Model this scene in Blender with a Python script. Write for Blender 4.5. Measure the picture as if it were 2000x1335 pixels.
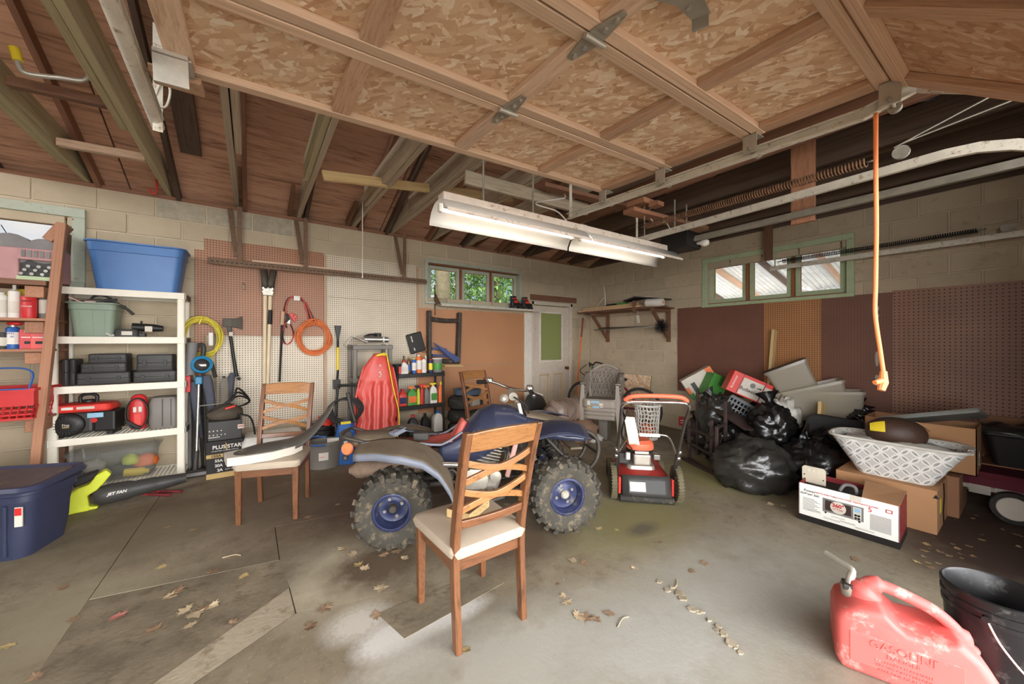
import bpy, bmesh, math, random
from mathutils import Vector, Matrix, noise
for o in list(bpy.data.objects): bpy.data.objects.remove(o)
scene = bpy.context.scene; COL = scene.collection
random.seed(7)
PI = math.pi
# ------------------------------------------------------------------ camera
YAW, FPX, EYE = 0.6119, 723.0, 1.38
cam = bpy.data.cameras.new('camera'); cam.sensor_width = 36; cam.lens = 36*FPX/2000; cam.clip_start = 0.02
camo = bpy.data.objects.new('camera', cam); COL.objects.link(camo)
camo.location = (0, 0, EYE); camo.rotation_euler = (PI/2, 0, -YAW); scene.camera = camo
# ------------------------------------------------------------------ sky, light, exposure
w = bpy.data.worlds.new('sky'); scene.world = w; w.use_nodes = True
n = w.node_tree.nodes; l = w.node_tree.links; n.clear()
out = n.new('ShaderNodeOutputWorld'); bg = n.new('ShaderNodeBackground'); tc = n.new('ShaderNodeTexCoord')
nz = n.new('ShaderNodeTexNoise'); nz.inputs['Scale'].default_value = 5; nz.inputs['Detail'].default_value = 6
rp = n.new('ShaderNodeValToRGB'); rp.color_ramp.elements[0].position = .42; rp.color_ramp.elements[1].position = .6
rp.color_ramp.elements[0].color = (.42, .62, .98, 1); rp.color_ramp.elements[1].color = (1, .98, .95, 1)
l.new(tc.outputs['Generated'], nz.inputs['Vector']); l.new(nz.outputs['Fac'], rp.inputs['Fac'])
l.new(rp.outputs['Color'], bg.inputs['Color']); bg.inputs['Strength'].default_value = .24; l.new(bg.outputs['Background'], out.inputs['Surface'])
sl = bpy.data.lights.new('hazy_sun', 'SUN'); sl.energy = 8.2; sl.angle = math.radians(130); sl.color = (1, 1, 1)
so = bpy.data.objects.new('hazy_sun', sl); COL.objects.link(so)
so.rotation_euler = Vector((.3, .9, -.1)).to_track_quat('-Z', 'Y').to_euler(); so.location = (-2, -6, 5)
vs = scene.view_settings; vs.view_transform = 'Standard'; vs.look = 'None'; vs.gamma = 1; vs.use_curve_mapping = False
vs.exposure = 2.0
# ------------------------------------------------------------------ survey helpers: photo pixel -> point on a known plane of the place
WA, WB, ZT = 5.14, 5.5, 2.84        # back wall (Y), right wall (X), wall top (Z)
_c, _s = math.cos(YAW), math.sin(YAW)
def ray(u, v):
    r = (u-1000)/FPX
    return Vector((r*_c+_s, -r*_s+_c, -(v-667.5)/FPX))
def fz(y): return max(0.0, y-3.0)*0.03
def atY(u, v, y): d = ray(u, v); return Vector((0, 0, EYE))+d*(y/d.y)
def atX(u, v, x): d = ray(u, v); return Vector((0, 0, EYE))+d*(x/d.x)
def atZ(u, v, z): d = ray(u, v); return Vector((0, 0, EYE))+d*((z-EYE)/d.z)
def A(u, v, o=0): return atY(u, v, WA-o)
def B(u, v, o=0): return atX(u, v, WB-o)
def F(u, v, z=0):
    p = atZ(u, v, z)
    if p.y > 3:
        d = ray(u, v); t = (EYE+.09)/(-d.z+.03*d.y); p = Vector((0, 0, EYE))+d*t
    return p
# ------------------------------------------------------------------ materials
def lin(c):
    f = lambda x: (x/12.92 if x <= .04045 else ((x+.055)/1.055)**2.4)
    return tuple(f(x/255) for x in c)
MATS = {}
def base(name):
    m = bpy.data.materials.new(name); m.use_nodes = True; MATS[name] = m
    N = m.node_tree.nodes; L = m.node_tree.links
    return m, N, L, N['Principled BSDF']
def mixc(N, L, fac, a, b, mode='MIX'):
    x = N.new('ShaderNodeMix'); x.data_type = 'RGBA'; x.blend_type = mode
    for i, val in ((0, fac), (6, a), (7, b)):
        if hasattr(val, 'is_linked'): L.new(val, x.inputs[i])
        else: x.inputs[i].default_value = val if i == 0 else (*val, 1) if len(val) == 3 else val
    return x.outputs[2]
def math_(N, L, op, a, b=None, c=None):
    x = N.new('ShaderNodeMath'); x.operation = op
    for i, val in enumerate((a, b, c)):
        if val is None: continue
        if hasattr(val, 'is_linked'): L.new(val, x.inputs[i])
        else: x.inputs[i].default_value = val
    return x.outputs[0]
def coords(N, L, kind='Object', scale=(1, 1, 1), rnd=True, rot=(0, 0, 0)):
    t = N.new('ShaderNodeTexCoord'); mp = N.new('ShaderNodeMapping'); mp.inputs['Scale'].default_value = scale; mp.inputs['Rotation'].default_value = rot
    L.new(t.outputs[kind], mp.inputs['Vector'])
    if rnd:
        oi = N.new('ShaderNodeObjectInfo'); v = N.new('ShaderNodeVectorMath'); v.operation = 'ADD'
        k = N.new('ShaderNodeVectorMath'); k.operation = 'SCALE'; k.inputs[0].default_value = (37, 53, 71); L.new(oi.outputs['Random'], k.inputs['Scale'])
        L.new(mp.outputs[0], v.inputs[0]); L.new(k.outputs[0], v.inputs[1]); return v.outputs[0]
    return mp.outputs[0]
def noise_(N, L, vec, scale, detail=4, rough=.6, dist=0):
    x = N.new('ShaderNodeTexNoise'); x.inputs['Scale'].default_value = scale; x.inputs['Detail'].default_value = detail
    x.inputs['Roughness'].default_value = rough; x.inputs['Distortion'].default_value = dist; L.new(vec, x.inputs['Vector']); return x.outputs['Fac']
def ramp_(N, L, fac, stops):
    x = N.new('ShaderNodeValToRGB'); e = x.color_ramp.elements
    while len(e) < len(stops): e.new(.5)
    for q, (p, c) in zip(e, stops): q.position = p; q.color = (*c, 1) if len(c) == 3 else c
    L.new(fac, x.inputs['Fac']); return x.outputs['Color']
def bump_(N, L, h, strength, dist=.01):
    b = N.new('ShaderNodeBump'); b.inputs['Strength'].default_value = strength; b.inputs['Distance'].default_value = dist; L.new(h, b.inputs['Height']); return b.outputs['Normal']
def sc(c, k): return tuple(min(1, x*k) for x in c)
def mat(name, rgb, rough=.55, metal=0, var=.12, scale=6, bump=0, bscale=60, rgb2=None, spec=.4, rnd=0, dirt=None, dirt_amt=.5, coat=0):
    if name in MATS: return MATS[name]
    m, N, L, P = base(name); c = lin(rgb); v = coords(N, L)
    nf = noise_(N, L, v, scale)
    col = ramp_(N, L, nf, [(.3, sc(c, 1-var)), (.7, lin(rgb2) if rgb2 else sc(c, 1+var))])
    if dirt:
        d = noise_(N, L, v, scale*2.3, 6, .7); dm = ramp_(N, L, d, [(.62-dirt_amt*.3, (0, 0, 0)), (.72-dirt_amt*.2, (1, 1, 1))])
        col = mixc(N, L, dm, col, lin(dirt))
    if rnd:
        oi = N.new('ShaderNodeObjectInfo'); k = math_(N, L, 'MULTIPLY_ADD', oi.outputs['Random'], 2*rnd, 1-rnd)
        h = N.new('ShaderNodeHueSaturation'); L.new(col, h.inputs['Color']); L.new(k, h.inputs['Value']); col = h.outputs[0]
    L.new(col, P.inputs['Base Color']); P.inputs['Roughness'].default_value = rough; P.inputs['Metallic'].default_value = metal
    P.inputs['Specular IOR Level'].default_value = spec; P.inputs['Coat Weight'].default_value = coat
    if bump: L.new(bump_(N, L, noise_(N, L, v, bscale, 5), bump), P.inputs['Normal'])
    return m
def wood(name, rgb, rgb2, scale=(7, 7, 7), rough=.6, kind='Generated', bump=.15, rnd=.12, gloss=0, knots=True):
    if name in MATS: return MATS[name]
    m, N, L, P = base(name); v = coords(N, L, kind, scale)
    a = noise_(N, L, v, 1.0, 6, .62, .6); b = noise_(N, L, v, 4.2, 4, .7, .2)
    f = math_(N, L, 'ADD', math_(N, L, 'MULTIPLY', a, .65), math_(N, L, 'MULTIPLY', b, .35))
    col = ramp_(N, L, f, [(.32, lin(rgb2)), (.5, lin(rgb)), (.72, sc(lin(rgb), 1.18))])
    oi = N.new('ShaderNodeObjectInfo'); k = math_(N, L, 'MULTIPLY_ADD', oi.outputs['Random'], 2*rnd, 1-rnd)
    h = N.new('ShaderNodeHueSaturation'); L.new(col, h.inputs['Color']); L.new(k, h.inputs['Value'])
    L.new(h.outputs[0], P.inputs['Base Color']); P.inputs['Roughness'].default_value = rough; P.inputs['Coat Weight'].default_value = gloss; P.inputs['Coat Roughness'].default_value = .25
    if bump: L.new(bump_(N, L, b, bump, .004), P.inputs['Normal'])
    return m
def osb(name, tint=(1, 1, 1), dark=0):
    m, N, L, P = base(name); big = coords(N, L, 'Object', (1, 1, 1)); val = None
    for scl, rot, thr in (((18, 44, 1), .3, 0), ((15, 48, 1), -.5, .35), ((38, 15, 1), .15, .5), ((17, 54, 1), 1.0, .6), ((42, 18, 1), -.9, .68)):
        mp = N.new('ShaderNodeMapping'); mp.inputs['Rotation'].default_value = (0, 0, rot); L.new(big, mp.inputs['Vector'])
        m2 = N.new('ShaderNodeMapping'); m2.inputs['Scale'].default_value = scl; L.new(mp.outputs[0], m2.inputs['Vector'])
        vo = N.new('ShaderNodeTexVoronoi'); vo.voronoi_dimensions = '2D'; vo.distance = 'CHEBYCHEV'; vo.inputs['Scale'].default_value = 1; L.new(m2.outputs[0], vo.inputs['Vector'])
        sp = N.new('ShaderNodeSeparateColor'); L.new(vo.outputs['Color'], sp.inputs[0])
        val = sp.outputs[0] if val is None else mixc(N, L, math_(N, L, 'GREATER_THAN', sp.outputs[1], thr), val, sp.outputs[0])
    fine = noise_(N, L, coords(N, L, 'Object', (30, 90, 30)), 1.0, 4); f2 = mixc(N, L, .22, val, fine)
    a = lambda r, g, b: tuple(x*t for x, t in zip(lin((r, g, b)), tint))
    col = ramp_(N, L, f2, [(.08, a(194, 148, 112)), (.3, a(214, 174, 138)), (.6, a(224, 190, 154)), (.8, a(238, 212, 180)), (.95, a(248, 234, 212))])
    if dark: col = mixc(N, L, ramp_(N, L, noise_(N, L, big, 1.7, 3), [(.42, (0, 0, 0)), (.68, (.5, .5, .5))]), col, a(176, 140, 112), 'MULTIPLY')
    L.new(col, P.inputs['Base Color']); P.inputs['Roughness'].default_value = .7
    L.new(bump_(N, L, f2, .25, .004), P.inputs['Normal']); return m
def pegboard(name, rgb, hole, axis, pitch=.0254, r=.0046, var=.1, rgb2=None):
    m, N, L, P = base(name); t = N.new('ShaderNodeTexCoord'); s = N.new('ShaderNodeSeparateXYZ'); L.new(t.outputs['Object'], s.inputs[0])
    q = []
    for ax in (axis, 2):
        fr = math_(N, L, 'FRACT', math_(N, L, 'DIVIDE', s.outputs[ax], pitch)); q.append(math_(N, L, 'POWER', math_(N, L, 'ABSOLUTE', math_(N, L, 'SUBTRACT', fr, .5)), 2.0))
    d = math_(N, L, 'SQRT', math_(N, L, 'ADD', q[0], q[1])); h = math_(N, L, 'LESS_THAN', d, r/pitch)
    nf = noise_(N, L, t.outputs['Object'], 2.2, 5); c = lin(rgb)
    col = ramp_(N, L, nf, [(.3, sc(c, 1-var)), (.7, lin(rgb2) if rgb2 else sc(c, 1+var))])
    sp = noise_(N, L, t.outputs['Object'], 14, 6, .75); col = mixc(N, L, ramp_(N, L, sp, [(.7, (0, 0, 0)), (.76, (.55, .55, .55))]), col, sc(c, 1.6))
    L.new(mixc(N, L, h, col, lin(hole)), P.inputs['Base Color']); P.inputs['Roughness'].default_value = .5
    return m
def glassy(name, alpha=.12, tint=(1, 1, 1), rough=.02, film=None):
    m, N, L, P = base(name); N.remove(P); o = N['Material Output']
    tr = N.new('ShaderNodeBsdfTransparent'); tr.inputs[0].default_value = (*tint, 1); gl = N.new('ShaderNodeBsdfGlossy'); gl.inputs['Roughness'].default_value = rough
    mx = N.new('ShaderNodeMixShader'); mx.inputs[0].default_value = alpha; L.new(tr.outputs[0], mx.inputs[1]); L.new(gl.outputs[0], mx.inputs[2]); s = mx.outputs[0]
    if film:
        df = N.new('ShaderNodeBsdfDiffuse'); df.inputs[0].default_value = (*lin(film[0]), 1); tl = N.new('ShaderNodeBsdfTranslucent'); tl.inputs[0].default_value = (*lin(film[0]), 1)
        m2 = N.new('ShaderNodeMixShader'); m2.inputs[0].default_value = .5; L.new(df.outputs[0], m2.inputs[1]); L.new(tl.outputs[0], m2.inputs[2])
        m3 = N.new('ShaderNodeMixShader'); m3.inputs[0].default_value = film[1]; L.new(s, m3.inputs[1]); L.new(m2.outputs[0], m3.inputs[2]); s = m3.outputs[0]
    L.new(s, o.inputs['Surface']); return m
# ------------------------------------------------------------------ mesh builder
class MB:
    def __init__(s, T=None): s.v = []; s.f = []; s.T = T or Matrix()
    def add(s, vs, fs):
        k = len(s.v); s.v += [tuple(s.T @ Vector(p)) for p in vs]; s.f += [tuple(i+k for i in f) for f in fs]; return s
    def box(s, c, d, R=None):
        c = Vector(c); x, y, z = (q/2 for q in d); R = R or Matrix.Identity(3)
        if not isinstance(R, Matrix): R = Matrix.Rotation(R, 3, 'Z')
        P = [c+R @ Vector((a*x, b*y, e*z)) for e in (-1, 1) for b in (-1, 1) for a in (-1, 1)]
        return s.add(P, [(0, 2, 3, 1), (4, 5, 7, 6), (0, 1, 5, 4), (2, 6, 7, 3), (0, 4, 6, 2), (1, 3, 7, 5)])
    def b2(s, lo, hi): return s.box([(a+b)/2 for a, b in zip(lo, hi)], [abs(b-a) for a, b in zip(lo, hi)])
    def frame(s, p0, p1, up=(0, 0, 1)):
        z = (Vector(p1)-Vector(p0)).normalized(); u = Vector(up)
        if abs(z.dot(u.normalized())) > .98: u = Vector((1, 0, 0)) if abs(z.x) < .9 else Vector((0, 1, 0))
        x = u.cross(z).normalized(); y = z.cross(x); return x, y, z
    def bar(s, p0, p1, w, h, up=(0, 0, 1), w1=None, h1=None):
        p0, p1 = Vector(p0), Vector(p1); x, y, z = s.frame(p0, p1, up); w1 = w1 or w; h1 = h1 or h
        P = [p+x*(a*ww/2)+y*(b*hh/2) for p, ww, hh in ((p0, w, h), (p1, w1, h1)) for a, b in ((-1, -1), (1, -1), (1, 1), (-1, 1))]
        return s.add(P, [(3, 2, 1, 0), (4, 5, 6, 7), (0, 1, 5, 4), (1, 2, 6, 5), (2, 3, 7, 6), (3, 0, 4, 7)])
    def cyl(s, p0, p1, r0, r1=None, n=14, cap=True):
        p0, p1 = Vector(p0), Vector(p1); r1 = r0 if r1 is None else r1; x, y, z = s.frame(p0, p1)
        P = [p+(x*math.cos(2*PI*i/n)+y*math.sin(2*PI*i/n))*r for p, r in ((p0, r0), (p1, r1)) for i in range(n)]
        Fs = [(i, (i+1) % n, n+(i+1) % n, n+i) for i in range(n)]
        if cap: Fs += [tuple(range(n-1, -1, -1)), tuple(range(n, 2*n))]
        return s.add(P, Fs)
    def tube(s, pts, r, n=8, closed=False, cap=True):
        pts = [Vector(p) for p in pts]; m = len(pts); rr = r if isinstance(r, (list, tuple)) else [r]*m
        P = []; x = None
        for i, p in enumerate(pts):
            a = pts[i-1] if (i or closed) else p; b = pts[(i+1) % m] if (i < m-1 or closed) else p
            t = (b-a); t = t.normalized() if t.length > 1e-9 else Vector((0, 0, 1))
            if x is None: x = s.frame((0, 0, 0), t)[0]
            x = (x-t*x.dot(t)); x = x.normalized() if x.length > 1e-6 else s.frame((0, 0, 0), t)[0]; y = t.cross(x)
            P += [p+(x*math.cos(2*PI*k/n)+y*math.sin(2*PI*k/n))*rr[i] for k in range(n)]
        Fs = [(i*n+k, i*n+(k+1) % n, ((i+1) % m)*n+(k+1) % n, ((i+1) % m)*n+k) for i in range(m if closed else m-1) for k in range(n)]
        if cap and not closed: Fs += [tuple(range(n-1, -1, -1)), tuple(range((m-1)*n, m*n))]
        return s.add(P, Fs)
    def loft(s, rings, cap0=True, cap1=True, closed=True):
        n = len(rings[0]); P = [p for r in rings for p in r]; e = n if closed else n-1
        Fs = [(i*n+k, i*n+(k+1) % n, (i+1)*n+(k+1) % n, (i+1)*n+k) for i in range(len(rings)-1) for k in range(e)]
        if cap0 and closed: Fs.append(tuple(range(n-1, -1, -1)))
        if cap1 and closed: Fs.append(tuple(range((len(rings)-1)*n, len(rings)*n)))
        return s.add(P, Fs)
    def lathe(s, prof, n=24, p=(0, 0, 0), ax=None, cap0=True, cap1=True):
        p = Vector(p); x, y, z = (Vector((1, 0, 0)), Vector((0, 1, 0)), Vector((0, 0, 1))) if ax is None else s.frame((0, 0, 0), ax)
        return s.loft([[p+x*(r*math.cos(2*PI*k/n))+y*(r*math.sin(2*PI*k/n))+z*h for k in range(n)] for r, h in prof], cap0, cap1)
    def prism(s, poly, z0, z1, R=None):
        R = R or Matrix(); n = len(poly)
        P = [R @ Vector((x, y, z)) for z in (z0, z1) for x, y in poly]
        return s.add(P, [tuple(range(n-1, -1, -1)), tuple(range(n, 2*n))]+[(i, (i+1) % n, n+(i+1) % n, n+i) for i in range(n)])
    def ell(s, c, r, nu=16, nv=10, fn=None):
        c = Vector(c); rings = []
        for j in range(nv+1):
            th = PI*j/nv-PI/2; th = max(-PI/2+.02, min(PI/2-.02, th)); ring = []
            for i in range(nu):
                a = 2*PI*i/nu; d = Vector((math.cos(th)*math.cos(a), math.cos(th)*math.sin(a), math.sin(th)))
                k = fn(d) if fn else 1; ring.append(c+Vector((d.x*r[0], d.y*r[1], d.z*r[2]))*k)
            rings.append(ring)
        return s.loft(rings)
    def grid(s, fn, nu, nv, thick=0):
        P = [Vector(fn(i/nu, j/nv)) for j in range(nv+1) for i in range(nu+1)]; W = nu+1
        Fs = [(j*W+i, j*W+i+1, (j+1)*W+i+1, (j+1)*W+i) for j in range(nv) for i in range(nu)]
        return s.add(P, Fs)
    def go(s, name, m, parent=None, smooth=None, bevel=0, solid=0, sub=0, mods=None, loc=None, seg=2):
        me = bpy.data.meshes.new(name); me.from_pydata(s.v, [], s.f); me.validate(); me.update()
        return link(name, me, m, parent, smooth, bevel, solid, sub, loc, seg)
def link(name, me, m, parent=None, smooth=None, bevel=0, solid=0, sub=0, loc=None, seg=2):
    if m is not None and not me.materials: me.materials.append(MATS[m] if isinstance(m, str) else m)
    if smooth is not None:
        me.polygons.foreach_set('use_smooth', [True]*len(me.polygons))
        if smooth: me.set_sharp_from_angle(angle=math.radians(smooth))
    o = bpy.data.objects.new(name, me); COL.objects.link(o)
    if parent: o.parent = parent
    if loc is not None: o.location = loc
    if solid: q = o.modifiers.new('thickness', 'SOLIDIFY'); q.thickness = solid; q.offset = 0
    if sub: q = o.modifiers.new('smooth', 'SUBSURF'); q.levels = sub; q.render_levels = sub
    if bevel: q = o.modifiers.new('edge', 'BEVEL'); q.width = bevel; q.segments = seg; q.limit_method = 'ANGLE'; q.angle_limit = math.radians(40)
    return o
def beam(name, p0, p1, w, h, m, parent=None, up=(0, 0, 1), bevel=.003):
    """board from p0 to p1 as its own object, its length along local X"""
    p0, p1 = Vector(p0), Vector(p1); x = (p1-p0).normalized(); u = Vector(up); y = u.cross(x)
    y = y.normalized() if y.length > 1e-5 else Vector((0, 1, 0)); z = x.cross(y)
    o = MB().box((0, 0, 0), ((p1-p0).length, w, h)).go(name, m, parent, bevel=bevel, seg=1)
    c = (p0+p1)/2; o.matrix_local = Matrix(((x.x, y.x, z.x, c.x), (x.y, y.y, z.y, c.y), (x.z, y.z, z.z, c.z), (0, 0, 0, 1))); return o
def tag(o, label=None, cat=None, group=None, kind=None):
    if label: o['label'] = label
    if cat: o['category'] = cat
    if group: o['group'] = group
    if kind: o['kind'] = kind
    return o
def thing(name, label, cat, loc=(0, 0, 0), rz=0, group=None, R=None):
    o = bpy.data.objects.new(name, None); COL.objects.link(o); o.empty_display_size = .1
    if R is not None: o.matrix_world = Matrix.Translation(Vector(loc)) @ R
    else: o.location = loc; o.rotation_euler = (0, 0, rz)
    return tag(o, label, cat, group)
def copy_tree(o, parent=None):
    c = o.copy(); COL.objects.link(c); c.parent = parent
    for ch in o.children: copy_tree(ch, c)
    return c
def rrect(w, d, r, z, n=5, cx=0, cy=0):
    r = min(r, w/2-1e-4, d/2-1e-4); P = []
    for qx, qy, a0 in ((1, 1, 0), (-1, 1, PI/2), (-1, -1, PI), (1, -1, 1.5*PI)):
        for k in range(n+1):
            a = a0+PI/2*k/n; P.append(Vector((cx+qx*(w/2-r)+r*math.cos(a), cy+qy*(d/2-r)+r*math.sin(a), z)))
    return P
_tn = 0
def txt(body, size, m, parent, M4, align='CENTER', ext=.0008, name='lettering', xs=1, bold=0, shear=0, space=1):
    """flat lettering; M4 puts its baseline centre, x along the writing, z out of the face"""
    cu = bpy.data.curves.new('t', 'FONT'); cu.body = body; cu.size = size; cu.extrude = ext; cu.align_x = align; cu.offset = bold; cu.shear = shear; cu.space_character = space; cu.resolution_u = 3
    o = bpy.data.objects.new('t', cu); COL.objects.link(o); dg = bpy.context.evaluated_depsgraph_get()
    me = bpy.data.meshes.new_from_object(o.evaluated_get(dg)); bpy.data.objects.remove(o)
    if xs != 1: me.transform(Matrix.Diagonal((xs, 1, 1, 1)))
    me.materials.clear(); q = link(name, me, m, parent); q.matrix_local = M4; return q
def fr(o, x, y):
    """4x4 frame from origin, x and y directions"""
    x = Vector(x).normalized(); y = Vector(y); z = x.cross(y).normalized(); y = z.cross(x); o = Vector(o)
    return Matrix(((x.x, y.x, z.x, o.x), (x.y, y.y, z.y, o.y), (x.z, y.z, z.z, o.z), (0, 0, 0, 1)))
def catm(pts, k=6, closed=False):
    P = [Vector(p) for p in pts]; n = len(P); O = []
    for i in range(n if closed else n-1):
        g = lambda j: P[j % n] if closed else P[max(0, min(n-1, j))]
        a, b, c, d = g(i-1), g(i), g(i+1), g(i+2)
        for q in range(k):
            t = q/k; O.append(.5*((2*b)+(c-a)*t+(2*a-5*b+4*c-d)*t*t+(3*b-a-3*c+d)*t**3))
    if not closed: O.append(P[-1])
    return O
# ------------------------------------------------------------------ shared materials
mat('mortar', (192, 178, 154), .9, var=.08, bump=.3, bscale=90)
mat('block', (184, 168, 142), .9, var=.07, scale=3.5, bump=.35, bscale=70, rnd=.06, dirt=(182, 164, 136), dirt_amt=.1)
mat('block_bare', (172, 162, 142), .95, var=.14, scale=18, bump=.6, bscale=90, rnd=.06)
mat('block_right', (188, 170, 144), .9, var=.08, scale=3.5, bump=.35, bscale=70, rnd=.06, dirt=(170, 152, 122), dirt_amt=.12)  # right wall blocks, close to the back wall tone with browner blotches
wood('old_joist', (182, 166, 142), (130, 114, 92), (5, 9, 9), .8)
wood('joist_green', (186, 174, 138), (134, 122, 92), (5, 9, 9), .8)
wood('rafter_red', (140, 98, 74), (92, 60, 44), (4, 8, 8), .75)
wood('dark_wood', (96, 76, 62), (58, 44, 36), (5, 8, 8), .75)
wood('plywood', (206, 160, 132), (122, 80, 60), (1.6, 20, 5), .75, kind='Object', rnd=.14)
wood('fir_y', (196, 158, 128), (154, 114, 86), (8, 3, 8), .65); wood('fir_pale_y', (214, 182, 154), (178, 142, 112), (8, 3, 8), .65)
wood('pine', (206, 176, 124), (168, 132, 84), (3, 9, 9), .6)
wood('fir', (196, 158, 128), (154, 114, 86), (3, 8, 8), .65)
wood('fir_pale', (214, 182, 154), (178, 142, 112), (3, 8, 8), .65)
wood('shelf_wood', (168, 118, 88), (122, 80, 58), (3, 9, 9), .65)
wood('brown_wood', (122, 84, 62), (80, 52, 38), (4, 8, 8), .7)
wood('chair_wood', (116, 74, 46), (40, 24, 16), (2, 5, 5), .35, gloss=.3)
wood('honey_wood', (154, 106, 62), (96, 58, 32), (2, 6, 6), .3, gloss=.35)
osb('osb'); osb('osb_dark', (.78, .7, .66), 1)  # the second is darker and blotched, for the tilted door section
mat('galv', (190, 184, 172), .42, .55, var=.12, scale=14, bump=.1)
mat('galv_dull', (160, 152, 138), .55, .35, var=.16, scale=12)
mat('track_paint', (214, 206, 190), .5, .15, var=.1, scale=10, dirt=(150, 128, 100), dirt_amt=.2)
mat('rust_steel', (150, 112, 86), .7, .3, var=.3, scale=22)
mat('brown_iron', (118, 92, 72), .7, .2, var=.22, scale=25)
mat('white_enamel', (236, 230, 220), .35, var=.03)
mat('white_trim', (222, 212, 196), .6, var=.06, dirt=(176, 160, 138), dirt_amt=.1)
mat('mint_trim', (176, 190, 152), .55, var=.07, scale=9, dirt=(132, 96, 66), dirt_amt=.05)
mat('grey_green_trim', (176, 182, 164), .6, var=.07, scale=9, dirt=(134, 96, 70), dirt_amt=.06)
mat('bare_edge', (150, 92, 58), .7, var=.15)
mat('black_plastic', (34, 32, 30), .45, var=.12)
mat('black_rubber', (46, 43, 39), .75, var=.2, scale=10, dirt=(98, 88, 72), dirt_amt=.25)
mat('charcoal', (58, 56, 53), .5, var=.12)
mat('grey_plastic', (118, 112, 104), .5, var=.06)
mat('steel', (176, 172, 164), .3, .8, var=.1)
mat('chrome', (214, 210, 204), .15, .95, var=.04)
mat('white', (222, 216, 206), .5, var=.03)
mat('paper', (208, 200, 186), .8, var=.05)
mat('red', (196, 46, 46), .4, var=.08)
mat('bright_red', (214, 60, 50), .38, var=.07)
mat('orange', (226, 112, 50), .45, var=.08)
mat('yellow', (232, 204, 50), .45, var=.08)
mat('blue', (44, 92, 160), .4, var=.08)
mat('green', (72, 140, 60), .45, var=.1)
mat('lime', (196, 206, 60), .45, var=.1)
mat('ink', (30, 26, 24), .6, var=.05)
mat('gold', (182, 152, 92), .5, var=.06)
glassy('pane_glass', .07); glassy('frosted', .05, (.8, .84, .6), .3, ((178, 178, 122), .8))
# ------------------------------------------------------------------ floor
def floor_mat():
    m, N, L, P = base('concrete'); t = N.new('ShaderNodeTexCoord'); v = t.outputs['Object']
    a = noise_(N, L, v, 1.1, 8, .65, .4); b = noise_(N, L, v, 7, 8, .7); g = noise_(N, L, v, 38, 5, .75)
    col = ramp_(N, L, a, [(.3, lin((116, 104, 84))), (.52, lin((140, 128, 106))), (.72, lin((164, 154, 134)))])
    col = mixc(N, L, ramp_(N, L, b, [(.5, (0, 0, 0)), (.66, (.5, .5, .5))]), col, lin((92, 80, 64)))
    col = mixc(N, L, ramp_(N, L, g, [(.58, (0, 0, 0)), (.7, (.5, .5, .5))]), col, lin((186, 178, 160)))
    g2 = noise_(N, L, v, 19, 6, .8, .5); col = mixc(N, L, ramp_(N, L, g2, [(.56, (0, 0, 0)), (.68, (.55, .55, .55))]), col, lin((96, 84, 66)))
    def spot(x, y, rx, ry, colr, amt, nscale=6, cut=.0):
        s = N.new('ShaderNodeMapping'); s.inputs['Location'].default_value = (-x/rx, -y/ry, 0); s.inputs['Scale'].default_value = (1/rx, 1/ry, 0); L.new(v, s.inputs['Vector'])
        gr = N.new('ShaderNodeTexGradient'); gr.gradient_type = 'SPHERICAL'; L.new(s.outputs[0], gr.inputs[0])
        nn = noise_(N, L, v, nscale, 6, .7); f = math_(N, L, 'MULTIPLY', math_(N, L, 'MULTIPLY', gr.outputs['Fac'], nn), amt*2.0)
        x2 = N.new('ShaderNodeClamp'); L.new(f, x2.inputs[0]); return mixc(N, L, x2.outputs[0], col, lin(colr))
    for u, v_, rx, ry, c_, am, ns in ((770, 1245, .22, .14, (206, 202, 194), 2.2, 40), (700, 1215, .2, .16, (196, 190, 178), 1.7, 45), (870, 1205, .3, .1, (206, 202, 194), 2.0, 45), (800, 1290, .4, .15, (176, 170, 158), 1.2, 30), (640, 1120, .5, .5, (184, 174, 150), 1.3, 8), (1000, 1290, .9, .4, (168, 164, 152), 1.4, 6),
            (1500, 1150, 1.0, .8, (160, 156, 144), 1.2, 5), (1300, 1250, 1.0, .5, (166, 164, 154), 1.3, 7), (1240, 1010, .9, .5, (128, 120, 80), 1.5, 3), (1420, 925, .8, .7, (140, 132, 84), 1.5, 4), (1255, 1032, .2, .1, (98, 90, 72), 1.6, 8), (800, 960, 1.6, .8, (92, 74, 60), 1.8, 2.2), (520, 960, 1.2, .8, (100, 84, 66), 1.4, 3),
            (1000, 1055, .6, .4, (98, 82, 64), 1.7, 6), (740, 1100, .4, .3, (100, 84, 66), 1.7, 12), (430, 1150, .6, .4, (96, 86, 70), 1.4, 9), (1960, 1060, 1.1, .6, (84, 68, 60), 2.0, 3), (250, 1050, .7, .5, (112, 100, 78), 1.3, 7), (150, 1200, .5, .5, (152, 142, 118), 1.2, 11)):
        p = F(u, v_); col = spot(p.x, p.y, rx, ry, c_, am, ns)
    L.new(col, P.inputs['Base Color']); P.inputs['Roughness'].default_value = .8
    hs = math_(N, L, 'ADD', math_(N, L, 'MULTIPLY', b, .6), math_(N, L, 'MULTIPLY', g, .4)); L.new(bump_(N, L, hs, .45, .008), P.inputs['Normal'])
    return m
floor_mat()
mat('joint', (84, 74, 58), .95, var=.2)
mat('concrete_dark', (122, 110, 90), .85, var=.2, scale=5, bump=.4, bscale=40, rgb2=(144, 132, 110), dirt=(106, 94, 76), dirt_amt=.3)
mat('concrete_pale', (170, 158, 136), .85, var=.12, scale=4, bump=.4, bscale=40, dirt=(140, 126, 102), dirt_amt=.3)
fl = MB()
def fgrid(u, v): y = -3+v*(WA+3.2); return (-4.6+u*(WB+4.8), y, fz(y)-.016)
fl.grid(fgrid, 1, 30)
floor = tag(fl.go('floor', 'joint'), kind='structure')
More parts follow.
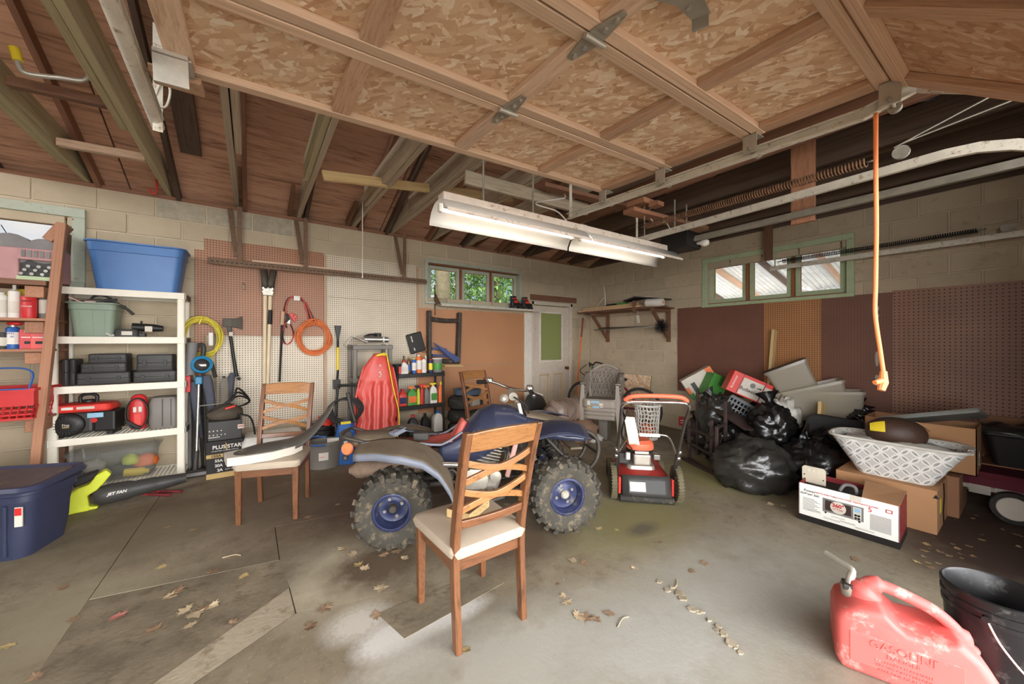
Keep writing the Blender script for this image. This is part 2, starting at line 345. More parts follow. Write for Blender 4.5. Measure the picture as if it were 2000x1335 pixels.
def line_at(p, q, y): t = (y-p.y)/(q.y-p.y); return Vector((p.x+(q.x-p.x)*t, y, 0))
a0, a1, a2 = F(75, 1313), F(172, 1171), F(290, 1000)
L1t, L1b = line_at(a1, a2, WA), line_at(a0, a1, -3)
m1, m2 = F(537, 1028), F(546, 1093); m3 = F(565, 1146); m4 = F(578, 1197)
r1 = F(700, 996); rr = m1+(r1-m1)*12
l5a = m3+(F(300, 1333)-m3)*3.2; l5b = m4+(F(380, 1333)-m4)*3.6
q1 = F(960, 1116); qr = m4+(q1-m4)*7
def slab(poly, m, g=.005, top=0.0):
    P = [Vector((p.x, p.y)) for p in poly]; n_ = len(P)
    ar = sum(P[i].x*P[(i+1) % n_].y-P[(i+1) % n_].x*P[i].y for i in range(n_))
    if ar < 0: P.reverse()
    Q = []
    for i in range(n_):
        a = (P[i]-P[i-1]).normalized(); b = (P[(i+1) % n_]-P[i]).normalized(); na, nb = Vector((-a.y, a.x)), Vector((-b.y, b.x))
        k = (na+nb); k = k/max(.35, k.length_squared/2); Q.append(P[i]+k*g*.5)
    bm = bmesh.new(); bv = [bm.verts.new((p.x, p.y, 0)) for p in Q]; f = bm.faces.new(bv)
    ed = bmesh.ops.extrude_face_region(bm, geom=[f]); top_v = [e for e in ed['geom'] if isinstance(e, bmesh.types.BMVert)]
    for v_ in top_v: v_.co.z = top
    for v_ in bv: v_.co.z = -.03
    bmesh.ops.bisect_plane(bm, geom=bm.verts[:]+bm.edges[:]+bm.faces[:], plane_co=(0, 3, 0), plane_no=(0, 1, 0))
    for v_ in bm.verts: v_.co.z += fz(v_.co.y)
    bmesh.ops.recalc_face_normals(bm, faces=bm.faces[:])
    me = bpy.data.meshes.new('slab'); bm.to_mesh(me); bm.free(); return link('slab', me, m, floor)
slab([L1b, a0, a1, a2, L1t, Vector((-4.6, WA, 0)), Vector((-4.6, -3, 0))], 'concrete', top=-.001)
slab([L1t, Vector((WB, WA, 0)), Vector((WB, m1.y+(rr-m1).y*(WB-m1.x)/(rr.x-m1.x), 0)), r1, m1, m2, a1, a2], 'concrete')
slab([a1, m2, m3, l5a, L1b, a0], 'concrete_dark', top=-.002)
slab([m3, m4, l5b, l5a], 'concrete_pale', top=-.001)
yq = m4.y+(qr-m4).y*(WB-m4.x)/(qr.x-m4.x); yr = m1.y+(rr-m1).y*(WB-m1.x)/(rr.x-m1.x)
slab([m1, r1, Vector((WB, yr, 0)), Vector((WB, yq, 0)), q1, m4, m3, m2], 'concrete', top=-.0005)
slab([m4, q1, Vector((WB, yq, 0)), Vector((WB, -3, 0)), l5b], 'concrete')
slab([F(735, 1198), F(790, 1248), F(985, 1138), F(950, 1113)], 'concrete_dark', top=.002)
# broken patch with loose chips in the foreground
for k in range(16):
    t = k/15; p = F(1290+160*t+random.uniform(-8, 8), 1140+95*t+(40*t*t)+random.uniform(-7, 7)); r_ = random.uniform(.012, .03)
    poly = [Vector((p.x+r_*random.uniform(.6, 1.2)*math.cos(a*PI/3), p.y+r_*random.uniform(.5, 1.1)*math.sin(a*PI/3), 0)) for a in range(6)]
    s_ = slab(poly, 'concrete_pale', 0, .004+random.random()*.004); s_.name = 'chip'
# ------------------------------------------------------------------ walls of concrete block
def rects_minus(x0, x1, z0, z1, holes):
    xs = sorted({x0, x1, *[h for q in holes for h in q[:2] if x0 < h < x1]}); zs = sorted({z0, z1, *[h for q in holes for h in q[2:] if z0 < h < z1]})
    for i in range(len(xs)-1):
        for j in range(len(zs)-1):
            cx, cz = (xs[i]+xs[i+1])/2, (zs[j]+zs[j+1])/2
            if not any(h[0] < cx < h[1] and h[2] < cz < h[3] for h in holes): yield xs[i], xs[i+1], zs[j], zs[j+1]
HA = [(-2.7, -1.36, 1.93, 2.53), (2.1, 3.75, 1.97, 2.54), (4.06, 4.96, -.1, 2.045)]
HB = [(1.25, 2.81, 1.93, 2.53)]
blkcache = {}
def block_mesh(w_, h_, mname):
    k = (round(w_, 3), round(h_, 3), mname)
    if k not in blkcache:
        e = .006; b = MB(); X, Z = w_/2, h_/2
        b.add([(-X, 0, -Z), (X, 0, -Z), (X, 0, Z), (-X, 0, Z), (-X+e, -.012, -Z+e), (X-e, -.012, -Z+e), (X-e, -.012, Z-e), (-X+e, -.012, Z-e)],
              [(4, 5, 6, 7), (0, 1, 5, 4), (1, 2, 6, 5), (2, 3, 7, 6), (3, 0, 4, 7)])
        me = bpy.data.meshes.new('block'); me.from_pydata(b.v, [], b.f); me.update(); me.materials.append(MATS[mname]); blkcache[k] = me
    return blkcache[k]
def build_wall(name, lo, hi, holes, place, rz, covers, bare, mname):
    b = MB()
    for x0, x1, z0, z1 in rects_minus(lo, hi, -.1, ZT, holes): place(b, x0, x1, z0, z1)
    W = tag(b.go(name, 'mortar'), kind='structure')
    H = .2; row = 0; z = ZT
    while z > 0:
        z0 = max(0, z-H); off = (.2 if row % 2 else 0); x = lo-.4+off
        while x < hi:
            x0, x1 = max(x, lo), min(x+.4, hi)
            wide = name == 'wall_back' and row == 0 and x0 > .4
            seg = [(x0, x1)]
            for h in holes:
                if h[2] < (z0+z)/2 < h[3]:
                    seg = [q for s0, s1 in seg for q in ((s0, min(s1, h[0])), (max(s0, h[1]), s1)) if q[1]-q[0] > .03]
            for s0, s1 in seg:
                if s1-s0 < .03 or s1 < VIS[name][0] or s0 > VIS[name][1]: continue
                if any(c[0] <= s0 and s1 <= c[1] and c[2] <= z0 and z <= c[3] for c in covers): continue
                g = .022 if wide else .009
                me = block_mesh(s1-s0-g, z-z0-.009, 'block_bare' if (row, round((s0-lo)/.4)) in bare else mname)
                o = bpy.data.objects.new('block', me); COL.objects.link(o); o.parent = W
                if rz: o.location = (WB+.004, (s0+s1)/2, (z0+z)/2); o.rotation_euler = (0, 0, rz)
                else: o.location = ((s0+s1)/2, WA+.004, (z0+z)/2)
            x += .4
        z -= H; row += 1
    return W
VIS = {'wall_back': (-2.0, 5.5), 'wall_right': (-.1, 5.2)}
cov_a = [(-.42, 1.92, .45, 2.48), (1.95, 3.84, .36, 1.86)]
cov_b = [(-.3, 3.25, .62, 1.89)]
wall_back = build_wall('wall_back', -4.4, WB, HA, lambda b, x0, x1, z0, z1: b.b2((x0, WA, z0), (x1, WA+.2, z1)), 0, cov_a, {(0, 9), (0, 10), (0, 11)}, 'block')
wall_right = build_wall('wall_right', -.5, WA, HB, lambda b, y0, y1, z0, z1: b.b2((WB, y0, z0), (WB+.2, y1, z1)), PI/2 if False else -PI/2, cov_b, set(), 'block_right')
# plates on the wall tops
tag(beam('trim_1', (-4.4, WA+.08, ZT+.02), (WB, WA+.08, ZT+.02), .16, .04, 'rafter_red'), kind='structure')
tag(beam('trim_2', (WB+.08, -.5, ZT+.02), (WB+.08, WA, ZT+.02), .16, .04, 'dark_wood'), kind='structure')
# ------------------------------------------------------------------ roof
SL = .364; RZ0 = 2.95
def rz_(y): return RZ0+(WA-y)*SL
ceil_ = tag(MB().b2((-4.6, -.42, 2.62), (2.9, -.3, 3.0)).go('ceiling', 'dark_wood'), kind='structure')
rows = [5.5, 4.1, 2.95, 1.75]; cols_ = [-4.6, -3.45, -1.0, 1.44, 3.88, 5.75]
for i in range(3):
    for j in range(5):
        y0, y1 = rows[i], rows[i+1]; x0, x1 = cols_[j], cols_[j+1]; g = .006
        b = MB(); b.add([(x0+g, y0-g, rz_(y0-g)), (x1-g, y0-g, rz_(y0-g)), (x1-g, y1+g, rz_(y1+g)), (x0+g, y1+g, rz_(y1+g))]+[(x0+g, y0-g, rz_(y0-g)+.02), (x1-g, y0-g, rz_(y0-g)+.02), (x1-g, y1+g, rz_(y1+g)+.02), (x0+g, y1+g, rz_(y1+g)+.02)],
               [(3, 2, 1, 0), (4, 5, 6, 7), (0, 1, 5, 4), (1, 2, 6, 5), (2, 3, 7, 6), (3, 0, 4, 7)])
        b.go('plywood_sheet', 'plywood', ceil_)
b = MB(); b.add([(-4.7, 1.7, rz_(1.7)+.03), (5.8, 1.7, rz_(1.7)+.03), (5.8, -2.4, 2.7), (-4.7, -2.4, 2.7), (-4.7, 5.6, rz_(5.6)+.03), (5.8, 5.6, rz_(5.6)+.03)], [(0, 1, 2, 3), (4, 5, 1, 0)])
b.go('roof_deck', 'dark_wood', ceil_, solid=.02)  # unseen deck over both slopes, added to block light from above
b = MB(); b.add([(WB+.1, -2.3, ZT), (WB+.1, WA+.2, ZT), (WB+.1, WA+.2, 2.95), (WB+.1, 1.7, rz_(1.7)), (WB+.1, -2.3, 2.72)], [(0, 1, 2, 3, 4)])
b.go('gable_boarding', 'dark_wood', wall_right, solid=.03)
JX = [-1.88, -1.27, -.70, -.14, .46, 1.08, 1.58, 2.18, 2.75, 3.40, 3.97, 4.59, 5.05]
for i, x in enumerate(JX):
    m_ = 'joist_green' if i in (0, 1, 2) else ('old_joist' if i < 9 else ('rafter_red' if i == 9 else 'dark_wood'))
    far = WA+.1
    if 3.2 < x < 5.3: far = WA+.1
    beam('joist', (x, -.3, ZT+.15), (x, far, ZT+.15), .042, .22, m_, ceil_)
    xo = .075 if i < 6 else -.075
    yl = 1.75
    beam('rafter', (x+xo, yl, rz_(yl)-.055), (x+xo, WA+.2, rz_(WA+.2)-.055), .04, .095, 'rafter_red' if i % 2 else 'dark_wood', ceil_)
    beam('rafter', (x+xo, -2.3, 2.7-.055), (x+xo, 1.7, rz_(1.75)-.055), .04, .095, 'dark_wood', ceil_)
# sister boards beside some joists, cut short of the wall
for x, y1, m_ in ((-1.318, 4.75, 'joist_green'), (-.748, 3.75, 'joist_green'), (-.09, 3.7, 'old_joist'), (.415, 3.95, 'joist_green'), (1.035, 4.3, 'old_joist'), (1.535, 4.3, 'old_joist'), (2.14, 3.3, 'old_joist')):
    beam('joist', (x, 1.2, ZT+.155), (x, y1, ZT+.155), .042, .21, m_, ceil_)
beam('rafter_block', (-.46, 3.2, rz_(3.2)-.06), (-.46, 4.5, rz_(4.5)-.06), .15, .04, 'dark_wood', ceil_)
for x, y0 in ((.36, 4.55), (1.0, 4.6), (2.3, 4.5), (2.9, 4.55), (3.5, 4.6)):
    beam('rafter_block', (x, y0, rz_(y0)-.15), (x, WA, rz_(WA)-.03), .035, .09, 'brown_wood', ceil_)
for p_, q_, m_ in (((-1.2, 3.55, 2.94), (-.74, 3.5, 2.94), 'brown_wood'), ((-1.23, 4.35, 2.92), (-.73, 4.3, 2.92), 'fir_pale')):
    beam('rafter_tie', p_, q_, .05, .06, m_, ceil_)
# heavy tie beams on the right
for x, z_ in ((2.62, 3.02), (2.98, 2.9), (4.3, 2.98)):
    beam('tie_beam', (x, -.3, z_+.1), (x, 3.3, z_+.1), .06, .24, 'dark_wood' if x > 2.7 else 'rafter_red', ceil_)
beam('cross_tie', (2.2, 2.65, 2.83), (3.3, 2.55, 2.83), .1, .04, 'rafter_red', ceil_)
beam('cross_tie', (3.0, 2.3, 2.66), (4.2, 2.2, 2.66), .14, .04, 'shelf_wood', ceil_)
beam('hanger_board', (3.72, 1.12, 2.36), (3.72, 1.12, 3.05), .16, .04, 'shelf_wood', ceil_, up=(1, 0, 0))
beam('header_board', (1.5, 2.85, 2.8), (2.9, 2.75, 2.78), .04, .12, 'old_joist', ceil_)
# ------------------------------------------------------------------ front wall beside the open door and ground outside
tag(MB().b2((3.15, -.55, 0), (WB+.2, -.42, 3.3)).go('wall_front', 'dark_wood'), kind='structure')
tag(MB().b2((-4.75, -.5, -.1), (-4.6, WA+.2, 2.9)).go('wall_left_added', 'mortar'), kind='structure')  # unseen side wall, added to cut the light from the left
tag(MB().b2((-4.75, -.55, 0), (-2.3, -.42, 3.3)).go('wall_front_left_added', 'mortar'), kind='structure')  # unseen, added to close the left bay so less light enters
mat('driveway', (226, 220, 208), .9, var=.1, bump=.3)
mat('lawn', (98, 128, 58), .95, var=.3, scale=3)
tag(MB().b2((-14, -16, -.12), (12, -.6, -.05)).go('driveway', 'driveway'), kind='structure')  # unseen pale ground, laid here to bounce light indoors
tag(MB().b2((-16, WA+.25, -.1), (16, 26, -.02)).go('lawn', 'lawn'), kind='structure')
# ------------------------------------------------------------------ windows
def window(name, horiz, lo, hi, z0, z1, cuts, trim, cas, pad):
    """casing on the inside of the wall, sashes and panes in the opening; horiz maps (along, depth, z) to a point"""
    root = tag(MB().go(name, None) if False else bpy.data.objects.new(name, None), kind='structure'); COL.objects.link(root)
    def part(nm, a0, a1, d0, d1, b0, b1, m_, bev=.004, parent=root):
        p, q = horiz(a0, d0, b0), horiz(a1, d1, b1)
        return MB().b2(p, q).go(nm, m_, parent, bevel=bev, seg=1)
    c = cas
    part('casing', lo-c, hi+c, -.03, .01, z1, z1+c, trim); part('casing', lo-c, hi+c, -.045, .01, z0-c*.6, z0, trim)
    part('casing', lo-c, lo, -.03, .01, z0, z1, trim); part('casing', hi, hi+c, -.03, .01, z0, z1, trim)
    part('jamb', lo, hi, .0, .2, z1-.015, z1, 'bare_edge'); part('jamb', lo, hi, 0, .2, z0, z0+.015, 'bare_edge')
    for i in range(len(cuts)-1):
        x0, x1 = cuts[i]+.018, cuts[i+1]-.018; s = .055
        for nm, q in (('sash_rail', (x0, x1, z1-.02-s, z1-.02)), ('sash_rail', (x0, x1, z0+.015, z0+.015+s)), ('sash_stile', (x0, x0+s, z0+.015+s, z1-.02-s)), ('sash_stile', (x1-s, x1, z0+.015+s, z1-.02-s))):
            part(nm, q[0], q[1], .05, .09, q[2], q[3], trim)
        part('pane', x0+s, x1-s, .066, .07, z0+.02+s, z1-.02-s, 'pane_glass', 0)
        part('putty', x0+s, x1-s, .058, .064, z1-.027-s, z1-.02-s, 'bare_edge', 0); part('putty', x1-s-.006, x1-s, .058, .064, z0+.02+s, z1-.02-s, 'bare_edge', 0)
        if i: part('mullion', cuts[i]-.014, cuts[i]+.014, .02, .16, z0+.015, z1-.015, 'bare_edge')
    return root
window('window_1', lambda a, d, z: (a, WA+d, z), -2.7, -1.36, 1.93, 2.53, [-2.7, -2.03, -1.36], 'grey_green_trim', .085, 0)
window('window_2', lambda a, d, z: (a, WA+d, z), 2.1, 3.75, 1.97, 2.54, [2.1, 2.66, 3.21, 3.75], 'grey_green_trim', .05, 0)
window('window_3', lambda a, d, z: (WB+d, a, z), 1.25, 2.81, 1.93, 2.53, [1.25, 1.77, 2.29, 2.81], 'mint_trim', .07, 0)
# ------------------------------------------------------------------ door to the yard
mat('door_paint', (206, 192, 176), .5, var=.06, dirt=(180, 158, 128), dirt_amt=.12)
mat('door_bare', (206, 180, 132), .6, var=.1); mat('brass', (120, 72, 34), .35, .7, var=.2)
dr = tag(bpy.data.objects.new('door_1', None), kind='structure'); COL.objects.link(dr); dr.location = (4.06, WA+.03, .06)
for q in ((0, .9, 0, .22), (0, .9, .62, .96), (0, .9, 1.86, 1.97), (0, .2, .22, 1.86), (.7, .9, .22, 1.86), (.4, .5, .22, .62)): pass
mk = MB()
for x0, x1, z0, z1 in rects_minus(.02, .88, 0, 1.97, [(.2, .7, .99, 1.84), (.17, .4, .2, .74), (.5, .73, .2, .74)]): mk.b2((x0, 0, z0), (x1, .045, z1))
mk.go('door_leaf', 'door_paint', dr)
for x0 in (.17, .5):
    MB().b2((x0+.025, .02, .225), (x0+.205, .04, .715)).go('door_panel', 'door_paint', dr, bevel=.01)
    for q in ((x0, x0+.025, .2, .74), (x0+.205, x0+.23, .2, .74), (x0, x0+.23, .715, .74), (x0, x0+.23, .2, .225)): MB().b2((q[0], .008, q[2]), (q[1], .03, q[3])).go('panel_moulding', 'door_bare', dr)
MB().b2((.2, .015, .99), (.7, .022, 1.84)).go('pane', 'frosted', dr)
for q in ((.17, .2, .96, 1.87), (.7, .73, .96, 1.87), (.2, .7, .96, .99), (.2, .7, 1.84, 1.87)): MB().b2((q[0], -.014, q[2]), (q[1], .01, q[3])).go('glazing_bead', 'white_trim', dr, bevel=.003, seg=1)
kb = MB().lathe([(.028, 0), (.028, .006), (.01, .012), (.01, .03), (.03, .042), (.033, .055), (.022, .068), (.004, .072)], 16, (.815, 0, .83), (0, -1, 0)).go('door_knob', 'brass', dr, smooth=40)
for z_ in (.3, 1.6): MB().b2((.006, -.012, z_), (.03, .004, z_+.1)).go('hinge', 'brass', dr)
for q in ((4.02, 4.07, 0, 2.1), (4.95, 5.0, 0, 2.1), (4.02, 5.0, 2.045, 2.1)): tag(MB().b2((q[0], WA-.02, q[2]), (q[1], WA+.1, q[3])).go('trim_3', 'door_paint', bevel=.004), kind='structure')
tag(MB().b2((3.99, WA-.035, 2.12), (5.1, WA+.01, 2.22)).go('trim_4', 'brown_wood', bevel=.004), kind='structure')
tag(MB().b2((3.86, WA-.02, .05), (4.02, WA+.01, 1.9)).go('trim_5', 'white_trim', bevel=.004), kind='structure')
# ------------------------------------------------------------------ pegboards
pegboard('peg_brown', (168, 118, 86), (70, 42, 28), 0, r=.0056); pegboard('peg_white', (212, 198, 174), (70, 52, 38), 0, r=.0056)
pegboard('peg_tan', (182, 130, 92), (148, 92, 58), 0, r=.003, var=.07); pegboard('peg_dark', (118, 78, 62), (84, 52, 42), 1, r=.004, var=.12)
pegboard('peg_ochre', (178, 124, 78), (84, 50, 32), 1, r=.0056); pegboard('peg_umber', (150, 108, 86), (58, 36, 28), 1, .034, .0066, .16)
def pegA(x0, x1, z0, z1, m_, lab, o=.025): tag(MB().b2((x0, WA-o, z0), (x1, WA-o+.006, z1)).go('pegboard', m_), lab, 'pegboard', 'pegboards on the back wall')
pegA(-.42, .727, 1.452, 2.485, 'peg_brown', 'brown pegboard behind the shovels and jumper cables on the back wall')
pegA(-.5, -.41, .45, 2.36, 'peg_brown', 'narrow brown pegboard edge showing behind the yellow cord', .02)
pegA(-.32, .727, .42, 1.448, 'peg_white', 'white pegboard behind the axe handle and first dining chair')
pegA(.76, 1.925, 1.945, 2.47, 'peg_white', 'short white pegboard strip under the rusty angle iron shelf')
pegA(.76, 1.925, .42, 1.938, 'peg_white', 'tall white pegboard behind the red sled')
pegA(1.945, 3.84, 1.018, 1.87, 'peg_tan', 'tan pegboard below the small windows beside the door')
pegA(1.945, 3.84, .35, 1.012, 'peg_tan', 'tan lower pegboard behind the stacked tires')
for x_ in (.743, 1.934): tag(beam('trim_6', (x_, WA-.018, .42), (x_, WA-.018, 2.45), .026, .03, 'fir', up=(0, 1, 0)), kind='structure')
def pegB(y0, y1, z0, z1, m_, lab, o=.025): tag(MB().b2((WB-o, y0, z0), (WB-o+.006, y1, z1)).go('pegboard', m_), lab, 'pegboard', 'pegboards on the right wall')
pegB(2.073, 3.27, .62, 1.905, 'peg_dark', 'dark red-brown pegboard behind the beer carton, next to the wall shelf')
pegB(1.476, 2.071, .62, 1.9, 'peg_ochre', 'narrow ochre pegboard between two dark pegboards')
pegB(.885, 1.474, .62, 1.9, 'peg_dark', 'dark pegboard with pale glue blots left of the hanging orange cord')
pegB(-.4, .883, .5, 1.915, 'peg_umber', 'wide umber pegboard with large holes at the far right')
glue = mat('glue', (176, 162, 146), .7, var=.08)
PW = bpy.data.objects['pegboard.009'] if 'pegboard.009' in bpy.data.objects else None
gp = [o for o in bpy.data.objects if o.get('label', '').startswith('dark pegboard with pale')][0]
for z_, h_ in ((1.74, .05), (1.66, .035), (1.2, .13), (1.0, .045), (.93, .03)):
    p = B(1719, 620); MB().ell((WB-.026, p.y+.02, z_), (.003, .018, h_/1.6), 10, 8).go('glue_blot', glue, gp, smooth=0)
# ------------------------------------------------------------------ outside: trees and carport
mat('bark', (92, 84, 62), .95, var=.25, scale=9, bump=.8, bscale=20); mat('leaf_green', (78, 108, 46), .6, var=.35, scale=1.2); mat('leaf_light', (118, 142, 76), .6, var=.3, scale=1.2)
def tree(x, y, h, r, lab, dens=2600, tr=.14, low=1.0):
    t = thing('tree', lab, 'tree', (x, y, -.02), 0, 'trees behind the garage')
    pts = catm([(0, 0, 0), (.05, 0, h*.3), (-.03, .06, h*.65), (.04, 0, h*.95)], 5); MB().tube(pts, [tr*(1-.7*i/len(pts)) for i in range(len(pts))], 10).go('trunk', 'bark', t, smooth=0)
    for mname, cnt in (('leaf_green', dens), ('leaf_light', dens//3)):
        b = MB()
        for _ in range(cnt):
            d = Vector((random.gauss(0, 1), random.gauss(0, 1), random.gauss(0, 1))).normalized()*(random.random()**.4)
            c = Vector((d.x*r, d.y*r*.7, low+(h-low)*.5+d.z*(h-low)*.55)); s = random.uniform(.04, .09)
            q = Matrix.Rotation(random.uniform(0, 6.28), 3, Vector((random.random()-.5, random.random()-.5, random.random()-.5)))
            b.add([c+q @ Vector(k) for k in ((-s, 0, 0), (0, -s*.45, 0), (s, 0, 0), (0, s*.45, 0))], [(0, 1, 2, 3)])
        tag(b.go('foliage', mname, t), kind='stuff')
tree(3.12, 6.9, 6.5, 1.3, 'leafy tree with a thick pale trunk outside the first back window pane', 2600, .2, 3.6)
tree(5.2, 8.0, 5.2, 1.5, 'bushy green tree outside the middle and third back window panes', 4200)
tree(8.2, 8.6, 5, 1.9, 'green tree behind the frosted glass of the yard door', 4200)
tree(4.4, 9.6, 6.4, 2.6, 'larger tree filling the gap behind the other two yard trees', 6000)
cp = thing('carport', 'dim carport with corrugated roof outside the right wall window', 'carport', (0, 0, 0))
mat('corrugated', (206, 202, 192), .5, .2, var=.1)
def corr(u, v): y = -1+u*7; x = 5.75+v*3.4; return (x, y, 3.0-.22*v*3.4*.9+.02*math.sin(y*80))
MB().grid(lambda u, v: (7.0+v*1.7, -1+u*7, 2.75-.42*v+.018*math.sin(u*7*75)), 700, 2).go('roof_sheet', 'corrugated', cp)
MB().b2((5.95, -1, 2.86), (8.9, 6, 2.9)).go('roof_deck', 'dark_wood', cp)  # opaque deck, widened to keep light out of the carport
MB().b2((5.95, -1.1, 0), (8.9, -1.0, 2.9)).go('sun_block_wall', 'dark_wood', cp)  # added wall that keeps direct sun out of the carport
for y_ in (.4, 1.1, 1.8, 2.5, 3.2, 3.9): beam('carport_rafter', (5.95, y_, 2.77), (8.6, y_+.1, 2.26), .04, .1, 'fir' if y_ in (1.8, 3.2) else 'dark_wood', cp)
for y_ in (-.8, 2.2, 5.4): beam('carport_post', (8.5, y_, 0), (8.5, y_, 2.3), .1, .1, 'old_joist', cp, up=(0, 1, 0))
beam('carport_beam', (8.5, -1, 2.22), (8.5, 6, 2.22), .06, .16, 'dark_wood', cp)
# ------------------------------------------------------------------ open garage door overhead
gd = thing('garage_door', 'open overhead garage door of chipboard sections with timber frames', 'garage door', (-.27, 2.0, 2.461), R=fr((0, 0, 0), (2.556, 0, .1), (0, 1.637, .06)))
SEC = .545; GW = 2.558
ST = [(0, .085), (.583, .66), (1.23, 1.31), (1.85, 1.925), (2.47, GW)]
def section(i, M4, m_panel):
    s = MB().b2((0, -SEC+.004, .03), (GW, -.004, .042)).go('section', m_panel, gd); s.matrix_local = M4
    for x0, x1 in ST: MB().b2((x0, -SEC+.055, 0), (x1, -.055, .03)).go('stile', 'fir_pale_y' if x0 in (0, 1.23) else 'fir_y', s, bevel=.003, seg=1)
    for y0, y1 in ((-.055, -.004), (-SEC+.004, -SEC+.055)): MB().b2((0, y0, -.002), (GW, y1, .03)).go('rail', 'fir_pale', s, bevel=.003, seg=1)
    return s
secs = [section(i, Matrix.Translation((0, -SEC*i, 0)), 'osb') for i in range(3)]
secs.append(section(3, Matrix.Translation((0, -SEC*3, 0)) @ Matrix.Rotation(math.radians(35), 4, 'X'), 'osb_dark'))
def hinge(x, y, z=-.004):
    h = MB().prism([(-.035, -.03), (.035, -.03), (.012, -.13), (-.012, -.13)], -.004, 0).prism([(-.035, .03), (-.012, .13), (.012, .13), (.035, .03)], -.004, 0).box((0, 0, -.002), (.07, .064, .004)).go('hinge', 'galv_dull', gd)
    h.location = (x, y, z); MB().cyl((-.05, 0, -.012), (.05, 0, -.012), .011, n=10).go('hinge_pin', 'galv', h, smooth=40)
    for yy in (-.1, -.05, .05, .1): MB().cyl((0, yy, -.004), (0, yy, -.012), .009, n=6).go('bolt', 'galv', h)
for i in (1, 2): hinge(1.27, -SEC*i)
def roller(x, y, side):
    r = MB().b2((-.04, -.035, -.10), (-.034, .035, .0)).b2((-.04, -.035, -.006), (.05, .035, 0)).go('roller_bracket', 'galv', gd, bevel=.002, seg=1); r.location = (x, y, -.003)
    if side < 0: r.scale = (-1, 1, 1)
    MB().cyl((-.06, 0, -.08), (.07, 0, -.08), .008, n=8).cyl((.05, 0, -.08), (.075, 0, -.08), .024, n=14).go('roller', 'galv_dull', r, smooth=40)
for i in range(4): roller(GW-.02, -.05 if i == 0 else -SEC*i, 1)
cb = MB().b2((-.05, -.07, -.1), (.05, -.06, .02)).prism([(-.05, -.07), (.06, -.07), (.06, .08), (0, .13), (-.05, .08)], .0, .006).go('corner_bracket', 'galv', gd); cb.location = (.02, -.08, -.02)
# lock plate with hooked lever in the third section
lk = MB().prism([(0, 0), (.11, -.02), (.13, .05), (.05, .11), (-.02, .08)], -.008, 0).prism([(.11, -.02), (.23, -.03), (.24, .02), (.13, .05)], -.008, 0).box((.235, -.0, -.02), (.012, .05, .035)).go('lock_plate', 'galv_dull', gd); lk.location = (1.27, -1.42, -.004); lk.rotation_euler = (0, 0, .3)
for k in range(3): MB().cyl((.04+.06*k, .02, -.008), (.04+.06*k, .02, -.014), .008, n=6).go('bolt', 'galv', lk)
beam('top_board', (-.06, .03, -.01), (.1, .02, -.02), .1, .03, 'fir', gd)
# ------------------------------------------------------------------ tracks
def channel(b, pts, side):
    """steel C channel along pts (list), open towards side (+1/-1 in local x)"""
    n_ = len(pts); W_, D_, T_ = .052, .028, .004; rings = []
    for i, p in enumerate(pts):
        p = Vector(p); a = Vector(pts[max(0, i-1)]); c = Vector(pts[min(n_-1, i+1)]); t = (c-a).normalized(); x = Vector((side, 0, 0)); x = (x-t*x.dot(t)).normalized(); z = t.cross(x)*side
        prof = [(0, -W_/2), (D_, -W_/2), (D_, -W_/2+.008), (T_, -W_/2+T_), (T_, W_/2-T_), (D_, W_/2-.008), (D_, W_/2), (0, W_/2)]
        rings.append([p+x*q+z*r for q, r in prof])
    b.loft(rings); return b
def arc(x, y, z, r, n=8): return [(x, y-r*math.sin(a), z-r+r*math.cos(a)) for a in [PI/2*k/n for k in range(1, n+1)]]
def strap(name, p0, p1, m_, parent, w=.03):
    s = beam(name, p0, p1, w, .004, m_, parent, up=(0, 1, .01), bevel=0); L_ = (Vector(p1)-Vector(p0)).length; k = int(L_/.035)
    for i in range(k): MB().box((-L_/2+.02+i*.035, 0, .003), (.016, .009, .002)).go('slot', 'ink', s)
    return s
t1 = thing('door_track', 'pale steel roller track along the right edge of the open garage door', 'door track', (0, 0, 0), 0, 'garage door tracks')
channel(MB(), [(2.26, 2.36, 2.47), (2.3, .46, 2.42), (2.34, .3, 2.475), (2.34, .1, 2.36), (2.34, -.1, 2.2), (2.34, -.24, 1.95), (2.34, -.27, 1.6), (2.34, -.27, .02)], -1).go('rail', 'track_paint', t1)
strap('hanger_strap', (2.245, 2.32, 2.44), (2.245, 2.32, 2.86), 'track_paint', t1)
t2 = thing('door_track', 'pale steel track stub above the left shelves by the open door corner', 'door track', (0, 0, 0), 0, 'garage door tracks')
channel(MB(), [(-.375, 2.43, 2.43), (-.335, .3, 2.43)], 1).go('rail', 'track_paint', t2)
MB().tube([(-.372, 2.44, 2.42), (-.33, .3, 2.42)], .026, 10).go('rounded_lip', 'track_paint', t2, smooth=40)
strap('hanger_strap', (-.36, 2.36, 2.36), (-.36, 2.36, 2.86), 'track_paint', t2, .035)
MB().tube(catm([(-.34, 2.32, 2.62), (-.31, 2.3, 2.54), (-.33, 2.33, 2.47), (-.37, 2.36, 2.5), (-.35, 2.34, 2.58)], 5), .005, 6).go('tie_wire', 'track_paint', t2, smooth=0)
t3 = thing('door_track', 'long cream steel track below the coil spring, curving down at the right', 'door track', (0, 0, 0), 0, 'garage door tracks')
channel(MB(), [(3.205, 2.36, 2.415), (3.12, .3, 2.415)]+arc(3.12, .3, 2.415, .6)+[(3.12, -.3, 1.5), (3.12, -.3, .02)], 1).go('rail', 'track_paint', t3)
strap('hanger_strap', (3.2, 2.35, 2.40), (3.2, 2.35, 2.80), 'track_paint', t3)
MB().b2((3.1, 2.2, 2.74), (3.3, 2.4, 2.79)).go('hanger_block', 'shelf_wood', t3); MB().b2((3.18, 2.1, 2.70), (3.28, 2.2, 2.74)).go('hanger_block', 'shelf_wood', t3)
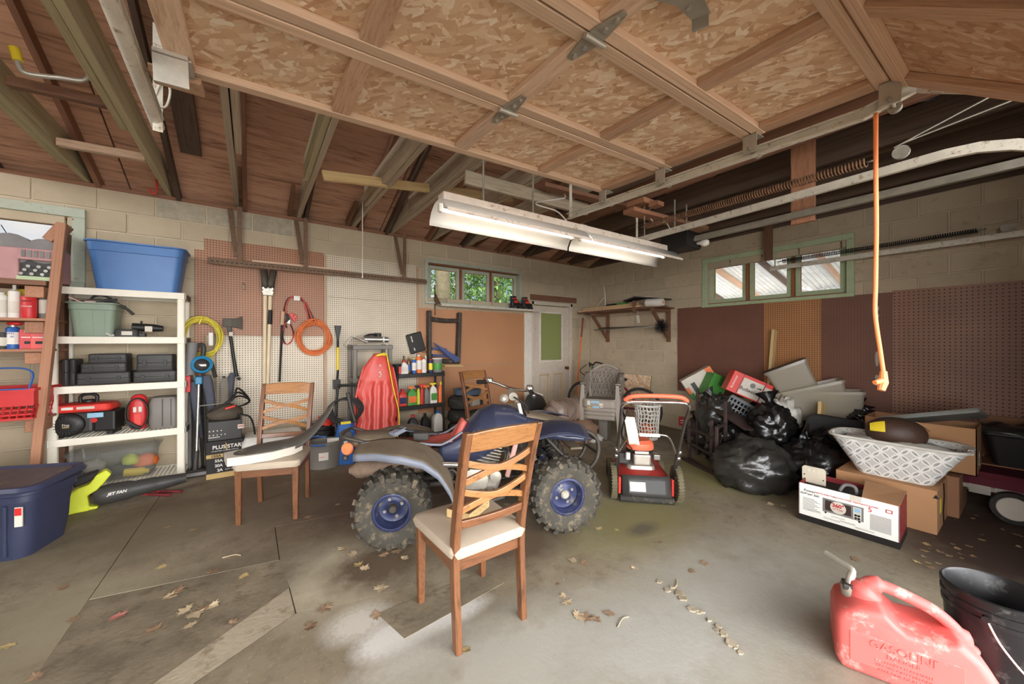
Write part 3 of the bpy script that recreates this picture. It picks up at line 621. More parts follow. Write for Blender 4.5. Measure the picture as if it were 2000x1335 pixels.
t4 = thing('door_track', 'greenish steel track bolted along the right wall above the pegboards', 'door track', (0, 0, 0), 0, 'garage door tracks')
channel(MB(), [(5.35, 1.95, 2.30), (5.35, -.4, 2.30)], -1).go('rail', 'track_paint', t4)
strap('hanger_strap', (5.35, 1.9, 2.29), (5.35, 1.9, 2.52), 'mint_trim', t4)
beam('hanger_board', (5.37, 1.98, 2.42), (5.37, 1.98, 2.85), .09, .03, 'brown_wood', t4, up=(1, 0, 0))
def spring(name, lab, p0, p1, r, turns, m_, r1=None):
    t = thing(name, lab, 'spring', (0, 0, 0), 0, 'garage door springs'); p0, p1 = Vector(p0), Vector(p1); d = p1-p0; x, y, z = MB().frame(p0, p1); N_ = turns*9
    MB().tube([p0+d*(i/N_)+(x*math.cos(2*PI*i/9)+y*math.sin(2*PI*i/9))*r for i in range(N_+1)], r1 or r*.16, 4).go('coil', m_, t, smooth=0)
    e = d.normalized(); MB().tube([p0-e*.05, p0], .006, 6).go('end_loop', 'galv_dull', t, smooth=0); MB().tube([p1, p1+e*.05], .006, 6).go('end_loop', 'galv_dull', t, smooth=0)
    return t
s1 = spring('coil_spring', 'long rusty coil spring above the cream track', (3.2, 2.25, 2.53), (3.14, .62, 2.50), .026, 92, 'rust_steel', .0045)
MB().lathe([(.01, -.01), (.038, -.012), (.03, 0), (.038, .012), (.01, .01)], 20, (3.14, .47, 2.5), (1, 0, 0)).go('pulley', 'galv_dull', s1, smooth=40)
MB().tube([(3.14, .5, 2.54), (3.1, -.2, 2.75)], .004, 6).tube([(3.14, .47, 2.55), (3.12, .0, 2.6)], .004, 6).go('cable', 'galv', s1)
s2 = spring('coil_spring', 'dark stretched coil spring above the wall track', (5.35, 1.82, 2.375), (5.35, .32, 2.385), .02, 100, 'black_plastic', .004)
MB().lathe([(.01, -.008), (.036, -.01), (.03, 0), (.036, .01), (.01, .008)], 20, (5.35, .16, 2.365), (1, 0, 0)).go('pulley', 'galv_dull', s2, smooth=40)
# ------------------------------------------------------------------ door opener
op = thing('door_opener', 'black garage door opener motor with bulb at the end of a long steel rail', 'door opener', (0, 0, 0))
MB().b2((3.64, -.4, 2.395), (3.68, 2.0, 2.425)).b2((3.654, -.4, 2.42), (3.666, 2.0, 2.45)).go('rail', 'galv_dull', op)
MB().b2((3.53, 2.0, 2.33), (3.79, 2.3, 2.50)).go('motor_housing', 'black_plastic', op, bevel=.015)
MB().lathe([(.016, 0), (.018, .03), (.034, .06), (.036, .085), (.024, .11), (.002, .118)], 16, (3.7, 2.0, 2.38), (.1, -1, -.1)).go('bulb', 'white_enamel', op, smooth=0)
for x_ in (3.55, 3.77): strap('hanger_strap', (x_, 2.15, 2.5), (x_, 2.15, 2.84), 'galv', op, .025)
MB().b2((3.68, 1.55, 2.43), (3.74, 1.8, 2.435)).go('label_plate', 'white', op)
MB().tube(catm([(3.6, 2.2, 2.48), (3.5, 2.22, 2.62), (3.4, 2.25, 2.58), (3.3, 2.3, 2.7), (3.34, 2.2, 2.76)], 6), .005, 6).go('power_cord', 'white', op, smooth=0)
# ------------------------------------------------------------------ fluorescent shop light
ll = thing('fluorescent_light', 'long white double shop light hanging below the joists', 'light fixture', (1.02, 2.32, 2.33), -.02)
mat('light_dirty', (222, 206, 190), .5, var=.1, scale=8, dirt=(160, 120, 90), dirt_amt=.2)
m_, N_, L_, P_ = base('lit_tube'); P_.inputs['Base Color'].default_value = (1, .96, .9, 1); P_.inputs['Emission Color'].default_value = (1, .93, .84, 1); P_.inputs['Emission Strength'].default_value = 1.1  # tube glow added as fill light for the back of the garage
prof = [(-.15, -.10), (-.135, -.075), (-.07, -.01), (-.035, .0), (.035, .0), (.07, -.012), (.12, -.05), (.148, -.10), (.15, -.128)]
for k in range(2):
    x0 = k*1.32; x1 = x0+1.3
    MB().loft([[Vector((x, y, z)) for y, z in prof] for x in (x0, x1)], closed=False).go('reflector', 'white_enamel', ll, solid=.004, smooth=30)
    MB().b2((x0+.02, -.05, .002), (x1-.02, .05, .055)).go('ballast_housing', 'light_dirty', ll, bevel=.006)
    MB().b2((x0, -.157, -.107), (x1, -.146, -.085)).go('rolled_edge', 'light_dirty', ll, bevel=.003)
    for y in (-.045, .045):
        MB().cyl((x0+.05, y, -.035), (x1-.05, y, -.035), .016, n=12).go('tube', 'lit_tube', ll, smooth=40)
        for xx in (x0+.035, x1-.035): MB().b2((xx-.012, y-.014, -.058), (xx+.012, y+.014, 0)).go('lamp_socket', 'white', ll, bevel=.003)
for xx in (.35, .8, 2.2): MB().tube([(xx, 0, .05), (xx, 0, .5)], .007, 6).go('hanger_rod', 'galv_dull', ll)
MB().b2((1.28, -.05, .0), (1.36, .05, .06)).go('coupling', 'light_dirty', ll, bevel=.01)
MB().tube(catm([(1.2, .02, .06), (1.1, .06, .16), (.9, .1, .2), (1.3, .2, .36), (1.4, .3, .45)], 6), .006, 6).go('power_cord', 'white', ll, smooth=0)
# ------------------------------------------------------------------ orange cord hanging from the track
oc = thing('extension_cord_end', 'bright orange extension cord hanging from the door track', 'extension cord', (2.28, .42, 1.2))
cpts = catm([(0, 0, 1.2), (.0, 0, .95), (.01, .0, .7), (-.004, 0, .45), (-.01, .0, .3), (.012, -.012, .14), (.026, -.02, .04)], 6)
mat('hot_orange', (255, 150, 92), .4, var=.03)
MB().tube(cpts, .0085, 10).go('cord', 'hot_orange', oc, smooth=0)
MB().tube([(.026, -.02, .05), (.022, -.02, .0), (.01, -.015, -.035)], [.012, .018, .014], 10).tube([(.02, -.02, .01), (-.02, -.0, .0)], [.012, .01], 8).go('plug', 'hot_orange', oc, smooth=30)
# ------------------------------------------------------------------ bits hung on the joists
yh = thing('ladder_hook', 'bent steel hook with a yellow rubber tip screwed to a joist', 'hook', (0, 0, 0))
pts = [atY(u, v, 3.3) for u, v in ((170, 118), (174, 146), (160, 157), (120, 152), (60, 145), (40, 135), (33, 112))]
pts[0] = atY(172, 116, 3.32); MB().tube(catm(pts, 6), .013, 10).go('hook_rod', 'galv', yh, smooth=0)
d_ = (pts[-1]-pts[-2]).normalized(); MB().cyl(pts[-1]-d_*.02, pts[-1]+d_*.05, .021, .023, 12).go('rubber_tip', 'yellow', yh, smooth=40)
oh = thing('plastic_hook', 'small orange plastic hook on a string at the joist above the blue tote', 'hook', A(306, 372, .12))
MB().tube(catm([(0, 0, .12), (0, 0, 0), (-.02, 0, -.035), (-.045, 0, -.02), (-.045, 0, .01)], 5), .008, 8).go('hook_body', 'bright_red', oh, smooth=0)
MB().tube(catm([(0, 0, .12), (-.05, -.1, .2), (-.14, -.3, .34), (-.16, -.4, .5)], 6), .004, 6).go('string', 'paper', oh, smooth=0)
pb = beam('lumber_board', atY(630, 342, 3.6), atY(1000, 388, 3.75), .035, .09, 'pine', None, up=(0, .3, 1)); tag(pb, 'pale pine board lying across the joists under the roof', 'board')
wp = MB().tube([atY(826, 290, 4.0), atY(790, 392, 4.75)], .022, 10).go('plastic_pipe', 'white_enamel', smooth=40); tag(wp, 'short white plastic pipe leaning under the roof boards', 'pipe')
pc = thing('pull_cord', 'thin white pull cord hanging in front of the white pegboard', 'cord', (0, 0, 0))
q = atY(708, 394, 4.4); MB().tube([q+Vector((.03, .0, .01)), q, q+Vector((0, 0, -.84))], .005, 6).go('cord', 'white', pc); MB().ell(q+Vector((0, 0, -.85)), (.008, .008, .014), 8, 6).go('pull_bead', 'white', pc, smooth=0)
# ------------------------------------------------------------------ wooden shelving at the far left
BZ = fz(4.8)
ws = thing('wooden_shelf_unit', 'rough wooden shelf unit against the left window', 'shelving', (0, 0, 0))
pT, pB = atY(122, 436, 4.56), atY(70, 905, 4.56)
beam('post', pB+Vector((-.02, 0, -.3)), pT, .055, .06, 'shelf_wood', ws, up=(0, 1, 0))
beam('brace_board', atY(100, 470, 4.62), atY(128, 445, 4.6)+Vector((0, 0, .02)), .06, .14, 'shelf_wood', ws, up=(0, 1, 0))
beam('back_post', atY(122, 568, 5.0), atY(127, 455, 5.0), .05, .12, 'brown_wood', ws, up=(0, 1, 0))
beam('back_post', atY(122, 568, 5.0)+Vector((0, 0, -1.7)), atY(122, 568, 5.0), .05, .1, 'brown_wood', ws, up=(0, 1, 0))
SHL = []
for k, (v0, v1) in enumerate(((549, 565), (622, 628), (681, 687), (812, 820))):
    p = atY(88, v0, 4.6); z1 = p.z; th = .04 if k == 0 else .022
    MB().b2((-2.9, 4.55, z1-th), (p.x+.02, 4.98, z1)).go('shelf_board', 'shelf_wood' if k else 'brown_wood', ws, bevel=.003, seg=1); SHL.append(z1)
    beam('cleat', (p.x-.05, 4.58, z1-th-.05), (p.x-.05, 4.96, z1-th-.05), .1, .09, 'shelf_wood', ws)
beam('back_post', (-2.6, 4.96, 0), (-2.6, 4.96, 2.2), .05, .09, 'brown_wood', ws, up=(0, 1, 0))
beam('post', (-2.6, 4.56, 0), (-2.6, 4.56, 2.2), .05, .09, 'brown_wood', ws, up=(0, 1, 0))
# bottles and cans
def lathe_thing(name, lab, cat, p, prof, m_, parts=(), group=None, n_=18, rz=0):
    t = thing(name, lab, cat, p, rz, group); MB().lathe(prof, n_).go('body', m_, t, smooth=40)
    for nm, pr, mm in parts: MB().lathe(pr, n_, cap0=True).go(nm, mm, t, smooth=40)
    return t
def can(name, lab, p, r, h, m_, cap='white', capm=None, band=None, group=None, neck=True, z0=0):
    prof = [(r*.97, 0), (r, .004), (r, h*.84), (r*.8, h*.9), (r*.45, h*.93)] if neck else [(r*.97, 0), (r, .004), (r, h), (r*.97, h+.002)]
    ps = []
    if neck: ps.append(('cap', [(r*.55, h*.9), (r*.55, h*.99), (r*.45, h), (.001, h)], cap))
    if band: ps.append(('label_band', [(r*1.01, h*.2), (r*1.015, h*.22), (r*1.015, h*.68), (r*1.01, h*.7)], band))
    return lathe_thing(name, lab, 'spray can' if neck else 'can', p, prof, m_, ps, group)
def onA(u, z, y): return Vector((atY(u, 600, y).x, y, z))
z = SHL[1]; G1 = 'cans and bottles on the left wooden shelf'
can('spray_can', 'white can half cut by the photo edge on the wooden shelf', onA(3, z, 4.66), .033, .2, 'white', 'white', band='paper', group=G1)
can('glue_bottle', 'yellow and black squeeze bottle beside the white caulk tube', onA(15, z, 4.7), .03, .2, 'yellow', 'yellow', band='ink', group=G1)
t = lathe_thing('caulk_tube', 'white caulk tube with a long nozzle on the wooden shelf', 'tube', onA(28, z, 4.64), [(.03, 0), (.031, .004), (.031, .21), (.012, .222), (.01, .225)], 'white', [('nozzle', [(.01, .22), (.009, .26), (.004, .3), (.001, .301)], 'paper'), ('label_band', [(.0312, .04), (.0318, .042), (.0318, .13), (.0312, .132)], 'paper')], G1)
can('spray_can', 'yellow aerosol with a black cap behind the red can', onA(44, z, 4.74), .032, .26, 'yellow', 'ink', band='red', group=G1)
t = can('spray_can', 'large red aerosol can with white lettering on the wooden shelf', onA(57, z, 4.63), .042, .2, 'red', 'galv', group=G1)
txt('BRAKE', .018, 'ink', t, fr((0, -.0425, .13), (1, 0, 0), (0, 0, 1))); txt('CLEANER', .013, 'white', t, fr((0, -.0425, .09), (1, 0, 0), (0, 0, 1)))
can('spray_bottle', 'cream trigger bottle behind the red can', onA(66, z, 4.82), .04, .27, 'paper', 'blue', group=G1)
can('spray_can', 'slim white and green can right of the red can', onA(72, z, 4.74), .022, .2, 'white', 'white', band='green', group=G1)
can('spray_can', 'green can with a yellow cap next to the post', onA(80, z, 4.7), .028, .2, 'green', 'yellow', group=G1)
can('spray_can', 'grey aerosol with a silver rim next to the post', onA(87, z, 4.66), .031, .22, 'grey_plastic', 'galv', band='paper', group=G1)
z = SHL[2]
can('jar', 'small dark jar at the left end of the third wooden shelf', onA(5, z, 4.64), .034, .13, 'charcoal', 'gold', band='paper', group=G1, neck=False)
t = can('spray_can', 'blue and white lubricant can with a red cap on the wooden shelf', onA(25, z, 4.65), .036, .19, 'blue', 'galv', band='white', group=G1)
MB().ell((.01, 0, .2), (.045, .03, .016), 12, 8).go('spray_cap', 'red', t, smooth=0); txt('WD', .022, 'blue', t, fr((.0, -.0375, .115), (1, 0, 0), (0, 0, 1))); txt('40', .02, 'blue', t, fr((.008, -.0375, .09), (1, 0, 0), (0, 0, 1)))
for u, nm, m_ in ((63, 'red parts box with white print at the front of the wooden shelf', 'red'), (84, 'darker red parts box against the shelf post', 'bright_red')):
    bx_ = thing('parts_box', nm, 'box', onA(u, z, 4.68), .12, 'red boxes on the wooden shelf'); MB().b2((-.055, -.05, 0), (.055, .05, .155)).go('carton', m_, bx_, bevel=.002, seg=1)
    txt('Bosch', .026, 'white', bx_, fr((0, -.051, .13), (1, 0, 0), (0, 0, 1)), bold=.0005)
    MB().b2((-.03, -.052, .04), (.03, -.05, .062)).go('printed_strip', 'ink', bx_); MB().b2((-.045, -.052, .09), (.03, -.05, .096)).go('printed_strip', 'white', bx_)
# old machine on the top board
mat('faded_pink', (178, 132, 130), .5, var=.12); mat('dusty_grey', (122, 118, 116), .6, var=.18)
t = thing('old_generator', 'faded pink and grey machine with round covers in front of the left window', 'machine', onA(68, SHL[0], 4.68), 0)
MB().b2((-.17, -.1, .0), (-.05, .1, .25)).go('side_panel', 'faded_pink', t, bevel=.01); MB().b2((.12, -.1, 0), (.17, .1, .26)).go('side_panel', 'faded_pink', t, bevel=.01)
MB().b2((-.05, -.08, .0), (.12, .1, .25)).go('core', 'charcoal', t); MB().b2((-.06, -.105, .16), (.13, -.08, .25)).go('grille_panel', 'faded_pink', t, bevel=.006)
for k in range(5): MB().b2((-.035+.032*k, -.112, .18), (-.015+.032*k, -.104, .235)).go('grille_slot', 'dusty_grey', t)
MB().b2((-.06, -.11, .0), (.13, -.08, .03)).go('base_strip', 'mint_trim', t)
for x_, r_ in ((-.1, .12), (.07, .1)): MB().lathe([(.01, -.09), (r_, -.08), (r_, .08), (.01, .09)], 20, (x_, 0, .24), (0, 1, 0)).go('round_cover', 'dusty_grey', t, smooth=40)
for k in range(9): MB().cyl((-.04+.018*k, -.082, .05+.03*(k % 3)), (-.04+.018*k, -.1, .05+.03*(k % 3)), .012, n=8).go('screw_head', 'steel', t)
MB().tube([(-.13, 0, .34), (-.17, 0, .43)], .003, 5).go('wire', 'ink', t); MB().tube([(.1, 0, .33), (.13, 0, .42)], .003, 5).go('wire', 'ink', t)
# red shopping basket
t = thing('shopping_basket', 'red plastic shopping basket with white lettering and blue handle', 'basket', (0, 0, 0)); z = SHL[3]
x1_ = atY(78, 740, 4.62).x; b = MB()
x0_, y0_, y1_ = -1.98, 4.48, 4.86; hh = .23
for (sx0, sy0, sx1, sy1) in ((x0_, y0_, x1_, y0_), (x1_, y0_, x1_+.03, y1_), (x0_, y1_, x1_, y1_)):
    pa, pb_ = Vector((sx0, sy0, z)), Vector((sx1, sy1, z)); n_ = 16 if sx1-sx0 > .2 else 9
    for i in range(n_+1):
        p = pa.lerp(pb_, i/n_); b.bar(p+Vector((0, 0, .01)), p+Vector((.02, -.01, .11)), .008, .006)
    for k, hz in enumerate((.008, .04, .075, .11)): b.bar(pa+Vector((0, 0, hz)), pb_+Vector((.01, 0, hz)), .01, .012)
    b.bar(pa+Vector((.01, -.005, .165)), pb_+Vector((.015, -.005, .165)), .01, .11); b.bar(pa+Vector((.01, -.01, hh)), pb_+Vector((.025, -.01, hh)), .03, .02)
b.b2((x0_, y0_, z), (x1_, y1_, z+.006)); tag(b.go('basket_body', 'red', t), kind='stuff')
txt('Meijer', .085, 'white', t, fr((x1_-.28, y0_-.016, z+.14), (1, 0, 0), (0, -.05, 1)), align='CENTER', bold=.002)
MB().tube(catm([(x1_-.02, y0_+.02, z+hh), (x1_-.03, y0_+.1, z+hh+.13), (x1_-.2, y0_+.2, z+hh+.16), (x1_-.6, y0_+.2, z+hh+.12)], 6), .007, 6).go('handle', 'blue', t, smooth=0)
MB().tube(catm([(x1_, y0_-.02, z+hh+.005), (x1_-.3, y0_-.03, z+hh+.01), (x1_-.6, y0_-.02, z+hh)], 4), .006, 6).go('handle', 'blue', t, smooth=0)
# crumpled sack under the shelf
def lump(name, m_, parent, r, c=(0, 0, 0), amp=.18, freq=3, seed=0, nu=28, nv=18, smooth=0, flat=True, ridge=0):
    def f_(d):
        q = Vector((d.x*freq+seed, d.y*freq, d.z*freq)); k = 1+amp*noise.noise(q)+amp*.5*noise.noise(q*2.3)
        if ridge: k += ridge*(abs(noise.noise(q*1.7))-.2)+ridge*.6*(abs(noise.noise(q*3.6+Vector((9, 1, 4))))-.2)
        return k
    b = MB(); b.ell(c, r, nu, nv, f_)
    if flat: b.v = [(x, y, max(z, c[2]-r[2]*.62)) for x, y, z in b.v]
    return b.go(name, m_, parent, smooth=smooth)
mat('sack_yellow', (222, 206, 60), .35, var=.1); mat('sack_white', (206, 202, 192), .35, var=.12)
t = thing('seed_sack', 'crumpled yellow and grey plastic sack under the wooden shelf', 'bag', Vector((atY(40, 880, 4.7).x-.1, 4.7, .2)))
lump('sack', 'sack_white', t, (.3, .16, .13), amp=.25, seed=3, ridge=.25); lump('printed_side', 'sack_yellow', t, (.12, .08, .12), (.14, -.1, .06), .3, 4, 8, 18, 12)
# ------------------------------------------------------------------ white plastic shelving
mat('shelf_white', (232, 224, 206), .5, var=.03)
SX, SY = -.967, 4.93; HW, HD = .405, .165
LV = [1.851, 1.427, 1.002, .558, .125]
wsu = thing('plastic_shelf_unit', 'white plastic shelving unit with five tiers', 'shelving', (SX, SY, BZ))
for sx in (-1, 1):
    for sy in (-1, 1):
        MB().loft([rrect(.062, .05, .015, 0, 3, sx*HW, sy*HD), rrect(.056, .046, .014, LV[0]-BZ-.03, 3, sx*HW, sy*HD)]).go('post', 'shelf_white', wsu, smooth=40)
for k, zl in enumerate(LV):
    zz = zl-BZ; sh = MB().b2((-HW-.035, -HD-.03, zz-.062), (HW+.035, -HD-.018, zz)).go('shelf_tier', 'shelf_white', wsu, bevel=.004)
    MB().b2((-HW-.035, HD+.018, zz-.062), (HW+.035, HD+.03, zz)).go('rear_lip', 'shelf_white', sh, bevel=.004)
    for sx in (-1, 1): MB().b2((sx*(HW+.023), -HD-.03, zz-.062), (sx*(HW+.035), HD+.03, zz)).go('side_lip', 'shelf_white', sh, bevel=.003)
    b = MB()
    for i in range(27): x_ = -HW+i*2*HW/26; b.b2((x_-.004, -HD-.02, zz-.016), (x_+.004, HD+.02, zz-.008))
    for i in range(10): y_ = -HD+i*2*HD/9; b.b2((-HW-.02, y_-.004, zz-.016), (HW+.02, y_+.004, zz-.008))
    tag(b.go('lattice', 'shelf_white', sh), kind='stuff')
    if 0 < k < 4 or k == 0: MB().b2((HW+.034, -.12, zz-.06), (HW+.04, .12, zz-.01)).go('clip', 'black_plastic', sh)
def tote(name, lab, p, rz, w0, d0, w1, d1, h, m_, r=.05, ribs=0, group=None, R=None, cat='storage tote', th=.006, rim=.018, band=.78):
    t = thing(name, lab, cat, p, rz, group, R=R)
    rg = [rrect(w0, d0, r, 0), rrect(w0+(w1-w0)*band, d0+(d1-d0)*band, r, h*band), rrect(w0+(w1-w0)*band+.012, d0+(d1-d0)*band+.012, r, h*(band+.015)), rrect(w1, d1, r, h-.015), rrect(w1+rim*2, d1+rim*2, r+rim, h-.012), rrect(w1+rim*2, d1+rim*2, r+rim, h), rrect(w1-.004, d1-.004, r, h),
          rrect(w1-.008, d1-.008, r, h-.02), rrect(w0-.012, d0-.012, r, .008)]
    MB().loft(rg).go('tub', m_, t, smooth=35)
    for i in range(ribs):
        for sy in (-1, 1):
            x_ = (i+.5)/ribs-.5; MB().bar((x_*w0*.85, sy*(d0/2+.001), .02), (x_*w1*.8, sy*(d0/2+(d1-d0)/2*band-.002), h*band), .006, .01, (0, 1, 0)).go('rib', m_, t)
    return t
# blue tote on top
mat('tote_blue', (78, 120, 176), .4, var=.05); mat('tote_green', (136, 150, 130), .5, var=.05); mat('tote_navy', (52, 56, 78), .4, var=.1, scale=3); mat('tote_lid', (84, 80, 82), .5, var=.12, dirt=(110, 98, 80), dirt_amt=.3)
pl, pr = atY(184, 566, 4.79), atY(346, 566, 4.79); w0 = pr.x-pl.x; tw = atY(362, 480, 4.77).x-atY(168, 470, 4.77).x
t = tote('storage_tote', 'large blue open storage tote on top of the white shelving', ((pl.x+pr.x)/2, 4.94, LV[0]+.001), 0, w0, .3, tw, .36, .43, 'tote_blue', .06)
MB().ell((.0, -.151, .08), (.05, .004, .025), 12, 6).go('scuff', mat('scuff', (110, 170, 200), .5), t, smooth=0)
# grey green bin with hoses
zl = LV[1]; pl, pr = atY(134, 655, 4.82), atY(215, 655, 4.82); tl, tr_ = atY(127, 585, 4.82), atY(238, 598, 4.82)
t = tote('storage_bin', 'grey green ribbed bin full of odds and ends on the second tier', ((pl.x+pr.x)/2+.02, 4.93, zl+.001), 0, (pr.x-pl.x), .22, (tr_.x-tl.x)-.05, .3, .30, 'tote_green', .04, 3)
MB().tube(catm([(-.06, 0, .26), (-.02, -.02, .36), (.06, -.03, .37), (.12, 0, .3), (.13, 0, .22)], 6), .01, 8).go('hose', 'charcoal', t, smooth=0)
MB().box((-.1, -.03, .315), (.12, .1, .012), Matrix.Rotation(.5, 3, 'Y')).go('cardboard', mat('pinkish_card', (214, 178, 162), .7), t); lump('rag', 'grey_plastic', t, (.15, .1, .06), (0, 0, .28), .3, 4, 2, 18, 10)
t = thing('loppers', 'black curved loppers sticking out of the grey green bin', 'loppers', (SX-.2, 4.86, zl+.3))
MB().tube(catm([(.0, 0, .0), (.12, 0, .01), (.2, 0, -.03), (.26, 0, -.09)], 6), [.006]+[.011]*17+[.014], 8).go('handle', 'charcoal', t, smooth=0)
MB().tube(catm([(.0, .02, -.01), (.08, .02, .03), (.15, .02, .04)], 6), .012, 8).go('handle', 'charcoal', t, smooth=0); MB().b2((-.05, -.01, -.03), (.02, .03, .02)).go('pivot', 'pinkish_card', t, bevel=.006)
# cordless tools
t = thing('cordless_tool', 'black cordless tool with charger on the second tier', 'power tool', atY(285, 656, 4.86), 0); t.location.z = zl+.001
MB().cyl((-.09, 0, .09), (.06, 0, .085), .04, .036, 14).cyl((.06, 0, .085), (.12, 0, .08), .036, .026, 14).go('motor_body', 'black_plastic', t, smooth=40)
MB().bar((-.05, 0, .07), (-.06, 0, .0), .03, .05).go('handle', 'charcoal', t, bevel=.008); MB().b2((-.1, -.04, 0), (-.0, .04, .035)).go('battery', 'charcoal', t, bevel=.006); MB().cyl((-.03, 0, .12), (-.03, 0, .15), .008, n=8).go('switch', 'ink', t)
MB().b2((.0, -.045, .05), (.05, -.036, .1)).go('name_plate', 'paper', t)
t = thing('battery_charger', 'grey battery charger block with a paper label on the second tier', 'charger', atY(249, 657, 4.84), 0); t.location.z = zl+.001
MB().loft([rrect(.16, .1, .02, 0), rrect(.15, .09, .02, .06), rrect(.13, .08, .02, .07)]).go('block', 'charcoal', t, smooth=35); MB().b2((-.03, -.049, .015), (.04, -.044, .05)).go('paper_label', 'paper', t)
MB().tube(catm([(-.06, 0, .02), (-.1, -.01, .012), (-.13, -.02, .03), (-.1, -.04, .01)], 5), .008, 6).go('plug_lead', 'white', t, smooth=0)
# black tool cases
def case(lab, u0, v0, u1, v1, y, zb, d=.24, m_='charcoal', ribs=3, stand=False):
    p, q = atY(u0, v1, y), atY(u1, v0, y); w = q.x-p.x; h = (atY((u0+u1)/2, v0, y).z-atY((u0+u1)/2, v1, y).z)
    t = thing('tool_case', lab, 'tool case', ((p.x+q.x)/2, y+d/2, zb), 0, 'tool cases on the third tier')
    MB().loft([rrect(w, d-.01, .02, .0), rrect(w, d, .02, .008), rrect(w, d, .02, h*.48), rrect(w-.006, d-.006, .02, h*.5), rrect(w, d, .02, h*.52), rrect(w, d, .02, h-.008), rrect(w-.01, d-.012, .02, h)]).go('shell', m_, t, smooth=35)
    if stand: MB().b2((-.004, -d/2-.004, .01), (.004, -d/2, h-.01)).go('seam', 'ink', t)
    else:
        for x_ in (-.28, .28): MB().b2((x_*w-.012, -d/2-.008, h*.35), (x_*w+.012, -d/2+.002, h*.68)).go('latch', 'black_plastic', t, bevel=.002)
        for i in range(ribs): MB().b2((-w*.46, -d/2-.003, h*(.14+.22*i+.2*(i > 1))), (w*.46, -d/2+.001, h*(.18+.22*i+.2*(i > 1)))).go('rib', m_, t)
    return h
zl = LV[2]+.001
case('narrow black case standing upright at the left end of the third tier', 118, 700, 133, 752, 4.8, zl, .2, stand=True)
case('second upright dark case next to the left post of the third tier', 134, 701, 147, 752, 4.82, zl, .2, stand=True)
h1 = case('wide flat black case at the bottom of the left stack', 148, 729, 254, 752, 4.79, zl, .26)
h2 = case('grey black ribbed case in the middle of the left stack', 156, 711, 247, 729, 4.81, zl+h1, .22)
case('small dark case on top of the left stack', 171, 693, 248, 711, 4.82, zl+h1+h2, .2)
h3 = case('flat black case with two latches below the fat case', 259, 729, 345, 750, 4.80, zl, .25)
case('fat charcoal case on top of the right pair', 266, 697, 338, 729, 4.82, zl+h3, .2, ribs=4)
# red generator
zl = LV[3]+.001
t = thing('portable_generator', 'red and black portable generator with round starter on the fourth tier', 'generator', Vector((atY(172, 800, 4.85).x, 4.87, zl)), -.12)
MB().b2((-.17, -.1, .03), (.06, .12, .21)).go('engine_block', 'charcoal', t, bevel=.02); MB().b2((.06, -.09, .03), (.2, .12, .21)).go('muffler_guard', 'black_plastic', t, bevel=.015)
MB().loft([rrect(.36, .22, .04, .215, cx=-.01), rrect(.38, .24, .04, .23, cx=-.01), rrect(.36, .22, .05, .275, cx=-.01), rrect(.3, .16, .05, .285, cx=-.01)]).go('fuel_tank', 'bright_red', t, smooth=40)
MB().lathe([(.03, .285), (.045, .29), (.045, .305), (.03, .31)], 16, (.0, 0, 0)).go('fuel_cap', 'black_plastic', t, smooth=40)
MB().tube(catm([(-.05, 0, .28), (-.05, 0, .34), (0, 0, .36), (.05, 0, .34), (.05, 0, .28)], 5), .014, 8).go('carry_handle', 'black_plastic', t, smooth=0)
MB().lathe([(.1, -.0), (.098, .03), (.08, .045), (.05, .05), (.003, .05)], 28, (-.08, -.1, .11), (0, -1, 0)).go('recoil_starter', 'black_plastic', t, smooth=40)
for k in range(20): a_ = 2*PI*k/20; MB().bar((-.08+.055*math.cos(a_), -.148, .11+.055*math.sin(a_)), (-.08+.08*math.cos(a_), -.146, .11+.08*math.sin(a_)), .005, .006, (0, 1, 0)).go('starter_fin', 'charcoal', t)
MB().lathe([(.032, 0), (.03, .004), (.003, .005)], 20, (-.08, -.15, .11), (0, -1, 0)).go('badge', 'ink', t); txt('71cc', .024, 'paper', t, fr((-.08, -.1565, .108), (1, 0, 0), (0, 0, 1)), bold=.0006); MB().b2((-.1, -.157, .094), (-.06, -.155, .102)).go('badge_strip', 'gold', t)
MB().b2((.03, -.108, .16), (.13, -.1, .2)).go('warning_label', mat('pale_blue', (150, 190, 214), .5), t); MB().lathe([(.022, 0), (.02, .003)], 16, (.07, -.1, .135), (0, -1, 0)).go('oval_sticker', 'red', t)
MB().b2((-.12, -.122, .24), (-.05, -.115, .262)).go('tank_badge', 'white', t); MB().b2((-.03, -.122, .24), (.08, -.115, .262)).go('tank_badge', 'paper', t)
for x_ in (-.15, .16): MB().b2((x_-.02, -.08, 0), (x_+.02, .1, .03)).go('foot', 'black_plastic', t)
# red cord reel and grey case
t = thing('work_light', 'red upright lamp wrapped in black cable on the fourth tier', 'work light', Vector((atY(270, 800, 4.84).x, 4.86, zl)), 0)
MB().loft([rrect(.1, .07, .03, .01), rrect(.13, .09, .04, .1), rrect(.13, .09, .05, .24), rrect(.1, .07, .04, .31), rrect(.05, .04, .02, .33)]).go('housing', 'red', t, smooth=35)
for x_ in (-.018, .018): MB().b2((x_-.012, -.052, .17), (x_+.012, -.043, .22)).go('clamp_pad', 'paper', t, bevel=.003)
MB().b2((-.022, -.05, .05), (.022, -.042, .15)).go('slot_panel', 'bright_red', t)
for k in range(3): MB().tube(catm([(.075*math.cos(a_), -.052-.012*k, .16+.14*math.sin(a_)) for a_ in [2*PI*i/10 for i in range(10)]], 4, True), .006, 6, True).go('cable_loop', 'black_plastic', t, smooth=0)
MB().bar((-.08, -.06, .1), (.02, -.07, .02), .03, .03).go('plug', 'black_plastic', t, bevel=.008)
t = thing('grey_case', 'rounded grey tool case at the right end of the fourth tier', 'tool case', Vector((atY(321, 800, 4.83).x, 4.88, zl)), 0)
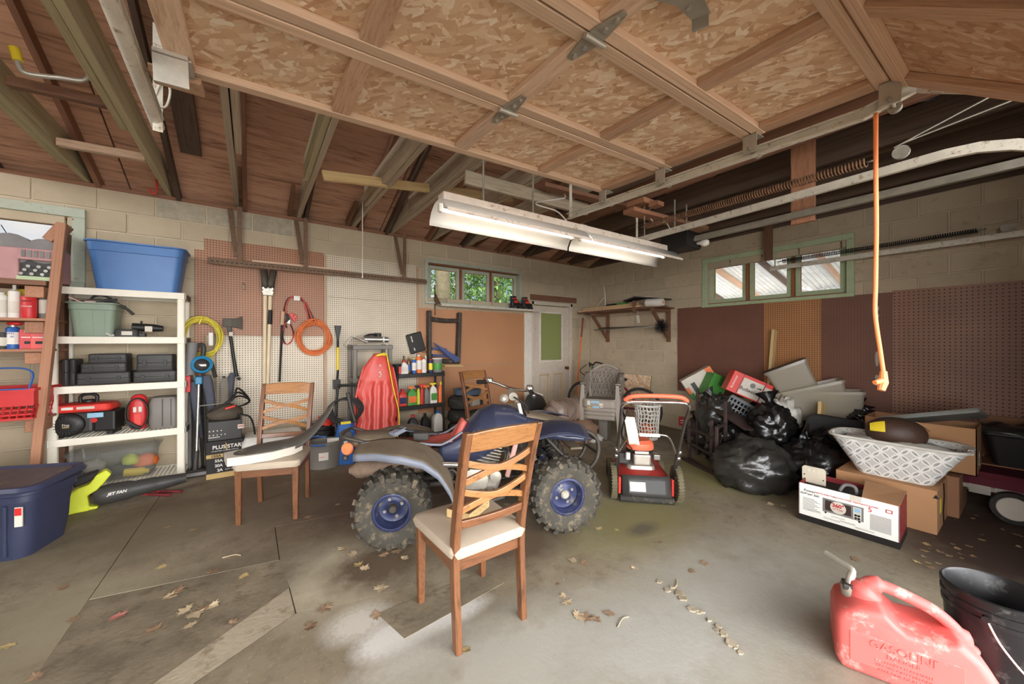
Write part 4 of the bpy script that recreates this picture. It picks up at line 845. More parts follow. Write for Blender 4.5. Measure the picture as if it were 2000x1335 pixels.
MB().loft([rrect(.2, .16, .03, 0), rrect(.22, .18, .04, .06), rrect(.215, .18, .04, .24), rrect(.18, .15, .04, .29), rrect(.14, .1, .03, .3)]).go('shell', 'grey_plastic', t, smooth=35); MB().b2((-.012, -.094, .02), (-.004, -.088, .28)).go('rib', 'charcoal', t); MB().b2((.05, -.094, .02), (.056, -.088, .28)).go('rib', 'charcoal', t)
# clear tote on the bottom tier
glassy('clear_plastic', .05, (.97, .97, .97), .1, ((206, 208, 204), .16))
zl = LV[4]+.001; pl, pr = atY(128, 920, 4.8), atY(303, 920, 4.8)
t = tote('clear_tote', 'clear plastic tote with toys on the bottom tier', ((pl.x+pr.x)/2, 4.93, zl), 0, pr.x-pl.x-.06, .26, pr.x-pl.x, .3, .27, 'clear_plastic', .04)
MB().loft([rrect(pr.x-pl.x+.05, .34, .05, .272), rrect(pr.x-pl.x+.05, .34, .05, .285), rrect(pr.x-pl.x-.02, .28, .05, .295)]).go('lid', 'clear_plastic', t, smooth=35)
lump('toy', 'lime', t, (.06, .05, .06), (.1, -.04, .15), .2, 3, 5, 16, 10); lump('toy', 'orange', t, (.09, .07, .07), (.2, 0, .12), .3, 4, 6, 16, 10); lump('toy', 'paper', t, (.08, .06, .06), (-.15, -.02, .13), .3, 4, 9, 16, 10); lump('toy', 'charcoal', t, (.09, .08, .06), (.02, .02, .06), .3, 4, 12, 16, 10)
MB().lathe([(.03, 0), (.035, .01), (.035, .13), (.02, .15), (.02, .17)], 14, (.06, -.08, .05), (1, .1, -.1)).go('toy_bottle', 'yellow', t, smooth=40)
# ------------------------------------------------------------------ navy tote in front
q0, q1, q2 = F(0, 1080), F(122, 1074), F(150, 1032)
ex = Vector((math.cos(-.3), math.sin(-.3), 0)); q1 = F(118, 1082); t = thing('storage_tote', 'big navy blue tote with a warped lid at the left photo edge', 'storage tote', q1-ex*.49+Vector((-ex.y, ex.x, 0))*.17, -.3)
NW, ND, NH = .74, .4, .44
MB().loft([rrect(NW-.1, ND-.06, .07, 0), rrect(NW-.06, ND-.03, .07, .15), rrect(NW-.04, ND-.02, .07, .36), rrect(NW, ND+.01, .07, .365), rrect(NW, ND+.01, .07, .40), rrect(NW+.05, ND+.05, .08, NH-.03), rrect(NW+.05, ND+.05, .08, NH-.015), rrect(NW, ND, .07, NH-.015), rrect(NW-.12, ND-.08, .06, .01)]).go('tub', 'tote_navy', t, smooth=35)
for x_ in (-.22, -.05, .12, .24): MB().bar((x_, -ND/2+.018, .03), (x_*1.05, -ND/2-.0, .35), .02, .02, (0, 1, 0)).go('rib', 'tote_navy', t, bevel=.005)
ld = MB().loft([rrect(NW+.07, ND+.07, .09, 0), rrect(NW+.08, ND+.08, .09, .012), rrect(NW+.05, ND+.05, .08, .034), rrect(NW+.02, ND+.02, .07, .036), rrect(NW-.02, ND-.02, .06, .02)]).go('lid', 'tote_navy', t, smooth=35); ld.location = (0, 0.01, NH+.005); ld.rotation_euler = (.06, .02, 0)
MB().loft([rrect(NW-.03, ND-.03, .06, .021), rrect(NW-.04, ND-.04, .06, .026)]).go('lid_panel', 'tote_lid', ld)
MB().b2((.3, -ND/2-.008, .22), (.335, -ND/2-.0, .34)).go('care_sticker', 'paper', t); MB().b2((.302, -ND/2-.01, .29), (.333, -ND/2-.007, .335)).go('sticker_print', 'red', t)
# ------------------------------------------------------------------ leaf blower and red bars on the floor
mat('ryobi_lime', (206, 214, 52), .4, var=.06)
p0 = F(165, 968); p1 = F(318, 940); d_ = (p1-p0); t = thing('leaf_blower', 'lime and black leaf blower lying beside the navy tote', 'leaf blower', (atY(183, 960, 4.38).x, 4.38, fz(4.38)), .18)
L_ = .56
MB().lathe([(.055, .0), (.075, .03), (.08, .1), (.075, .2), (.062, .24), (.066, .25), (.062, .36), (.058, .37), (.06, .38), (.048, .5), (.042, L_), (.036, L_), (.04, .45)], 22, (.0, 0, .09), (1, 0, .02)).go('blower_tube', 'charcoal', t, smooth=40)
MB().prism([(-.16, .0), (.02, .0), (.03, .02), (-.02, .03), (-.03, .12), (.02, .15), (.06, .2), (.1, .26), (.07, .3), (.01, .27), (-.02, .21), (-.08, .19), (-.14, .14), (-.16, .06)], -.045, .045, Matrix.Rotation(PI/2, 4, 'X')).go('motor_shell', 'ryobi_lime', t, bevel=.012)
MB().prism([(-.1, .2), (-.0, .24), (.03, .3), (-.02, .29), (-.11, .27)], -.05, .05, Matrix.Rotation(PI/2, 4, 'X')).go('grip', 'ink', t, bevel=.01)
MB().b2((-.14, -.05, .0), (-.02, .05, .05)).go('battery_foot', 'ryobi_lime', t, bevel=.01); txt('JET FAN', .03, 'white', t, fr((.13, -.079, .1), (1, 0, .02), (0, .1, 1)), shear=.3, bold=.0008)
for k, (a, b_) in enumerate((((245, 966), (333, 969)), ((270, 962), (355, 962)))):
    pa, pb_ = F(*a), F(*b_); tt = thing('bolt_cutter_handle', ('nearer' if k == 0 else 'farther')+' dark red handle bar lying on the floor by the blower', 'handle bar', (0, 0, 0), 0, 'red bars on the floor')
    up = Vector((0, 0, .012)); m_ = pa.lerp(pb_, .5); MB().tube([pa+up, m_+up], .007, 8).go('steel_bar', 'red', tt, smooth=40); MB().tube([m_+up, pb_+up], [.012, .013], 10).go('grip', mat('dark_red', (112, 40, 42), .6), tt, smooth=40)
# ------------------------------------------------------------------ back wall: hung tools
def coil(name, lab, c, rx, rz, m_, n=9, r=.006, seed=1, y=.05, droop=0, cat='extension cord'):
    t = thing(name, lab, cat, c); rd = random.Random(seed)
    for k in range(n):
        a0 = rd.uniform(0, 6); fx, fz_ = rd.uniform(.78, 1.05), rd.uniform(.82, 1.06); dx, dz = rd.uniform(-.1, .1)*rx, rd.uniform(-.1, .1)*rz
        pts = [(dx+rx*fx*math.cos(a)*(1-.12*droop*math.sin(a)), -rd.uniform(0, y), dz+rz*fz_*math.sin(a)) for a in [a0+2*PI*i/12 for i in range(12)]]
        MB().tube(catm(pts, 4, True), r, 6, True).go('cord_loop', m_, t, smooth=0)
    MB().tube(catm([(-rx*.1, -y-.005, rz*.72), (0, -y-.014, rz*.9), (rx*.06, -y-.005, rz*1.1)], 4), r*1.2, 6).go('tie', m_, t, smooth=0)
    return t
mat('cord_orange', (208, 112, 62), .5, var=.08); mat('cord_yellow', (214, 196, 70), .5, var=.06); mat('ash', (216, 196, 164), .55, var=.08, scale=4); mat('iron', (78, 72, 62), .55, .3, var=.15); mat('cable_red', (190, 72, 60), .5, var=.06)
coil('cable_coil', 'coiled orange extension cord hung on the pegboard', A(614, 659, .05), .185, .205, 'cord_orange', 15, .0075, 2)
t = coil('cable_coil', 'coiled yellow extension cord hung beside the white shelving', A(394, 660, .1), .165, .2, 'cord_yellow', 12, .007, 5, .07)
MB().tube(catm([(.0, -.05, -.15), (.04, -.05, -.27), (.07, -.06, -.34)], 5), .007, 6).go('cord_tail', 'cord_yellow', t, smooth=0); MB().b2((.06, -.08, -.08), (.1, -.05, .06)).go('plug', 'white', t, bevel=.008)
# jumper cables
t = thing('jumper_cables', 'red and black jumper cables draped on the brown pegboard', 'jumper cables', (0, 0, 0))
P = lambda *q: [A(u, v, .04+.004*(i % 3)) for i, (u, v) in enumerate(q)]
MB().tube(catm(P((562, 618), (558, 600), (566, 582), (580, 578), (592, 586), (600, 610), (604, 626), (612, 628), (606, 612), (597, 590)), 5), .008, 8).go('cable', 'cable_red', t, smooth=0)
MB().tube(catm(P((560, 640), (554, 612), (562, 584), (578, 580), (595, 592), (603, 615), (608, 628), (613, 624), (603, 604)), 5), .007, 8).go('cable', 'ink', t, smooth=0)
MB().tube(catm(P((563, 618), (556, 636), (550, 656), (555, 670), (566, 670), (573, 655), (570, 640), (565, 625)), 5), .007, 8).go('cable', 'cable_red', t, smooth=0)
MB().tube(catm(P((565, 620), (555, 640), (553, 660), (560, 672), (570, 664), (573, 648), (566, 630)), 5), .006, 8).go('cable', 'ink', t, smooth=0)
for (a, b_, m_) in (((568, 612), (577, 628), 'bright_red'), ((564, 630), (560, 612), 'ink'), ((572, 615), (580, 621), 'bright_red'), ((563, 632), (566, 624), 'galv')): MB().bar(A(*a, .06), A(*b_, .06), .045, .02, (0, 1, 0), .02).go('clamp', m_, t, bevel=.005)
MB().b2(A(574, 586, .055), A(586, 578, .045)).go('clamp_tie', 'white', t)
# post hole digger: handles down, jaws up
t = thing('post_hole_digger', 'post hole digger with two pale wooden handles hung upside down', 'digger', (0, 0, 0))
for (a, b_) in (((518, 575), (516, 748)), ((528, 578), (523, 748))): MB().tube([A(*a, .08), A(*b_, .07)], [.021, .017], 10).go('handle', 'ash', t, smooth=40)
for sx, a, b_ in ((-1, (515, 527), (519, 560)), (1, (534, 529), (528, 560))):
    p, q = A(*a, .09), A(*b_, .09)
    MB().loft([[c+Vector((math.sin(k)*.035, -math.cos(k)*.03, 0)) for k in [-1.2+.4*i for i in range(7)]] for c in (p, p.lerp(q, .8), q+Vector((0, 0, -.02)))], closed=False).go('jaw', 'iron', t, smooth=0, solid=.006)
MB().b2(A(513, 576, .12), A(533, 562, .06)).go('clamp_plate', 'galv', t, bevel=.006)
for u, v in ((514, 562), (514, 569), (532, 564), (532, 571), (523, 566)): MB().cyl(A(u, v, .12), A(u, v, .13), .01, n=6).go('bolt', 'steel', t)
MB().cyl(A(528, 605, .08), A(527, 633, .08), .0225, n=12).go('label_sleeve', 'ink', t, smooth=40)
# axe
t = thing('axe', 'black splitting axe hung by its head on the pegboard', 'axe', (0, 0, 0))
hp = [A(448, 640, .06), A(455, 690, .06), A(462, 735, .06)]; MB().tube(catm(hp, 5), [.02, .018, .016, .016, .016, .016, .016, .017, .018, .02, .024], 10).go('handle', 'black_plastic', t, smooth=40)
MB().bar(A(464, 740, .06), A(470, 738, .06), .03, .03).go('knob', 'black_plastic', t, bevel=.008)
c0 = A(448, 630, .06)
MB().loft([[c0+Vector((x_, y_*w_, z_)) for y_, z_ in ((-1, -h_), (1, -h_), (1, h_), (-1, h_))] for x_, w_, h_ in ((-.055, .028, .045), (.02, .03, .045), (.06, .02, .05), (.115, .003, .075))]).go('head', 'iron', t, bevel=.003)
MB().bar(A(447, 634, .06), A(449, 648, .06), .04, .04).go('collar', 'charcoal', t, bevel=.006); MB().b2(A(447, 656, .082), A(455, 648, .078)).go('sticker', 'paper', t)
# lawn edger
t = thing('lawn_edger', 'black edger pole with a wooden grip and flat blade hung on the pegboard', 'garden tool', (0, 0, 0))
MB().tube([A(551, 634, .05), A(546, 745, .05)], .012, 8).go('shaft', 'black_plastic', t, smooth=40); MB().tube([A(553, 608, .05), A(551, 634, .05)], [.02, .022], 10).go('grip', 'fir', t, smooth=40); MB().b2(A(530, 752, .06), A(560, 746, .05)).go('blade', 'iron', t, bevel=.003)
# long handled scraper with a yellow section
t = thing('long_scraper', 'black pole with a yellow middle section standing against the white pegboard', 'garden tool', (0, 0, 0))
MB().tube([A(660, 665, .06), A(660, 678, .06)], .013, 8).tube([A(660, 722, .06), A(658, 752, .06)], .013, 8).go('shaft', 'black_plastic', t, smooth=40); MB().tube([A(660, 678, .06), A(660, 722, .06)], .0145, 8).go('yellow_sleeve', 'yellow', t, smooth=40)
MB().loft([rrect(.02, .02, .006, 0), rrect(.07, .02, .006, .17), rrect(.085, .02, .006, .19)]).go('scoop', 'black_plastic', t, smooth=35).location = A(660, 665, .06)
MB().b2(A(651, 760, .075), A(664, 740, .045)).go('sheath', 'charcoal', t, bevel=.006); MB().tube([A(658, 752, .06), A(657, 862, .1)], .013, 8).go('lower_shaft', 'black_plastic', t, smooth=40)
t = thing('peg_hook', 'small metal hook on the brown pegboard near the axe', 'hook', A(476, 558, .03)); MB().tube(catm([(0, 0, .03), (0, -.03, .01), (.004, -.035, -.03), (0, -.02, -.045)], 4), .006, 6).go('hook', 'galv', t, smooth=0)
# rusty angle iron shelf bracket
t = thing('angle_iron_rack', 'rusty perforated angle iron rail hung from the joists on straps', 'shelf rail', (0, 0, 0))
za, ya = 2.247, WA-.14; b = MB(); xa, xb = -.385, 2.03
MB().b2((xa, ya, za-.045), (xb, ya+.004, za+.02)).b2((xa, ya, za+.016), (xb, ya+.05, za+.02)).go('angle_rail', 'brown_iron', t)
MB().b2((.0, ya+.052, za-.0), (1.0, ya+.1, za+.05)).go('wood_ledge', 'fir_pale', t)
sl_ = MB()
for k in range(58): x_ = xa+.03+k*.0415; sl_.b2((x_, ya-.001, za-.018), (x_+.024, ya+.001, za-.008))
tag(sl_.go('slots', 'ink', t), kind='stuff')
for (u0, v0, u1, v1) in ((471, 405, 468, 520), (600, 425, 597, 515), (797, 440, 790, 548)):
    p, q = A(u0, v0, .14), A(u1, v1, .14); s_ = beam('strap', (q.x, ya, za+.0), (q.x, ya, 2.85), .045, .006, 'brown_iron', t, up=(0, 1, 0), bevel=0)
    h_ = MB()
    for k in range(16): h_.box((-.28+k*.037, 0, .0035), (.016, .01, .002))
    tag(h_.go('slots', 'ink', s_), kind='stuff')
    s2 = beam('brace', (q.x-.03, ya+.0, za+.06), (q.x-.09, ya+.12, 2.85), .045, .006, 'brown_iron', t, up=(0, 1, 0), bevel=0)
# narrow shelf under window 2 with a pair of dark shoes
t = thing('perforated_shelf', 'pale perforated metal shelf below the back windows', 'wall shelf', (0, 0, 0))
xs0, xs1, zs = 2.2, 4.12, 1.925
MB().b2((xs0, WA-.26, zs-.004), (xs1, WA-.02, zs)).b2((xs0, WA-.262, zs-.03), (xs1, WA-.258, zs)).go('shelf_plate', 'track_paint', t)
sl_ = MB()
for k in range(88): x_ = xs0+.02+k*.0216; sl_.b2((x_, WA-.264, zs-.02), (x_+.009, WA-.262, zs-.008))
tag(sl_.go('slots', 'galv_dull', t), kind='stuff')
MB().prism([(0, 0), (.2, 0), (.0, .2)], -.003, .003, fr((xs0, WA-.03, zs-.002), (0, -1, 0), (0, 0, 1))).go('bracket', 'brown_iron', t); beam('bracket', (xs0, WA-.03, zs-.15), (xs0, WA-.03, zs+.3), .04, .006, 'brown_iron', t, up=(1, 0, 0))
for k, (u, lab) in enumerate(((1010, 'left black and red roller skate on the shelf by the door'), (1032, 'right black and red roller skate on the shelf by the door'))):
    s_ = thing('roller_skate', lab, 'roller skate', Vector((A(u, 600, .14).x-.03, WA-.14, zs)), 0, 'roller skates on the metal shelf')
    MB().loft([rrect(.2, .08, .03, .05), rrect(.21, .085, .03, .09), rrect(.13, .075, .03, .12, cx=-.035), rrect(.1, .07, .03, .19, cx=-.05), rrect(.1, .07, .03, .21, cx=-.05)]).go('boot', 'black_plastic', s_, smooth=40)
    for x_ in (-.07, .07):
        for y_ in (-.035, .035): MB().cyl((x_, y_-.012, .027), (x_, y_+.012, .027), .027, n=14).go('wheel', 'charcoal', s_, smooth=40)
    MB().b2((-.06, -.046, .1), (.02, -.04, .14)).go('red_flash', 'bright_red', s_, bevel=.004); MB().b2((-.08, -.044, .16), (-.02, -.036, .18)).go('red_flash', 'bright_red', s_); MB().b2((-.1, -.02, .045), (.1, .02, .055)).go('plate', 'iron', s_)
# car seat frame leaning over the tan pegboard
mat('frame_black', (62, 54, 48), .6, var=.2, dirt=(104, 90, 72), dirt_amt=.3); mat('seat_blue', (66, 78, 120), .6, var=.12)
t = thing('seat_frame', 'dark empty seat back frame leaning on the tan pegboard', 'seat frame', (0, 0, 0))
q = lambda u, v, o=.09: A(u, v, o)
for a, b_, w_ in (((838, 606), (838, 708), .1), ((897, 610), (894, 708), .1)): MB().bar(q(*a), q(*b_), .05, w_, (0, 1, 0)).go('side_rail', 'frame_black', t, bevel=.012)
for a, b_ in (((838, 622), (897, 626)), ((838, 700), (897, 706))): MB().tube(catm([q(*a), q((a[0]+b_[0])/2, (a[1]+b_[1])/2+2), q(*b_)], 5), .035, 10).go('cross_rail', 'frame_black', t, smooth=30)
for a, b_ in (((842, 680), (870, 682)), ((842, 693), (872, 695))): MB().bar(q(*a), q(*b_), .03, .1, (0, 1, 0)).go('lumbar_slat', 'seat_blue', t, bevel=.006)
MB().add([q(846, 668, .13), q(900, 700, .15), q(890, 708, .15), q(866, 690, .16)], [(0, 1, 2, 3)]).go('folded_panel', 'seat_blue', t, solid=.012)
tag(beam('ledge_strip', A(867, 714, .05), A(904, 714, .05), .05, .03, 'pine'), 'yellow wooden strip under the seat frame', 'board')
# black hinged case hung at an angle
t = thing('hinged_case', 'black flat case with pale slots hung askew on the pegboard edge', 'case', A(812, 669, .06), R=Matrix.Rotation(-.28, 4, 'Y'))
MB().b2((-.11, -.03, -.14), (.11, .03, .14)).go('case_shell', 'black_plastic', t, bevel=.012); MB().b2((-.075, -.034, -.13), (-.065, -.028, .13)).go('hinge_line', 'charcoal', t)
for z_ in (.09, .045, -.08): MB().b2((-.06, -.035, z_-.02), (-.045, -.029, z_+.02)).go('slot', 'paper', t)
lump('torn_edge', 'rust_steel', t, (.05, .02, .04), (.09, 0, -.13), .3, 4, 2, 12, 8, flat=False)
# ------------------------------------------------------------------ floor things along the back wall
def floor_at(u, y): x = atY(u, 667, y).x; return Vector((x, y, fz(y)))
# stick vacuum
mat('vac_blue', (40, 120, 160), .35, var=.06)
t = thing('stick_vacuum', 'blue and grey stick vacuum leaning beside the white shelving', 'vacuum', floor_at(381, 4.78), 0)
MB().loft([rrect(.22, .09, .03, .015), rrect(.22, .09, .03, .05), rrect(.14, .05, .02, .07)]).go('floor_head', 'charcoal', t, smooth=35); MB().b2((-.11, -.048, .02), (.11, -.044, .05)).go('head_window', 'dusty_grey', t)
MB().tube([(0, 0, .06), (.01, .02, .25)], .022, 10).go('neck', 'charcoal', t, smooth=40); MB().tube([(.01, .02, .25), (.02, .1, .95)], .014, 10).go('wand', 'steel', t, smooth=40)
MB().b2((-.01, .06, .9), (.05, .12, .98)).go('wand_lock', 'vac_blue', t, bevel=.01)
MB().lathe([(.02, -.05), (.08, -.04), (.09, 0), (.085, .03), (.05, .05), (.003, .05)], 24, (.045, .06, 1.1), (.1, -1, .1)).go('dust_motor', 'vac_blue', t, smooth=40); MB().lathe([(.06, 0), (.05, .008), (.003, .008)], 20, (.05, .01, 1.1), (.1, -1, .1)).go('front_badge', 'ink', t, smooth=40); MB().b2((.015, .0, 1.085), (.085, .004, 1.105)).go('badge_print', 'white', t)
MB().tube(catm([(.05, .08, 1.17), (.06, .08, 1.27), (.03, .09, 1.3), (-.03, .1, 1.22), (-.03, .1, 1.05)], 5), [.02]*21, 8).go('handle', 'charcoal', t, smooth=0); MB().cyl((-.05, .08, 1.0), (-.03, .08, 1.32), .042, .045, 14).go('dust_bin', 'dusty_grey', t, smooth=40); MB().b2((-.1, .05, .83), (-.04, .09, .99)).go('red_tool', 'red', t, bevel=.006)
# umbrellas and folded camp chairs
mat('canvas_blue', (74, 76, 86), .8, var=.12); mat('canvas_grey', (112, 104, 94), .8, var=.15)
t = thing('umbrella_bundle', 'tall dark poles standing behind the stick vacuum', 'poles', floor_at(376, 4.95))
for k in range(4): MB().tube([(-.02+.03*k, .0+.01*k, 0), (-.03+.035*k, .08, .95+.06*(k % 2))], [.016, .012], 8).go('pole', 'charcoal' if k % 2 else 'dusty_grey', t, smooth=40)
t = thing('camp_chair', 'folded blue grey camp chair leaning behind the battery charger', 'folding chair', floor_at(425, 4.93), -.1)
for k, (x_, l_) in enumerate(((-.16, 1.02), (-.1, .98), (-.03, .92), (.05, .96), (.1, .9))): MB().tube([(x_+.02, -.02*k, .0), (x_*.9-.06+.02*k, .05, l_)], .012, 8).go('leg_tube', 'charcoal' if k % 2 else 'galv_dull', t, smooth=40)
def cloth(name, m_, t_, c, r, seed): return lump(name, m_, t_, r, c, .35, 3.5, seed, 20, 14, flat=False, ridge=.3)
for x_, z0, z1, lean, wd, m_ in ((-.13, .35, .92, -.06, .06, 'canvas_blue'), (-.03, .55, .98, -.05, .075, 'canvas_blue'), (.07, .5, .95, .0, .07, 'canvas_grey'), (.11, .72, 1.0, .02, .05, 'canvas_blue')):
    MB().loft([rrect(wd*.7, .04, .015, z0, cx=x_, cy=-.03), rrect(wd, .06, .02, z0+(z1-z0)*.4, cx=x_+lean*.4, cy=-.05), rrect(wd*1.15, .07, .025, z0+(z1-z0)*.85, cx=x_+lean*.8, cy=-.06), rrect(wd*.8, .04, .015, z1, cx=x_+lean, cy=-.05)]).go('folded_fabric', m_, t, smooth=40)
MB().bar((-.02, .03, .95), (-.06, .03, 1.12), .045, .03).go('strap_end', 'ink', t, bevel=.008)
MB().tube([(-.13, -.1, .5), (-.13, -.1, .68), (.22, -.08, .7)], .006, 6).go('wire_rack', 'galv', t)
# charger on its carton
pc0, pc1 = floor_at(402, 4.62), floor_at(474, 4.62); cw = pc1.x-pc0.x
t = thing('charger_carton', 'black and gold battery charger carton with white lettering', 'box', ((pc0.x+pc1.x)/2, 4.73, fz(4.7)), .03)
MB().b2((-cw/2, -.12, 0), (cw/2, .12, .36)).go('carton', 'ink', t, bevel=.002); MB().b2((-cw/2+.0, -.1215, .0), (cw/2, -.12, .05)).go('gold_band', 'gold', t); MB().b2((-cw/2, -.1215, .2), (-cw/2+.13, -.12, .236)).go('gold_band', 'gold', t)
fy = lambda x_, z_: fr((x_, -.1218, z_), (1, 0, 0), (0, 0, 1))
txt('PLUS START', .05, 'white', t, fy(.03, .285), bold=.0012, xs=.95); txt('12V BATTERY CHARGER STARTER', .014, 'white', t, fy(.0, .26)); txt('150A', .036, 'ink', t, fy(-cw/2+.075, .206), bold=.001, name='lettering')
for k, s_ in enumerate(('55A', '20A', '2A')): txt(s_, .036, 'white', t, fy(-cw/2+.125, .158-.046*k), align='RIGHT', bold=.001); txt(('BOOST', 'RAPID CHARGE', 'SLOW CHARGE')[k], .014, 'white', t, fy(-cw/2+.145, .164-.046*k), align='LEFT')
MB().prism([(0, 0), (.012, .0), (.004, .03), (.02, .03), (-.006, .075), (0, .036), (-.01, .036)], 0, .001, fy(.008, .27)).go('bolt_mark', 'gold', t)
t = thing('battery_charger', 'dark grey battery charger with cables standing on its carton', 'charger', ((pc0.x+pc1.x)/2, 4.73, fz(4.7)+.361), .03)
MB().b2((-cw/2+.01, -.11, 0), (cw/2-.01, .11, .19)).go('cabinet', 'charcoal', t, bevel=.008); MB().b2((.1, -.113, .1), (.15, -.11, .14)).go('meter', 'paper', t); MB().b2((.104, -.115, .118), (.146, -.112, .128)).go('meter_strip', 'red', t)
for k in range(9): MB().cyl((-.12+.03*(k % 5), -.11, .06+.04*(k//5)), (-.12+.03*(k % 5), -.116, .06+.04*(k//5)), .006, n=6).go('dial_mark', 'paper', t)
MB().b2((-.13, -.1125, .035), (-.04, -.11, .042)).go('dial_mark', 'paper', t); lump('padded_top', mat('brown_canvas', (78, 68, 56), .8, var=.15), t, (cw/2, .12, .09), (0, 0, .25), .1, 3, 6, 24, 14)
for k in range(3): MB().tube(catm([(-.15, -.1, .28), (-.05+.05*k, -.14, .33+.03*k), (.1, -.08, .42+.04*k), (.2, .0, .36), (.12, .06, .3), (-.05, .0, .3)], 6), .009, 7).go('cable', 'ink', t, smooth=0)
MB().tube(catm([(.1, -.1, .24), (.2, -.08, .2), (.24, -.06, .05), (.24, -.06, -.1)], 6), .009, 7).go('cable', 'ink', t, smooth=0); MB().bar((.0, -.12, .31), (.08, -.1, .33), .02, .02).go('red_clamp', 'bright_red', t, bevel=.005)
# cooler
t = thing('cooler', 'red cooler with a grey white lid behind the first dining chair', 'cooler', floor_at(535, 4.72), .02)
MB().loft([rrect(.5, .3, .04, 0), rrect(.54, .34, .04, .26)]).go('tub', mat('cooler_red', (150, 40, 46), .45), t, smooth=35); MB().loft([rrect(.56, .36, .05, .262), rrect(.56, .36, .05, .3), rrect(.5, .3, .05, .36), rrect(.4, .22, .05, .37)]).go('lid', 'sack_white', t, smooth=35); MB().tube(catm([(-.29, -.1, .2), (-.34, -.1, .17), (-.33, -.1, .1)], 4), .012, 6).go('handle', 'white', t, smooth=0)
# mop bucket and black bucket
t = thing('mop_bucket', 'grey oval bucket with a blue handle and a paper label', 'bucket', floor_at(634, 4.42), -.1)
def oval(rx, ry, z, n=26, cx=0): return [Vector((cx+rx*math.cos(2*PI*i/n), ry*math.sin(2*PI*i/n), z)) for i in range(n)]
MB().loft([oval(.145, .11, 0), oval(.165, .13, .2), oval(.172, .137, .262), oval(.185, .15, .262), oval(.185, .15, .28), oval(.168, .133, .28), oval(.14, .105, .01)]).go('tub', 'grey_plastic', t, smooth=40)
MB().b2((-.06, -.128, .1), (.03, -.122, .18)).go('paper_label', 'paper', t); MB().b2((-.05, -.13, .13), (.0, -.1275, .14)).go('label_line', mat('pink_print', (220, 150, 160), .6), t)
MB().tube(catm([(-.18, 0, .27), (-.16, -.1, .275), (-.06, -.165, .27), (.0, -.165, .265)], 5), .009, 8).tube(catm([(-.18, 0, .3), (-.1, .0, .33), (.02, -.05, .325)], 5), .009, 8).go('handle', 'blue', t, smooth=0)
t = thing('black_bucket', 'black bucket holding an orange tool behind the mop bucket', 'bucket', floor_at(626, 4.75), 0)
MB().lathe([(.13, 0), (.15, .3), (.16, .3), (.16, .33), (.148, .33), (.12, .02)], 24).go('tub', 'black_plastic', t, smooth=40); cloth('orange_tool', 'bright_red', t, (.04, -.03, .4), (.09, .07, .08), 4); MB().tube(catm([(-.16, 0, .32), (0, -.17, .28), (.16, 0, .32)], 6), .004, 6).go('bail', 'steel', t, smooth=0)
lump('rubbish', 'ink', t, (.13, .12, .06), (0, 0, .34), .4, 5, 3, 18, 10)
# pressure washer
t = thing('pressure_washer', 'blue pressure washer with black hose and gun', 'pressure washer', floor_at(676, 4.45), -.25)
MB().loft([rrect(.2, .2, .05, 0), rrect(.22, .22, .06, .1), rrect(.22, .2, .07, .3), rrect(.17, .15, .06, .42), rrect(.1, .1, .04, .46)]).go('housing', 'blue', t, smooth=35)
MB().prism([(-.06, .05), (.06, .05), (.07, .22), (0, .27), (-.07, .22)], .0, .02, fr((0, -.1, .12), (1, 0, 0), (0, 0.1, 1))).go('front_panel', 'black_plastic', t, bevel=.006); MB().lathe([(.035, 0), (.032, .02), (.003, .022)], 18, (0, -.105, .08), (0, -1, 0)).go('outlet', 'charcoal', t, smooth=40); MB().lathe([(.02, 0), (.018, .012)], 14, (0, -.125, .08), (0, -1, 0)).go('outlet_ring', 'chrome', t, smooth=40)
MB().b2((-.015, -.128, .22), (.02, -.118, .26)).go('logo_plate', 'white', t)
for sx in (-1, 1): MB().tube(catm([(sx*.11, .06, .3), (sx*.11, .1, .6), (sx*.09, .12, .84)], 5), .014, 8).go('handle_rail', 'black_plastic', t, smooth=0)
MB().tube([(-.09, .12, .84), (.09, .12, .84)], .016, 8).go('handle_bar', 'black_plastic', t, smooth=40)
for k in range(6): MB().tube(catm([(.16*math.cos(a)+.01*k-.03, -.05+.02*k, .57+.13*math.sin(a)+.01*(k % 2)) for a in [2*PI*i/10+k for i in range(10)]], 4, True), .008, 6, True).go('hose_loop', 'black_plastic', t, smooth=0)
MB().tube(catm([(.02, -.06, .78), (.05, -.08, .62), (.1, -.1, .45)], 5), .02, 8).go('spray_gun', 'charcoal', t, smooth=0); MB().box((.0, -.07, .45), (.1, .03, .025), .3).go('yellow_tag', 'yellow', t); MB().b2((-.18, -.1, .16), (-.06, -.096, .3)).go('paper_manual', 'paper', t)
for sx in (-1, 1): MB().cyl((sx*.11, .06, .07), (sx*.15, .06, .07), .07, n=18).go('wheel', 'black_rubber', t, smooth=40)
